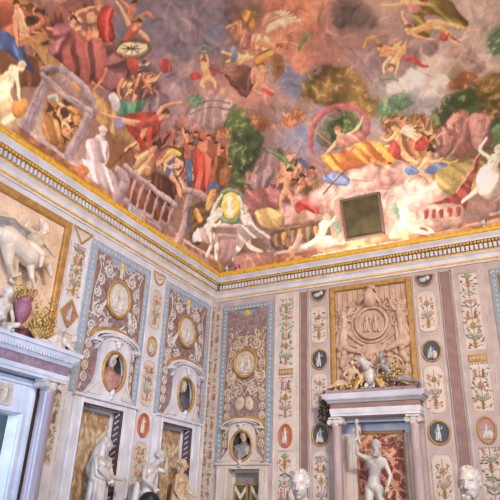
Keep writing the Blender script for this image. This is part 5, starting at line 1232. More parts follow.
    figurine(g,mu-.1,mv-R*.65,R*1.1,.05,.1,.7); figurine(g,mu+.12,mv-R*.6,R*1.0,.05,-.15,.7); g.cone((mu-.05,mv-R*.7,.045),(mu+.2,mv-R*.7,.045),.03,.02)
    obj('relief_figures',g,stuc if medm is not stuc else STUCW,m,True)
    return t
def cameo(t, u, v, ru, rv, ring, ground, seed=0, kind='round'):
    m=obj('cameo_medallion',G().oval(u,v,ru,rv,0,.022),ground,t)
    g=G(); g.torus(u,v,ru,rv,.022,.024); obj('cameo_frame',g,ring,m,True)
    g=G(); 
    if seed%3==0: figurine(g,u-.01,v-rv*.75,rv*1.5,.03,0,.6)
    elif seed%3==1: figurine(g,u-.04,v-rv*.7,rv*1.2,.03,.15,.6); g.ell((u+.05,v-rv*.35,.03),(.06,.09,.02))
    else: figurine(g,u+.02,v-rv*.72,rv*1.35,.03,-.1,.6); g.cone((u-.08,v-rv*.6,.03),(u-.06,v+rv*.1,.03),.03,.02)
    obj('cameo_figure',g,MARBLE,m,True)
def arched(g,u,v0,v1,hw,w0,w1,m):      # cartouche with round-shouldered ends
    P=[]
    for i in range(9): a=PI*i/8; P.append((u+hw*math.cos(a)*.62+(hw*.38 if i<4 else -hw*.38 if i>4 else 0),v1-hw*.8+hw*.8*math.sin(a)))
    for i in range(9): a=PI+PI*i/8; P.append((u+hw*math.cos(a)*.62+(-hw*.38 if i<4 else hw*.38 if i>4 else 0),v0+hw*.8+hw*.8*math.sin(a)))
    g.use(m); g.prism(P,w0,w1)
    return P
def pilaster(F,u0,u1,label,items,base=WHITE,seed=1):
    """items: ('half',v) ('tri',v) ('dia',v) ('cart',v0,v1) ('cameo',v,ru,rv,ring,ground) ('gro',v0,v1) ('plaque',v)"""
    t=thing('pilaster_strip',label,'pilaster',F,(u0,0,0)); U=u1-u0; uc=U/2
    obj('pilaster_shaft',G().bar(0,0,U,6.42,0,.02),base,t)
    g=G()
    for a in (.03,U-.045): g.bar(a,.2,a+.015,6.38,.018,.032)
    obj('edge_fillet',g,STUCW,t)
    k=0
    for it in items:
        k+=1
        if it[0]=='half':
            v=it[1]; P=[(uc+.19*math.cos(-PI*i/14),v+.25*math.sin(-PI*i/14)) for i in range(15)]
            h=obj('lunette',G().prism(P,.018,.03),it[2],t)
            g=G(); g.torus(uc,v,.19,.25,.018,.03,14,6,-PI,0); g.bar(uc-.2,v-.012,uc+.2,v+.012,.02,.045); obj('lunette_frame',g,OCHRE,h)
            g=G(); g.ell((uc-.04,v-.1,.035),(.08,.05,.02)); g.ell((uc+.06,v-.07,.035),(.05,.05,.02)); bird(g,uc,v-.08,.12,1,.035); obj('lunette_relief',g,MARBLE,h,True)
        elif it[0]=='tri':
            v=it[1]; P=[(uc-.24,v),(uc,v-.27),(uc+.24,v)]; h=obj('lunette',G().prism(P,.018,.03),PALE,t)
            g=G()
            for a,b in zip(P,P[1:]+P[:1]): g.tube([a+(.035,),b+(.035,)],.022,5,.7)
            obj('lunette_frame',g,OCHRE,h)
        elif it[0]=='dia':
            v=it[1]; P=[(uc-.2,v),(uc,v-.25),(uc+.2,v),(uc,v+.25)]; h=obj('diamond_plaque',G().prism(P,.018,.03),PINKM,t)
            g=G()
            for a,b in zip(P,P[1:]+P[:1]): g.tube([a+(.035,),b+(.035,)],.022,5,.7)
            obj('plaque_frame',g,OCHRE,h); g=G(); figurine(g,uc,v-.15,.3,.035,.1,.6); obj('plaque_figure',g,MARBLE,h,True)
        elif it[0]=='cart':
            g=G(); P=arched(g,uc,it[1],it[2],U*.34,.018,.026,PALE); g.use(STUC); g.tube([p+(.028,) for p in P+P[:1]],.008,5)
            grotesque(g,uc,it[1]+.08,it[2]-.08,U*.25,seed*7+k); obj('painted_cartouche',g,None,t)
        elif it[0]=='cameo': cameo(t,uc,it[1],it[2],it[3],it[4],it[5],k+seed)
        elif it[0]=='gro':
            g=G(); g.use(PALE); g.bar(uc-U*.28,it[1],uc+U*.28,it[2],.018,.024); grotesque(g,uc,it[1]+.03,it[2]-.03,U*.25,seed*5+k); g.use(BROWN)
            for q in range(7): g.ell((uc-U*.25+U*.5*q/6,it[2]-.01,.028),(.018,.012,.008),None,6,4)
            obj('grotesque_ornament',g,None,t)
        elif it[0]=='plaque':
            h=obj('gilt_plaque',G().bar(uc-U*.27,it[1]-.07,uc+U*.27,it[1]+.07,.02,.04),OCHRE,t)
            g=G()
            for q in range(5): g.ell((uc-U*.2+U*.1*q,it[1],.042),(.02,.03,.012),None,6,5)
            obj('plaque_relief',g,STUC,h)
    return t
def rsuperpts(u,v,ru,rv,n): return [(u+ru*math.cos(2*PI*i/n),v+rv*math.sin(2*PI*i/n)) for i in range(n)]
def bust_niche(F, uc, vc, s, vb, hw, label, stone=WHITE):
    """oval niche with a curved hood, standing on a lintel whose top is at vb; hw = half width of the lintel"""
    t=thing('bust_niche',label,'niche',F,(uc,vb,0)); V=vc-vb; s_=s
    ru,rv=(.265,.32) if s<1 else (.30,.365)
    n=48; right=[(hw*.92,0.0),(hw*.92,.10),(.52*s,.16),(.45*s,.30*s),(.42*s,V-.1*s),(.42*s,V+.47*s),(.30*s,V+.56*s),(.12*s,V+.60*s),(0,V+.61*s)]
    # body outline resampled by angle about the oval's centre
    poly=right+[(-x,y) for x,y in reversed(right[:-1])]
    def hit(a):
        best=None; dx,dy=math.cos(a),math.sin(a)
        for (x0,y0),(x1,y1) in zip(poly,poly[1:]+poly[:1]):
            y0-=V; y1-=V; ex,ey=x1-x0,y1-y0; D=dx*ey-dy*ex
            if abs(D)<1e-9: continue
            tt=(x0*ey-y0*ex)/D; q=(x0*dy-y0*dx)/D
            if tt>0 and -1e-6<=q<=1+1e-6 and (best is None or tt<best): best=tt
        return (dx*best, V+dy*best)
    angs=[2*PI*i/n for i in range(n)]
    g=G(); g.ringplate([hit(a) for a in angs],[(ru*math.cos(a),V+rv*math.sin(a)) for a in angs],0,.09)
    obj('surround',g,stone,t)
    g=G(); g.torus(0,V,ru,rv,.035*s,.09,40,6); obj('oval_frame',g,OCHRE,t,True)
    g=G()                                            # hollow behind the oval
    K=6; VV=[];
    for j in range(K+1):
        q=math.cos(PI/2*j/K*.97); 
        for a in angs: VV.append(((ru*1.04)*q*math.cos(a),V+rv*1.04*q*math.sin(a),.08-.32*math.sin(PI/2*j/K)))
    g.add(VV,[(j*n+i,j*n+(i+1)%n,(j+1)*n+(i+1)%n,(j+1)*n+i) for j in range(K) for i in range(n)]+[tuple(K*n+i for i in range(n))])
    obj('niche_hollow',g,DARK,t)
    # segmental hood with volute ends
    g=G(); W=.60*s; H=.17*s; vt=V+.52*s; P=[]
    def hood(r0,w0,w1,dv,th):
        A=[]; Bp=[]
        for i in range(17):
            x=-r0+2*r0*i/16; y=vt+dv+(.24*s)*(1-(x/r0)**2)**.5*1.0-.09*s if abs(x)<r0 else vt+dv-.09*s
            A.append((x,y)); 
        g.prism(A+[(x,y-th) for x,y in reversed(A)],w0,w1)
    hood(W*1.1,0,.13,.07*s,.06*s); hood(W*.95,0,.125,.01*s,.03*s); hood(W*.86,0,.10,-.02*s,.09*s)
    for sd in (-1,1): g.bar(min(sd*W*.82,sd*W*1.08),vt-.075*s,max(sd*W*.82,sd*W*1.08),vt-.015*s,0,.15)
    obj('hood',g,stone,t)
    g=G(); A=[(W*1.2*math.cos(PI*i/18),vt-.0*s+.30*s*math.sin(PI*i/18)) for i in range(19)]; B_=[(W*1.06*math.cos(PI*i/18),vt-.02+.22*s*math.sin(PI*i/18)) for i in range(19)]
    g.prism(A+B_[::-1],.0,.045); obj('ochre_arch',g,OCHRE,t)
    g=G(); 
    for i in range(13):
        a=PI*(.12+.76*i/12); g.ell((W*.72*math.cos(a),vt-.06*s+.19*s*math.sin(a),.11),(.03,.03,.015),None,6,5)
    obj('hood_inlay',g,GREYM,t)
    g=G(); g.ell((0,V+.53*s,.12),(.075*s,.05*s,.05)); leaf(g,0,V+.53*s,-PI/2,.11*s,.08*s,.13,.04)
    for sd in (-1,1): leaf(g,0,V+.54*s,PI/2+sd*1.2,.14*s,.06*s,.13,.03)
    obj('carved_crest',g,stone,t,True); g=G()
    g.ell((0,V-rv-.03*s,.11),(.06*s,.08*s,.06)); g.ell((0,V-rv-.1*s,.1),(.035*s,.07*s,.04)); obj('carved_keystone',g,stone,t,True)
    for sd in (-1,1):
        g=G(); Q=[(sd*(.86*hw),.035),(sd*.30*s,.035),(sd*.36*s,.27*s)]
        for a,b in zip(Q,Q[1:]+Q[:1]): g.tube([a+(.093,),b+(.093,)],.008,5)
        obj('triangle_moulding',g,STUC,t)
    return t
def lintel_frame(F,u0,u1,zt,o0,o1,ot,label,back,depth=.2,stone=WHITE,inlay=True,cat='niche',name='statue_niche'):
    """opening o0..o1 up to ot inside a stone surround u0..u1 up to zt"""
    t=thing(name,label,cat,F,(u0,0,0)); a=o0-u0;b=o1-u0;U=u1-u0
    g=G(); g.bar(0,0,a,zt,0,.06); g.bar(b,0,U,zt,0,.06); g.bar(a,ot,b,zt,0,.06)
    for x in (.03,a-.05): g.bar(x,.1,x+.02,zt-.03,.058,.075)
    for x in (b+.05,U-.05): g.bar(x,.1,x+.02,zt-.03,.058,.075)
    g.bar(-.03,zt-.05,U+.03,zt,.0,.10); obj('stone_surround',g,stone,t)
    g=G(); g.box((a-.0,0,-depth),(a+.012,ot,.055)); g.box((b-.012,0,-depth),(b,ot,.055)); g.box((a,ot-.012,-depth),(b,ot,.055)); obj('reveal',g,INLAY if inlay else stone,t)
    if inlay:
        g=G(); n=26
        for i in range(n):
            v=ot-.08-(ot-.4)*i/n; w=-.07
            for x,sd in ((a+.014,1),(b-.014,-1)):
                g.tube([(x,v-.03,w-.05),(x,v+.03,w+.05)],.014,5); 
        m=int((b-a)/.1)
        for i in range(m):
            u=a+.05+(b-a-.1)*i/(m-1); g.tube([(u-.03,ot-.014,w-.05),(u+.03,ot-.014,w+.05)],.014,5)
        obj('inlaid_wave',g,STUCW,t)
    g=G(); g.bar(a,0,a+.07,ot,-depth-.01,-depth+.03); g.bar(b-.07,0,b,ot,-depth-.01,-depth+.03); g.bar(a,ot-.07,b,ot,-depth-.01,-depth+.03); obj('inner_frame',g,stone,t)
    g=G().box((a,0,-depth-.05),(b,ot,-depth)); g2=G()
    p=obj('back_slab',g,back,t)
    for i in (1,2): 
        x=a+.07+(b-a-.14)*i/3; g2.box((x-.004,0,-depth),(x+.004,ot-.07,-depth+.002))
    obj('slab_joint',g2,BROWN,p)
    return t
def ionic(g,c,r,h,d=None):
    u,v,w=c; g.bar(u-r*1.35,v+h*.75,u+r*1.35,v+h,w-r*1.3,w+r*1.3); g.lathe([(r*1.02,0),(r*1.12,h*.25),(r*1.2,h*.6),(r*1.1,h*.75)],(u,v,w))
    for s in (-1,1):
        g.tube([(u+s*r*1.18,v+h*.42,w-r*1.1),(u+s*r*1.18,v+h*.42,w+r*1.15)],h*.33,10)
        g.torus(u+s*r*1.18,v+h*.42,h*.2,h*.2,h*.06,w+r*1.15,14,5)
def column(t,name,u,w,r,v0,v1,m,cap):
    o=obj(name,G().lathe([(r*1.06,0),(r*1.0,(v1-v0)*.3),(r*.9,(v1-v0)*.97),(r*.98,(v1-v0)*.985),(r*.98,(v1-v0))],(u,v0,w),24),m,t,True)
    g=G(); ionic(g,(u,v1,w),r*.95,cap); obj('capital',g,STUCW,o)
    g=G().lathe([(r*1.5,-.22),(r*1.5,-.14),(r*1.2,-.12),(r*1.35,-.06),(r*1.1,0)],(u,v0,w),24); g.bar(u-r*1.5,v0-.3,u+r*1.5,v0-.22,w-r*1.5,w+r*1.5); obj('column_base',g,STUCW,o)
    return o
def entab(t,u0,u1,w1,layers):
    """layers: (part name, material, v0, v1, projection0, projection1)"""
    for nm,m,v0,v1,p0,p1 in layers:
        g=G(); g.add([(u0-p0,v0,0),(u1+p0,v0,0),(u1+p1,v1,0),(u0-p1,v1,0),(u0-p0,v0,w1+p0),(u1+p0,v0,w1+p0),(u1+p1,v1,w1+p1),(u0-p1,v1,w1+p1)],
              [(0,3,2,1),(4,5,6,7),(0,1,5,4),(1,2,6,5),(2,3,7,6),(3,0,4,7)])
        obj(nm,g,m,t)
# ------------------------------------------------------------------ wall decoration
pilaster(FL,-5.05,-4.50,'painted pilaster strip left of the first tall panel, with triangle and diamond plaques',
   [('tri',6.32),('gro',5.0,6.0),('dia',4.70),('gro',2.2,4.35)],WHITE,3)
scroll_panel(FL,-4.31,-2.85,3.42,6.13,(-3.58,5.35,.34),'mauve scrollwork panel with white round relief, nearer one on the left wall',.18,.18,.17,BRMAUVE,STUCW,seed=2,hole=(-3.82,-3.18,3.56,4.32))
pilaster(FL,-2.66,-2.11,'painted pilaster strip between the two left wall panels, with two orange oval cameos',
   [('half',6.34,PALE),('cart',5.1,5.95),('cameo',4.71,.15,.20,OCHRE,STUC),('cart',3.5,4.4),('cameo',3.12,.165,.22,ORANGE,ORANGE),('cart',1.9,2.8)],WHITE,4)
scroll_panel(FL,-1.95,-.40,3.42,6.15,(-1.2,5.36,.34),'mauve scrollwork panel with white round relief, on the left wall next to the corner',.16,.18,.15,BRMAUVE,STUCW,seed=5,hole=(-1.43,-.79,3.56,4.32))
pilaster(FL,-.21,-.01,'narrow grotesque pilaster on the left wall in the corner',[('gro',.6,4.3),('plaque',4.45),('gro',4.6,6.3)],CREAM,6)
pilaster(FB,.01,.25,'narrow grotesque pilaster on the back wall in the corner',[('cart',.6,6.2)],ROSE,8)
scroll_panel(FB,.42,1.50,2.62,6.16,(.96,4.82,.31),'dark rose scrollwork panel with tan round medallion, back wall beside the corner',.16,.17,.13,BRMAUVE,STUC,trophy=True,seed=9,hole=(.68,1.24,2.63,3.30),bm_=TEAL,medm=STUC)
pilaster(FB,1.69,2.32,'candelabra pilaster strip with red oval cameo, left of the gilt-framed relief',
   [('gro',4.66,6.28),('plaque',4.54),('gro',3.5,4.42),('cameo',3.16,.15,.235,ORANGE,ORANGE),('gro',1.2,2.86)],CREAM,11)
pilaster(FB,2.55,3.08,'pilaster strip with two slate blue cameos, left of the gilt-framed relief',
   [('half',6.36,BLUEG),('cart',5.12,5.98),('cameo',4.75,.19,.22,OCHRE,BLUEG),('cart',3.7,4.45),('cameo',3.16,.19,.22,OCHRE,BLUEG),('cart',1.6,2.85)],ROSE,12)
pilaster(FB,4.95,5.50,'pilaster strip with two slate blue cameos, right of the gilt-framed relief',
   [('half',6.36,BLUEG),('cart',5.12,6.0),('cameo',4.72,.19,.215,OCHRE,BLUEG),('cart',3.5,4.42),('cameo',3.14,.20,.215,OCHRE,BLUEG),('cart',1.9,2.75)],ROSE,13)
pilaster(FB,5.76,6.40,'candelabra pilaster strip with rosy oval cameo at the right end of the back wall',
   [('gro',4.66,6.28),('plaque',4.50),('gro',3.5,4.40),('cameo',3.16,.155,.235,OCHRE,PINKM),('gro',1.2,2.86)],ROSE,15)
scroll_panel(FB,6.66,8.1,2.62,6.16,(7.4,4.82,.31),'dark rose scrollwork panel cut off by the right edge of the photo',.16,.16,.13,BRMAUVE,STUC,seed=19,bm_=TEAL,medm=STUC)
for u0,u1,lb in ((2.37,2.53,'plain mauve stone strip left of the pilaster with blue cameos'),(5.54,5.73,'plain mauve stone strip right of the pilaster with blue cameos')):
    t=thing('stone_strip',lb,'wall strip',FB,(u0,0,0)); obj('strip_slab',G().bar(0,0,u1-u0,6.36,0,.035),BRROSE,t)
    g=G(); g.bar(-.02,0,0,6.40,0,.05); g.bar(u1-u0,0,u1-u0+.02,6.40,0,.05); g.bar(-.02,6.36,u1-u0+.02,6.40,0,.05); obj('strip_edge',g,ROSE,t)

bust_niche(FL,-3.50,3.94,1.0,3.42,.72,'white stone bust niche with curved hood, nearer one on the left wall')
bust_niche(FL,-1.11,3.94,1.0,3.42,.72,'white stone bust niche with curved hood, left wall beside the corner')
bust_niche(FB,.96,2.965,.8,2.62,.60,'cream bust niche with curved hood on the back wall',CREAM)
lintel_frame(FL,-4.36,-2.68,3.42,-4.12,-3.05,3.28,'alabaster backed niche in a white frame behind the veiled statue',ALAB)
lintel_frame(FL,-1.99,-.36,3.42,-1.78,-.70,3.28,'alabaster backed niche in a white frame behind the small warm statue',ALAB)
t=lintel_frame(FB,.34,1.60,2.62,.62,1.42,2.5,'niche with two green marble leaves below the grey bust',TAUPE,.2,CREAM,False)
for k,x in enumerate((.36,.77)):
    p=obj('green_leaf',G().bar(x,.1,x+.34,2.2,-.19,-.15),GREENM,t)
    g=G(); g.bar(x,.1,x+.03,2.2,-.15,-.12); g.bar(x+.31,.1,x+.34,2.2,-.15,-.12); g.bar(x,2.17,x+.34,2.2,-.15,-.12); obj('gilt_edge',g,OCHRE,p)
    g=G(); g.prism([(x+.03,2.17),(x+.17,1.98),(x+.31,2.17),(x+.31,2.06),(x+.17,1.87),(x+.03,2.06)],-.15,-.13); obj('white_chevron',g,PALE,p)

# ---- gilt-framed relief, back wall
t=thing('framed_relief','large tan stucco relief with round shield in a gilt frame above the columned niche','relief',FB,(3.1,4.02,0))
U=1.83; V=2.35
g=G(); g.bar(0,0,.11,V,0,.09,.02); g.bar(U-.11,0,U,V,0,.09,.02); g.bar(.11,V-.11,U-.11,V,0,.09,.02); g.bar(.11,0,U-.11,.08,0,.09,.02); obj('gilt_frame',g,OCHRE,t)
obj('relief_ground',G().bar(.11,.08,U-.11,V-.11,0,.02),TAN,t)
g=G(); mu,mv=.93,1.42
g.torus(mu,mv,.34,.34,.04,.06); g.torus(mu,mv,.43,.43,.022,.04); 
for s in (-1,1):
    spiral(g,mu+s*.36,mv+.36,.14,PI/2,1.3,-s,.035,.05); spiral(g,mu+s*.66,mv-.05,.15,PI/2,1.4,s,.035,.05)
    curve(g,[(mu+s*.5,mv+.3),(mu+s*.62,mv+.05),(mu+s*.48,mv-.25),(mu+s*.2,mv-.47)],.04,.05)
    curve(g,[(mu+s*.75,mv+.15),(mu+s*.60,mv-.35),(mu+s*.3,mv-.5)],.035,.04)
    for i in range(6): leaf(g,mu+s*(.3+.07*i),mv-.5-.05*(i%3),-PI/2+s*.6,.2,.08,.04,.025)
for i in range(13): g.cone((mu-.75+.12*i,V-.14,.022),(mu-.74+.12*i,V-.5-.1*math.sin(i),.025),.02,.028,6)     # stucco curtain behind
rr=random.Random(3)
for i in range(150):
    a=rr.random()*2*PI; q=rr.uniform(.48,.82); x,y=mu+q*math.cos(a),mv-.12+q*1.05*math.sin(a)
    if .17<x<U-.17 and .1<y<V-.5: leaf(g,x,y,a+rr.uniform(-1.2,1.2),rr.uniform(.1,.24),rr.uniform(.04,.09),.04,rr.uniform(.02,.05))
for s in (-1,1):
    for k,(x,y,q) in enumerate(((.62,.28,.075),(.45,.42,.06),(.7,-.05,.065),(.62,-.62,.08),(.35,-.75,.07))): g.ell((mu+s*x,mv+y,.07),(q*.8,q,q)); g.cone((mu+s*x,mv+y-q*1.2,.05),(mu+s*(x+.08),mv+y-q*3.2,.05),q*1.1,q*.8)
obj('cartouche',g,TAN,t,True)
g=G(); figurine(g,mu-.1,mv-.2,.42,.05,0,.7); figurine(g,mu+.12,mv-.22,.44,.05,-.1,.7); obj('shield_relief',g,mat('tan_shield',(176,150,128)),t,True)
g=G(); M0=lambda *a:(mu+a[0],mv+a[1],a[2])
g.ell(M0(.02,.70,.12),(.08,.095,.08)); g.ell(M0(.04,.78,.12),(.12,.05,.09),(0,0,-.4)); g.cone(M0(.1,.8,.1),M0(.16,.7,.08),.04,.02); g.cone(M0(0,.6,.1),M0(0,.48,.08),.13,.15); g.cone(M0(-.1,.6,.1),M0(-.24,.5,.08),.05,.06); g.cone(M0(.12,.6,.08),M0(.2,.45,.06),.05,.04)
obj('helmeted_crest',g,TAN,t,True)
for s,nm in ((-1,'winged_figure'),(1,'seated_figure')):
    g=G(); figurine(g,mu+s*.68,mv-.52,.85,.06,-s*.12,1.1); g.ell((mu+s*.66,mv-.45,.06),(.16,.16,.07)); g.cone((mu+s*.6,mv-.5,.07),(mu+s*.3,mv-.62,.08),.08,.05)
    g.cone((mu+s*.62,mv+.1,.06),(mu+s*.76,mv+.4,.05),.05,.03); obj(nm,g,TAN,t,True)
g=G()
for i in range(20):
    a=rnd.random(); leaf(g,.2+1.4*a,.12+.6*rnd.random(),rnd.random()*6,.16,.08,.04,.03)
g.torus(mu+.42,.45,.2,.2,.03,.05); g.torus(mu+.42,.45,.07,.07,.03,.05); g.torus(mu-.5,.5,.17,.13,.03,.05); g.ell((mu-.5,.3,.05),(.25,.14,.07)); obj('trophies_of_arms',g,TAN,t,True)

# ---- columned niche, back wall
t=thing('columned_niche','tall niche with two pink columns and white and mauve entablature on the back wall','aedicule',FB,(0,0,0))
entab(t,3.16,4.97,.32,[('architrave',WHITE,3.47,3.52,0,0),('architrave',WHITE,3.52,3.62,.01,.02),('frieze',BRROSE,3.62,3.73,0,0),('bed_moulding',WHITE,3.73,3.79,.03,.10),('cornice_crown',WHITE,3.81,3.90,.12,.16)])
g=G()
for i in range(36): g.box((3.07+i*.0555,3.785,.0),(3.07+i*.0555+.035,3.825,.44))
obj('dentils',g,WHITE,t)
column(t,'pink_column',3.28,.30,.105,.75,3.28,PINK,.16); column(t,'pink_column',4.84,.30,.105,.75,3.28,PINK,.16)
g=G(); g.bar(3.12,0,3.42,.45,.05,.48); g.bar(4.68,0,5.0,.45,.05,.48); obj('pedestal',g,WHITE,t)
g=G(); g.box((3.15,.3,-.30),(4.80,3.38,-.26)); g.box((3.13,.3,-.3),(3.17,3.4,.02)); g.box((4.78,.3,-.3),(4.82,3.4,.02)); g.box((3.13,3.38,-.3),(4.82,3.42,.02)); obj('niche_lining',g,STONE,t)
g=G(); g.bar(3.2,.3,3.50,3.2,-.27,-.2); g.bar(4.50,.3,4.76,3.2,-.27,-.2)
for x in (3.25,3.42,4.54,4.70): g.bar(x,.4,x+.02,3.18,-.21,-.185)
obj('inner_pilaster',g,PALE,t)
obj('red_marble_panel',G().bar(3.52,.6,4.48,3.2,-.27,-.235),BREC,t)
g=G(); g.bar(3.50,.6,3.535,3.24,-.26,-.21); g.bar(4.465,.6,4.50,3.24,-.26,-.21); g.bar(3.5,3.18,4.5,3.24,-.26,-.21); obj('panel_edge',g,OCHRE,t)
g=G(); g.bar(3.15,.0,4.80,.34,-.25,.04); obj('niche_step',g,STONE,t)

# ---- door on the left wall
t=thing('door_surround','pale blue stone doorway with mauve frieze and lilac column at the left edge','door surround',FL,(0,0,0))
entab(t,-7.95,-4.86,.33,[('architrave',STONE,3.42,3.47,0,0),('architrave',STONE,3.47,3.54,.015,.02),('frieze',MAUVE,3.54,3.69,0,0),('bed_moulding',STONE,3.69,3.76,.02,.07),('cornice_crown',STONE,3.79,3.86,.09,.12),('cornice_crown',STONE,3.86,3.92,.14,.15)])
g=G()
for i in range(58): g.box((-8.03+i*.0555,3.75,0),(-8.03+i*.0555+.035,3.80,.42))
obj('dentils',g,STONE,t)
column(t,'lilac_column',-5.19,.30,.125,.75,3.26,LILAC,.16); column(t,'lilac_column',-7.6,.30,.125,.75,3.26,LILAC,.16)
g=G(); g.bar(-5.38,0,-5.0,.45,.05,.5); g.bar(-7.8,0,-7.42,.45,.05,.5); obj('pedestal',g,STONE,t)
g=G(); g.bar(-5.50,0,-5.24,3.40,0,.11); g.bar(-7.55,0,-7.3,3.40,0,.11); g.bar(-7.3,2.85,-5.5,3.40,0,.11)
g.bar(-5.47,0,-5.42,2.88,.1,.14); g.bar(-5.33,0,-5.27,3.36,.1,.14); g.bar(-7.3,3.3,-5.3,3.36,.1,.14); g.bar(-7.3,2.87,-5.45,2.92,.1,.14)
obj('door_frame',g,STONE,t)
g=G(); g.bar(-7.0,2.95,-5.72,3.27,.10,.13); p=obj('relief_tablet',g,STUCW,t)
g=G()
for i in range(9): figurine(g,-6.95+i*.14,2.98,.25,.14,0,.5)
obj('tablet_figures',g,STUCW,p,True)
obj('taupe_reveal',G().bar(-5.24,0,-5.03,3.42,0,.02),TAUPE,t)
# the room seen through the doorway
g=G(); g.box((-12,0,-3.4),(3,4.2,-3.3)); struct('wall_beyond',g,mat('pale_blue_wall',(190,214,224),(176,202,214),3),FL)
g=G(); g.box((-12,-.1,-3.4),(3,0,-.12)); g.box((-12,4.2,-3.4),(3,4.3,-.12)); struct('floor_beyond',g,WHITE,FL)
t=thing('gilt_doorpost','orange gilt doorpost seen through the left doorway','doorpost',FL,(-5.15,0,-1.3))
obj('post',G().bar(-.07,0,.05,3.1,-.05,.05),OCHRE,t); g=G(); g.ell((0,2.15,.08),(.12,.14,.08)); rosette(g,0,2.15,.16,8,.1); obj('carved_boss',g,OCHRE,t,True)

# ---- window high in the cove, back wall
Mw=FB@Matrix.Translation((3.99,7.95,.19))@Matrix.Rotation(math.radians(15),4,'X')
g=G(); g.bar(-.44,-.47,.44,.47,-.1,.02); o=struct('window_1',g,mat('dark_glass_olive',(78,70,52),(104,92,66),3,.25),Mw)
g=G()
for a in ((-.47,-.50,-.42,.50),(.42,-.50,.47,.50),(-.47,.45,.47,.50),(-.47,-.50,.47,-.45)): g.bar(a[0],a[1],a[2],a[3],-.1,.05)
obj('window_frame',g,BROWN,o)
# ---- fittings on the cornice ledge
for k,(F,u0,u1,lb) in enumerate(((FB,2.7,5.0,'long uplight lamp on the cornice below the dark window'),(FL,-8.3,-6.75,'uplight lamp on the left wall cornice at the photo edge'))):
    t=thing('cornice_uplight',lb,'lamp',F,((u0+u1)/2,7.15,.16)); h=(u1-u0)/2
    obj('lamp_trough',G().bar(-h,0,h,.035,-.05,.05),WHITE,t)
    for q in range(int(h*2/.4)):
        b=obj('lamp_tube',G().tube([(-h+.05+q*.4,.045,0),(-h+.35+q*.4,.045,0)],.013,8),mat('lamp_glow',(255,226,180),emit=14) if q==0 and k==0 else bpy.data.materials['lamp_glow'],t,True)
for (x,y,z,c,lb) in ((.42,-.20,7.15,'white','small white spotlight on the cornice in the room corner'),(.72,-.2,7.15,'pink','small pink-lit spotlight on the cornice, right of the white one'),(6.55,-.2,7.15,'w2','small white spotlight on the cornice near the right edge')):
    t=thing('spotlight',lb,'lamp',FB,(x,z,-y))
    g=G().lathe([(.03,0),(.03,.02),(.012,.03),(.012,.06)],(0,0,0),12); obj('lamp_base',g,WHITE,t)
    g=G().tube([(-.05,.09,0),(.05,.11,.02)],[.045,.05],12); obj('lamp_head',g,mat('pink_lamp',(210,90,190)) if c=='pink' else WHITE,t,True)
    g=G().ell((.05,.11,.02),(.02,.04,.04)); obj('lens',g,DARKM,t,True)
t=thing('ventilation_grille','small white slatted grille standing on the left cornice','vent',FL,(-3.63,7.15,.2))
obj('grille_frame',G().bar(-.2,0,.2,.15,-.02,.02),WHITE,t)
g=G()
for q in range(3): g.bar(-.17,.03+q*.04,.17,.045+q*.04,.018,.026)
obj('slats',g,DARKM,t)
# ------------------------------------------------------------------ sculpture
def head(g, c, s=1, yaw=0, pitch=0, roll=0, hair='curls', seed=0, beard=False):
    """about .25*s tall, looks along +w"""
    h=G(); r=random.Random(seed)
    h.ell((0,.03,-.012),(.074,.086,.094),None,14,10); h.ell((0,-.035,.026),(.064,.084,.066),None,14,10)
    h.cone((0,.012,.088),(0,-.030,.106),.010,.017,8); h.ell((0,.03,.078),(.056,.012,.016))             # nose, brow
    for q in (-1,1):
        h.ell((q*.027,.008,.074),(.015,.009,.012)); h.ell((q*.033,-.032,.066),(.022,.024,.018)); h.ell((q*.078,-.005,-.005),(.010,.028,.017))
    h.ell((0,-.058,.083),(.023,.007,.012)); h.ell((0,-.070,.081),(.019,.008,.012)); h.ell((0,-.098,.070),(.024,.020,.022))
    h.cone((0,-.07,-.01),(0,-.19,-.035),.056,.058,12)
    if hair=='curls':
        for i in range(90):
            a=r.random()*2*PI; t=math.acos(1-1.35*r.random()); p=Vector((.075*math.sin(t)*math.cos(a),.034+.089*math.cos(t),-.014+.097*math.sin(t)*math.sin(a)))
            if p.z>.035 and p.y<.092: continue
            h.ell(p,(.015,.014,.015),None,6,5)
    elif hair=='veil':
        h.ell((0,.045,-.03),(.09,.095,.10),None,12,9); h.cone((0,.0,-.06),(0,-.22,-.07),.09,.12); 
    elif hair=='bun':
        h.ell((0,.045,-.024),(.085,.09,.10)); h.ell((0,.06,-.13),(.04,.045,.04)); h.cone((-.06,.07,.05),(.06,.07,.05),.02,.02)
    if beard:
        for i in range(30): h.ell(((r.random()-.5)*.09,-.08-.06*r.random(),.045+.04*r.random()),(.017,.02,.017),None,6,5)
    M=Matrix.Translation(c)@Euler((pitch,yaw,roll),'YXZ').to_matrix().to_4x4()@Matrix.Scale(s,4)
    g.merge(h,M)
def hand(g, w, d, s=1, grip=.5, side=1):
    """palm with five fingers; w wrist, d direction"""
    d=Vector(d).normalized(); w=Vector(w); a=d.cross(Vector((0,0,1)));
    a=(a if a.length>.1 else Vector((1,0,0))).normalized(); n=a.cross(d)
    g.cone(w,w+d*.05*s,.024*s,.03*s,8); pe=w+d*.075*s
    for i in range(4):
        q=pe+a*(-.027+.018*i)*s; L=(.030,.036,.034,.027)[i]*s
        m=q+d*L+n*.012*grip*s; e=m+d*L*.8*(1-grip*.6)+n*L*grip
        g.cone(q-d*.03*s,m,.0095*s,.0088*s,6); g.cone(m,e,.0088*s,.0075*s,6)
    t=w+d*.03*s-a*side*.025*s; m=t-a*side*.025*s+d*.025*s; g.cone(t,m,.011*s,.01*s,6); g.cone(m,m+d*.03*s+n*.01*s,.0095*s,.008*s,6)
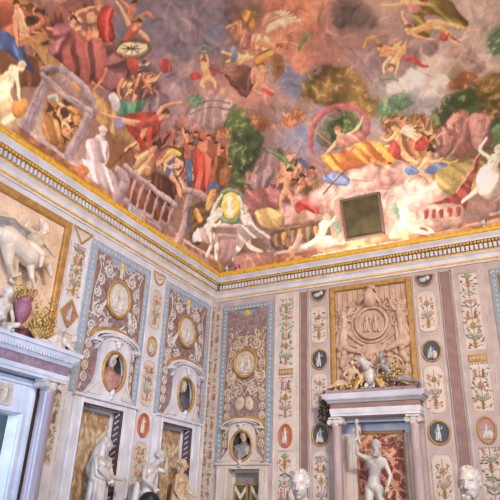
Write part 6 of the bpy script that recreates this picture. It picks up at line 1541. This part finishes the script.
BASE=dict(head=(0,1.74,.03),neck=(0,1.55,0),chest=(0,1.36,0),waist=(0,1.14,0),pelvis=(0,.98,0),sl=(-.18,1.47,0),sr=(.18,1.47,0),
  el=(-.24,1.17,.0),er=(.24,1.17,.0),hl=(-.27,.93,.06),hr=(.27,.93,.06),il=(-.09,.93,0),ir=(.09,.93,0),kl=(-.11,.52,.03),kr=(.11,.52,.03),al=(-.11,.09,0),ar=(.11,.09,0))
def human(J=None, hd=None, female=False, hands=True, feet=True, bare=True):
    P={k:Vector(v) for k,v in {**BASE,**(J or {})}.items()}; g=G(); c=g.cone
    c(P['pelvis'],P['waist'],.135,.115,14); c(P['waist'],P['chest'],.112,.135,14); up=(P['chest']-P['waist']).normalized()
    c(P['chest']+Vector((-.06,.02,0)),P['chest']+Vector((.06,.02,0)),.125,.125,12)
    c(P['sl'],P['neck']+Vector((-.03,-.06,0)),.062,.07); c(P['sr'],P['neck']+Vector((.03,-.06,0)),.062,.07); c(P['chest'],P['neck'],.12,.055)
    for q in (-1,1):
        g.ell(P['chest']+Vector((q*.065,.045 if not female else .02,.095)),(.065,.055,.04) if not female else (.055,.055,.055))
        g.ell(P['pelvis']+Vector((q*.07,-.03,-.06)),(.085,.09,.08))
    g.ell(P['waist']+Vector((0,-.05,.06)),(.085,.10,.06))
    for s in 'lr':
        sg=-1 if s=='l' else 1
        c(P['s'+s],P['e'+s],.058,.041); m=P['e'+s].lerp(P['h'+s],.3); c(P['e'+s],m,.041,.042); c(m,P['h'+s],.042,.024)
        if hands: hand(g,P['h'+s],P['h'+s]-P['e'+s],1,.6,sg)
        c(P['i'+s],P['k'+s],.098,.058,12); m=P['k'+s].lerp(P['a'+s],.3)+Vector((0,0,-.015)); c(P['k'+s],m,.056,.06); c(m,P['a'+s],.06,.034)
        if feet:
            f=P['a'+s]; g.ell(f+Vector((0,-.045,-.02)),(.035,.04,.045)); c(f+Vector((0,-.045,0)),f+Vector((sg*.03,-.065,.14)),.036,.024)
    c(P['neck']-up*.05,P['head']-Vector((0,.08,.03)),.058,.052)
    if hd is not False: head(g,P['head'],**{'s':1.0,**(hd or {})})
    return g
def robe(g, top, bot, r0, r1, n=11, seed=0, squash=.75, folds=.07):
    r=random.Random(seed); ph=r.random()*6; top=Vector(top); bot=Vector(bot); H=(top-bot).length; N=44
    V=[];K=14
    for j in range(K+1):
        t=j/K; c=bot.lerp(top,t); R=r1+(r0-r1)*t**.8; am=folds*(1-t*.5)
        for i in range(N):
            a=2*PI*i/N; q=R*(1+am*math.sin(n*a+ph+2.2*t)+am*.5*math.sin((n*2-3)*a-ph))
            V.append((c.x+q*math.cos(a),c.y,c.z+q*squash*math.sin(a)))
    g.add(V,[(j*N+i,(j+1)*N+i,(j+1)*N+(i+1)%N,j*N+(i+1)%N) for j in range(K) for i in range(N)]+[tuple(range(N)),tuple(K*N+i for i in range(N-1,-1,-1))])
def sash(g, pts, r, k=8, n=3, sp=.03):
    for i in range(n):
        g.tube([(p[0]+(i-n/2)*sp*.6,p[1]+(i-n/2)*sp,p[2]+.004*(i%2)) for p in pts],[r]*len(pts),k)
def plinth(t,h,w,m=STUCW):
    g=G(); g.bar(-w,0,w,h*.12,-w,w); g.bar(-w*.85,h*.12,w*.85,h*.9,-w*.85,w*.85); g.bar(-w,h*.9,w,h,-w,w); obj('plinth',g,m,t)

def statue(name,label,cat,F,p,H,body,m,plh,group=None,rot=0,robeg=None,voxel=.0105):
    """p: foot position (u, w); H: figure height incl. head; plh: plinth height"""
    t=thing(name,label,cat,F,(p[0],0,p[1]),group,rot); s=H/1.87
    if plh>0: plinth(t,plh,.22 if H<1.5 else .3)
    g=G().merge(body,Matrix.Translation((0,plh,0))@Matrix.Scale(s,4)); o=sculpt('figure',g,m,t,voxel*max(s,.5)); 
    if robeg: sculpt('drapery',G().merge(robeg,Matrix.Translation((0,plh,0))@Matrix.Scale(s,4)),m,t,voxel*max(s,.5))
    return t
# veiled woman in front of the first alabaster niche
b=human(dict(el=(-.20,1.2,.08),hl=(-.02,1.14,.17),er=(.23,1.2,.05),hr=(.27,1.16,.24),head=(.02,1.73,.04)),dict(hair='veil',yaw=.5),True,feet=True)
r=G(); robe(r,(0,1.45,-.01),(0,.05,0),.16,.24,9,1); robe(r,(-.03,1.3,0),(-.04,.45,.02),.20,.21,7,3,.7,.1); r.cone((-.17,1.43,-.02),(-.19,1.15,.02),.06,.07); r.cone((.18,1.45,-.02),(.25,1.15,.05),.06,.07)
r.cone((0,1.68,-.07),(-.02,1.3,-.09),.1,.18); sash(r,[(-.2,1.35,.13),(0,1.2,.2),(.2,1.1,.16)],.03)
statue('marble_statue','white veiled draped woman in front of the nearer alabaster niche','statue',FL,(-3.56,.14),1.86,b,MARBLE,.92,rot=.05,robeg=r)
# nude standing between the two niches
b=human(dict(head=(.17,1.68,.10),neck=(.08,1.53,.02),chest=(.03,1.36,0),sl=(-.14,1.48,0),sr=(.22,1.45,.0),el=(-.26,1.25,.08),hl=(-.08,1.12,.2),er=(.30,1.42,.18),hr=(.22,1.60,.24),kl=(-.16,.5,.06),al=(-.24,.09,-.02),kr=(.06,.52,.05),ar=(.05,.09,0)),dict(s=1.1,hair='curls',yaw=.7,pitch=.3,seed=2))
r=G(); r.cone((-.2,1.15,-.1),(-.3,.1,-.1),.06,.12); r.cone((-.1,1.0,-.12),(-.22,.1,-.14),.06,.1)
statue('marble_statue','white nude leaning statue standing before the pilaster between the two niches','statue',FL,(-2.82,.62),1.72,b,MARBLE,.95,rot=.0,robeg=r)
# small warm woman in second niche
b=human(dict(el=(-.25,1.17,.02),hl=(-.2,.98,.16),er=(.24,1.16,.05),hr=(.34,1.05,.26)),dict(s=1.1,hair='bun',yaw=.6),True)
r=G(); robe(r,(0,1.20,0),(0,.05,0),.20,.26,8,5); robe(r,(0,1.02,0),(0,.6,0),.23,.24,6,6,.8,.12); r.cone((.16,1.44,-.02),(.22,1.1,.0),.06,.07); r.cone((-.16,1.45,-.04),(-.24,.5,-.06),.06,.09)
statue('marble_statue','warm cream half draped woman in front of the alabaster niche nearer the corner','statue',FL,(-1.10,.14),1.62,b,WARM,.98,rot=.0,robeg=r)
# satyr with the child on his raised arm
b=human(dict(head=(.05,1.70,.06),neck=(.02,1.54,.01),chest=(.0,1.36,0),waist=(-.03,1.14,0),pelvis=(-.05,.98,0),sl=(-.19,1.50,0),sr=(.18,1.45,0),el=(-.34,1.58,.08),hl=(-.30,1.84,.13),er=(.30,1.16,.02),hr=(.26,.97,.14),
   il=(-.13,.93,0),ir=(.04,.93,0),kl=(-.16,.5,.08),kr=(.14,.52,.05),al=(-.17,.09,0),ar=(.2,.09,-.04)),dict(s=1.2,hair='curls',roll=.15,pitch=.05,seed=4,beard=True))
for i in range(14):
    a=2*PI*i/14; b.ell((.05+.066*math.cos(a),1.762+.012*(i%2),.04+.076*math.sin(a)),(.017,.022,.017),None,6,5)
t=statue('marble_statue','white nude statue raising a small child figure in the columned niche','statue',FB,(4.0,.18),1.82,b,MARBLE,1.22)
s=1.82/1.87; o=Vector((-.30*s,1.22+1.90*s,.14*s)); r=G()
r.cone(o,o+Vector((.02,.16,0)),.05,.055); r.cone(o+Vector((.01,.15,0)),o+Vector((0,.2,0)),.05,.03); head(r,o+Vector((.0,.27,.02)),.55)
r.cone(o,o+Vector((-.07,-.12,.05)),.04,.022); r.cone(o,o+Vector((.06,-.13,.04)),.04,.022); r.cone(o+Vector((.05,.15,0)),o+Vector((.09,.05,.06)),.02,.014); r.cone(o+Vector((-.05,.15,0)),o+Vector((-.09,.06,.05)),.02,.014)
sculpt('carried_child',r,MARBLE,t,.009)
r=G(); r.cone((.30,1.22,-.02),(.33,1.8,-.04),.10,.07); 
for i in range(24): a=rnd.random()*6.28; r.ell((.32+.1*math.cos(a),1.55+.5*rnd.random(),.02+.08*math.sin(a)),(.035,.045,.03),None,6,5)
r.ell((-.42,1.42,.0),(.1,.28,.1)); r.ell((-.42,1.76,.02),(.06,.08,.06)); sculpt('tree_stump',r,WARM,t,.014)

def bust(label,F,p,s,mh,mc,yaw=0,seed=0,hair='curls',group=None,drape=True,socle=None,stand=0,pitch=0,beard=False):
    """p: chin-level centre (u, v, w) sits .14 above; the bust hangs from its socle below"""
    t=thing('portrait_bust',label,'bust',F,p,group)
    g=G(); head(g,(0,.30*s,.0),s,yaw,pitch,0,hair,seed,beard); sculpt('head',g,mh,t,.007*s+.001,1)
    g=G(); g.cone((-.11*s,.08*s,-.03*s),(.11*s,.08*s,-.03*s),.085*s,.085*s,12); g.cone((0,.08*s,-.02*s),(0,-.08*s,0),.12*s,.07*s,12); g.cone((0,.1*s,-.03*s),(0,.17*s,-.03*s),.09*s,.062*s)
    for q in (-1,1): g.ell((q*.17*s,.04*s,-.03*s),(.055*s,.08*s,.06*s)); g.ell((q*.06*s,.03*s,.06*s),(.06*s,.05*s,.04*s))
    if drape:
        for i in range(5): g.tube([(-.2*s,(.12-.04*i)*s,.02*s),(-.05*s,(.02-.04*i)*s,.11*s),(.1*s,(.08-.03*i)*s,.1*s),(.2*s,(.14-.03*i)*s,.0)],.018*s,6)
    sculpt('chest',g,mc,t,.008*s+.001,1)
    g=G().lathe([(.035*s,-.06*s),(.03*s,-.10*s),(.05*s,-.13*s),(.09*s,-.15*s),(.09*s,-.18*s)],(0,0,0),20); obj('socle',g,socle or mh,t,True)
    if stand:
        g=G(); k=-.18*s; w=.17*s; g.bar(-w,k-.08,w,k,-w,w); g.bar(-w*.85,-stand+.15,w*.85,k-.08,-w*.85,w*.85); g.bar(-w,-stand,w,-stand+.15,-w,w); obj('pedestal',g,GREYM,t)
    return t
bust('white head on rosy draped chest in the nearer oval niche, left wall',FL,(-3.50,3.76,-.02),1.32,MARBLE,PINKM,-.5,1,'bun')
bust('white head on dark armoured chest in the oval niche nearer the corner',FL,(-1.11,3.76,-.02),1.25,MARBLE,DARKM,-.3,2)
bust('pale head on grey draped chest in the oval niche on the back wall',FB,(.965,2.83,-.04),1.2,WARM,GREYM,.35,3,socle=PINKM)
bust('colossal white curly-haired head near the bottom, left of the columned niche',FB,(3.66,1.50,3.0),1.8,MARBLE,MARBLE,.15,5,stand=1.5,drape=False,pitch=.1)
bust('colossal bearded head lit blue, near the bottom right of the photo',FB,(6.14,1.52,3.0),1.85,MARBLE,MARBLE,-.1,6,stand=1.5,drape=False,beard=True)

# ---- relief over the door: rider plunging with his horse
t=thing('framed_relief','large white relief of horse and rider in a gilt frame over the left doorway','relief',FL,(-8.2,4.1,0)); U=3.12; V=2.22
g=G(); g.bar(U-.14,0,U,V,0,.08,.02); g.bar(0,0,.14,V,0,.08,.02); g.bar(.14,V-.14,U-.14,V,0,.08,.02); g.bar(.14,0,U-.14,.08,0,.08,.02); obj('gilt_frame',g,OCHRE,t)
obj('relief_ground',G().bar(.14,.08,U-.14,V-.14,0,.02),mat('veined_cream_slab',(226,196,168),(206,172,146),2.5,.45,vein=(190,170,150)),t)
X=lambda y,v,w:(y+8.2,v-4.1,w)
g=G(); c=g.cone
c(X(-6.45,5.45,.18),X(-6.0,5.28,.22),.23,.22,14); c(X(-6.0,5.28,.22),X(-5.85,5.24,.24),.21,.18,14); g.ell(X(-6.55,5.48,.18),(.25,.25,.2))
c(X(-5.86,5.28,.26),X(-5.62,5.30,.3),.17,.11,12); c(X(-5.62,5.30,.3),X(-5.46,5.12,.3),.105,.055,12); c(X(-5.46,5.12,.3),X(-5.43,5.07,.3),.055,.045)
for q in (-.04,.03): c(X(-5.60+q,5.40,.33),X(-5.58+q,5.47,.34),.025,.01)
c(X(-5.95,5.12,.25),X(-5.88,4.86,.28),.085,.05); c(X(-5.88,4.86,.28),X(-5.75,4.72,.26),.048,.034); c(X(-5.75,4.72,.26),X(-5.68,4.66,.26),.045,.04)
c(X(-5.86,5.12,.15),X(-5.6,4.95,.16),.08,.05); c(X(-5.6,4.95,.16),X(-5.62,4.74,.14),.045,.032); c(X(-5.62,4.74,.14),X(-5.56,4.68,.14),.042,.036)
c(X(-6.5,5.3,.2),X(-6.4,4.98,.2),.15,.075); c(X(-6.4,4.98,.2),X(-6.22,4.78,.18),.065,.04); c(X(-6.22,4.78,.18),X(-6.08,4.88,.18),.04,.035)
c(X(-6.3,5.2,.12),X(-6.15,4.95,.12),.12,.06); c(X(-6.15,4.95,.12),X(-6.2,4.72,.1),.055,.035); c(X(-6.2,4.72,.1),X(-6.1,4.68,.1),.04,.035)
c(X(-6.8,5.55,.18),X(-6.95,5.3,.18),.07,.09); c(X(-6.95,5.3,.18),X(-6.98,5.0,.16),.09,.03)
for i in range(9): c(X(-5.85+.03*i,5.46-.012*i,.3),X(-5.9+.03*i,5.56-.02*i,.32),.03,.02)
SH=Matrix.Translation(Vector(X(-5.93,5.30,0))+Vector((0,-.02,0)))@Matrix.Diagonal((.80,.80,.9,1))@Matrix.Translation(-Vector(X(-5.93,5.30,0)))
g.xf(SH); sculpt('horse_relief',g,CREAMM,t,.012)
g=G(); c=g.cone
c(X(-6.12,5.48,.3),X(-5.98,5.72,.3),.12,.13,12); c(X(-5.98,5.72,.3),X(-5.9,5.8,.3),.13,.07); head(g,X(-5.86,5.95,.32),1.05,.6,.1,-.35,'curls',8)
g.ell(X(-5.87,6.02,.31),(.11,.07,.12),(0,0,-.4)); c(X(-5.9,6.04,.3),X(-5.98,6.12,.3),.04,.05)
c(X(-6.06,5.78,.28),X(-6.3,5.82,.3),.06,.05); c(X(-6.3,5.82,.3),X(-6.22,6.0,.3),.045,.03)
c(X(-5.88,5.74,.32),X(-5.72,5.58,.36),.055,.045); c(X(-5.72,5.58,.36),X(-5.52,5.5,.34),.042,.028); hand(g,X(-5.52,5.5,.34),(1,-.3,0),1)
c(X(-6.1,5.46,.34),X(-5.9,5.32,.46),.1,.07); c(X(-5.9,5.32,.46),X(-5.88,5.08,.44),.06,.04)
g.xf(SH); sculpt('rider_relief',g,CREAMM,t,.010)
g=G()
for i in range(6): g.tube([X(-6.05,5.72-.02*i,.2),X(-6.3,5.72-.03*i,.24+.02*(i%2)),X(-6.55,5.84-.05*i,.22),X(-6.9,5.78-.07*i,.18)],[.04,.05,.06,.03],8)
g.xf(SH); sculpt('cloak_relief',g,GREYM,t,.012)
g=G(); g.cone(X(-6.06,5.6,.34),X(-5.98,5.56,.36),.16,.13); 
for i in range(8): leaf(g,X(-6.1+.03*i,0,0)[0],X(0,5.56,0)[1],-PI/2,.16,.04,.42,.02)
g.xf(SH); sculpt('gilt_kilt',g,STUC,t,.010)

# ---- group over the left door: urn, putti, garlands
t=thing('garden_urn','purple stone urn heaped with gilt foliage, on the left door cornice','urn',FL,(-5.95,4.06,.26)); t.scale=(.84,.84,.84)
g=G().lathe([(.10,0),(.10,.03),(.05,.06),(.04,.10),(.10,.16),(.15,.28),(.165,.40),(.15,.48),(.12,.52),(.15,.56),(.155,.59)],(0,.0,0),28); obj('urn_body',g,PORPH,t,True)
def foliage(n,c,r,seed,lo=.04,hi=.07):
    g=G(); q=random.Random(seed)
    for i in range(n):
        p=[c[k]+r[k]*q.gauss(0,.5) for k in range(3)]
        if i%3: leaf(g,p[0],p[1],q.random()*6.3,q.uniform(lo,hi)*1.3,q.uniform(lo,hi)*.6,p[2],.018)
        else: g.ell(p,(q.uniform(lo,hi)*.45,)*3,None,7,5)
    return g
obj('gilt_foliage',foliage(240,(0,.66,.02),(.23,.16,.15),1,.03,.055),GILT,t,True)
t=thing('gilt_garland','gilt palm and fruit garland lying right of the purple urn on the door cornice','garland',FL,(-5.5,3.92,.28))
g=foliage(150,(0,.35,0),(.20,.30,.12),2)
for i in range(9): a=.5+.25*i; g.cone((-.12,.05,.03),(-.12+.34*math.cos(a),.05+.34*math.sin(a),.05),.02,.012,6)
g.cone((-.1,.04,0),(.1,.05,0),.05,.04); obj('garland_leaves',g,GILT,t,True)
t=thing('stucco_figure','white seated stucco youth left of the purple urn','sculpture',FL,(-6.30,3.92,.22))
b=human(dict(pelvis=(0,.14,0),waist=(0,.30,.02),chest=(0,.52,.03),neck=(.0,.70,.03),head=(.04,.88,.07),sl=(-.18,.62,.02),sr=(.18,.62,.02),el=(-.26,.36,.1),hl=(-.1,.2,.2),er=(.28,.36,.08),hr=(.2,.15,.2),il=(-.09,.14,0),ir=(.09,.14,0),kl=(-.2,.2,.4),kr=(.2,.16,.38),al=(-.35,.1,.12),ar=(.05,.07,.3)),dict(yaw=.6,seed=11))
sculpt('figure',G().merge(b,Matrix.Scale(.72,4)),STUCW,t,.012)
t=thing('stucco_figure','white stucco youth reclining at the right end of the left door cornice','sculpture',FL,(-5.16,3.92,.24))
b=human(dict(pelvis=(-.1,.14,0),waist=(.08,.2,.02),chest=(.28,.3,.04),neck=(.42,.38,.05),head=(.56,.46,.1),sl=(.3,.42,0),sr=(.34,.2,.16),el=(.2,.6,.08),hl=(0,.5,.16),er=(.5,.08,.2),hr=(.66,.06,.2),il=(-.12,.2,-.05),ir=(-.12,.1,.08),kl=(-.42,.34,.05),kr=(-.5,.12,.15),al=(-.72,.1,.05),ar=(-.82,.08,.15)),dict(yaw=.9,roll=-.6,seed=12))
sculpt('figure',G().merge(b,Matrix.Scale(.60,4)),STUCW,t,.011)
g=G(); robe(g,(-.02,.26,-.02),(-.05,.0,-.02),.14,.26,9,8); sculpt('drapery',g,STUCW,t,.011)
t=thing('porphyry_slab','purple stone scroll base under the urn and garland','slab',FL,(-5.75,3.92,.0))
obj('slab',G().prism([(-.28,0),(.62,0),(.45,.07),(.12,.17),(-.05,.24),(-.28,.1)],.02,.18),PORPH,t)

# ---- group over the columned niche
t=thing('eagle_sculpture','white headed gilt eagle standing on the niche cornice','sculpture',FB,(3.98,3.99,.24))
g=G(); g.ell((.02,.26,.0),(.125,.20,.13),(0,0,.15)); g.cone((0,.38,.03),(-.08,.50,.06),.085,.06); g.cone((-.06,-.02+.1,.02),(-.07,.03,.05),.05,.03); g.cone((.08,.08,.02),(.09,.03,.05),.05,.03)
g.cone((0,.1,-.06),(.05,.02,-.1),.07,.05); sculpt('body',g,STUCW,t,.009)
g=G(); g.ell((-.12,.57,.12),(.085,.075,.07)); g.cone((-.17,.58,.14),(-.29,.64,.16),.04,.008); g.cone((-.17,.54,.14),(-.27,.51,.16),.028,.008); g.cone((-.1,.55,.1),(-.02,.42,.08),.07,.08)
for i in range(12): g.cone((-.09+.01*i,.58-.006*i,.06),(-.06+.02*i,.64-.02*i,.04),.016,.006,6)
sculpt('head',g,MARBLE,t,.007)
for s,nm in ((-1,'wing'),(1,'wing')):
    g=G()
    for i in range(11): 
        a=PI/2+s*(-.35-.17*i)*-1; g.cone((s*.10,.36-.015*i,.0),(s*(.16+.022*i),.40-.035*i-.02*abs(i-4),.02),.03,.018,6); leaf(g,s*(.10+.012*i),.30-.018*i,-PI/2+s*.4,.17,.05,.06+.004*i,.016)
    obj(nm,g,GILT,t,True)
g=G()
for s in (-1,1):
    for q in (-.05,0,.05): g.cone((s*.08,.03,.07),(s*.08+q,.015,.15),.017,.010,6)
obj('talons',g,STUCW,t,True)
def lying(label,u,flip,m,sc,seed,u0):
    t=thing('stucco_figure',label,'sculpture',FB,(u,3.99,.22))
    s=flip
    b=human({k:(s*v[0],v[1],v[2]) for k,v in dict(pelvis=(0,.3,0),waist=(-.1,.45,.02),chest=(-.18,.6,.05),neck=(-.22,.76,.08),head=(-.25,.9,.14),sl=(-.32,.66,.02),sr=(-.02,.68,.06),el=(-.45,.45,.1),hl=(-.5,.2,.16),er=(.1,.5,.14),hr=(-.05,.35,.2),il=(0,.32,-.05),ir=(.02,.24,.08),kl=(.34,.3,.1),kr=(.38,.18,.16),al=(.7,.08,.08),ar=(.76,.08,.2)).items()},dict(yaw=-.3,seed=seed))
    sculpt('figure',G().merge(b,Matrix.Scale(sc,4)),m,t,.010)
    return t
t=lying('cream stucco putto sprawling left of the white headed eagle',3.52,-1,WARM,.62,21,0)
t=lying('grey stucco figure crouching right of the white headed eagle',4.46,1,GREYM,.72,22,0)
t=thing('gilt_garland','gilt leaf garland at the left end of the niche cornice','garland',FB,(3.30,3.99,.24)); obj('garland_leaves',foliage(60,(.1,.08,0),(.28,.12,.1),5,.04,.08),GILT,t,True)
t=thing('gilt_garland','gilt branch garland right of the eagle, above the grey figure','garland',FB,(4.5,3.99,.26))
g=foliage(190,(0,.28,.02),(.3,.24,.14),6,.035,.065); g.cone((-.15,.3,0),(.28,.04,.06),.03,.03); obj('garland_leaves',g,GILT,t,True)
t=thing('rosy_slab','rosy stone plinth along the top of the niche cornice','slab',FB,(4.0,3.90,.0)); obj('slab',G().bar(-.95,0,.95,.09,.0,.36),MAUVE,t)
t=thing('wall_bracket','dark bronze leafy bracket at the left end of the niche cornice','bracket',FB,(2.98,3.52,.22))
g=foliage(90,(0,.08,0),(.10,.20,.10),9,.05,.09); g.cone((0,-.1,0),(0,.28,0),.06,.05); g.cone((0,0,0),(0,0,-.2),.03,.03); obj('leaf_cluster',g,BRONZE,t,True)

# ---- visitor, only the crown of the head is in the frame
t=bpy.data.objects.new('person',None); C.objects.link(t); t.location=(4.56,-7.9,0); t.rotation_euler=(PI/2,0,0); t['label']='person at the bottom edge, dark hair, only the top of the head in view'; t['category']='person'
SKIN=mat('skin',(196,146,118),rough=.5); HAIR=mat('black_hair',(26,22,24),(40,34,34),60,.5,stretch=(1,.1,1)); CLOTH=mat('navy_cloth',(48,54,74),(38,44,62),20,.8)
t.rotation_euler=(PI/2,0,PI)
g=human(None,dict(hair='none'),feet=True); sculpt('body',G().merge(g,Matrix.Scale(.925,4)),SKIN,t,.012)
g=G(); g.ell((0,1.785,.005),(.088,.090,.103),None,14,10); g.ell((0,1.74,-.03),(.086,.10,.085)); g.ell((0,1.66,-.05),(.07,.08,.05)); sculpt('hair',G().merge(g,Matrix.Scale(.925,4)),HAIR,t,.009)
g=G(); 
P={k:Vector(v) for k,v in BASE.items()}
g.cone(P['pelvis'],P['chest'],.155,.15,14); g.cone((-.06,1.38,0),(.06,1.38,0),.145,.145,14); g.cone(P['chest'],(0,1.50,0),.14,.085)
for s in 'lr': g.cone(P['s'+s],P['e'+s],.075,.058); g.cone((-.03 if s=='l' else .03,1.48,0),P['s'+s],.08,.078)
sculpt('shirt',G().merge(g,Matrix.Scale(.925,4)),CLOTH,t,.012)
g=G()
for s in 'lr': g.cone(P['i'+s],P['k'+s],.118,.08); g.cone(P['k'+s],P['a'+s],.08,.06)
g.cone((-.05,.96,0),(.05,.96,0),.14,.14); sculpt('trousers',G().merge(g,Matrix.Scale(.925,4)),DARKM,t,.012)
# ------------------------------------------------------------------ camera and light
cam=bpy.data.cameras.new('camera'); co=bpy.data.objects.new('camera',cam); C.objects.link(co)
cam.sensor_width=36; cam.lens=580.43/500*36; cam.clip_end=200
yaw,pit,rol=math.radians(-29.2),math.radians(24.47),math.radians(2.24)
f=Vector((math.sin(yaw)*math.cos(pit),math.cos(yaw)*math.cos(pit),math.sin(pit)))
r=f.cross(Vector((0,0,1))).normalized(); u=r.cross(f)
r2=r*math.cos(rol)+u*math.sin(rol); u2=-r*math.sin(rol)+u*math.cos(rol)
co.matrix_world=Matrix(((r2.x,u2.x,-f.x,7.538),(r2.y,u2.y,-f.y,-11.797),(r2.z,u2.z,-f.z,1.6),(0,0,0,1)))
bpy.context.scene.camera=co
def area(name,loc,tgt,sx,sy,power,col,spread=180):
    l=bpy.data.lights.new(name,'AREA'); l.shape='RECTANGLE'; l.size=sx; l.size_y=sy; l.energy=power; l.color=col; l.spread=math.radians(spread)
    o=bpy.data.objects.new(name,l); C.objects.link(o); o.location=loc
    d=Vector(tgt)-Vector(loc); o.rotation_euler=d.to_track_quat('-Z','Y').to_euler(); return o
w=bpy.data.worlds.new('world'); bpy.context.scene.world=w; w.use_nodes=True
w.node_tree.nodes['Background'].inputs[0].default_value=(.82,.86,1,1); w.node_tree.nodes['Background'].inputs[1].default_value=.06
area('high_window_daylight',(11.5,-10,8.6),(2.5,-1,2.6),1.0,1.0,950,(1,.93,.89),76)
area('left_front_window',(5.5,-15.5,3.0),(0,-5.6,3.2),2.0,3.0,680,(.42,.64,1),80)
area('right_window',(13.5,-4.5,2.2),(6,-2.5,2.2),1.5,2.5,190,(.55,.7,1),90)
area('back_cornice_uplight',(3.95,-.17,7.20),(3.95,-.26,8.5),2.3,.05,60,(1,.92,.80))
area('left_cornice_uplight',(.2,-7.5,7.22),(.32,-7.5,8.5),.08,1.6,45,(1,.86,.66)).rotation_euler
area('relief_spot',(4.2,-7.6,8.2),(0,-6.2,5.4),.3,.3,5,(1,.84,.66),40)
area('next_room_daylight',(-1.2,-8.5,2.4),(-3.2,-3,2.0),1.2,1.8,330,(.75,.88,1))
area('vault_wash',(6.5,-8.5,5.2),(4.5,-3,10.5),5,5,1350,(1,.85,.71))
sc=bpy.context.scene; vs=sc.view_settings; vs.view_transform='Standard'; vs.look='None'; vs.exposure=-1.58; vs.gamma=1; vs.use_curve_mapping=False
_g={'wall panel':'scrollwork wall panels','pilaster':'painted pilaster strips between the panels','wall strip':'plain stone strips on the back wall','niche':'niches in the walls','statue':'marble statues along the walls','bust':'portrait busts','garland':'gilt garlands on the cornices','relief':'gilt-framed stucco reliefs','sculpture':'stucco figures on the cornices'}
for _o in bpy.data.objects:
    if not _o.parent and _o.get('category') in _g: _o['group']=_g[_o['category']]
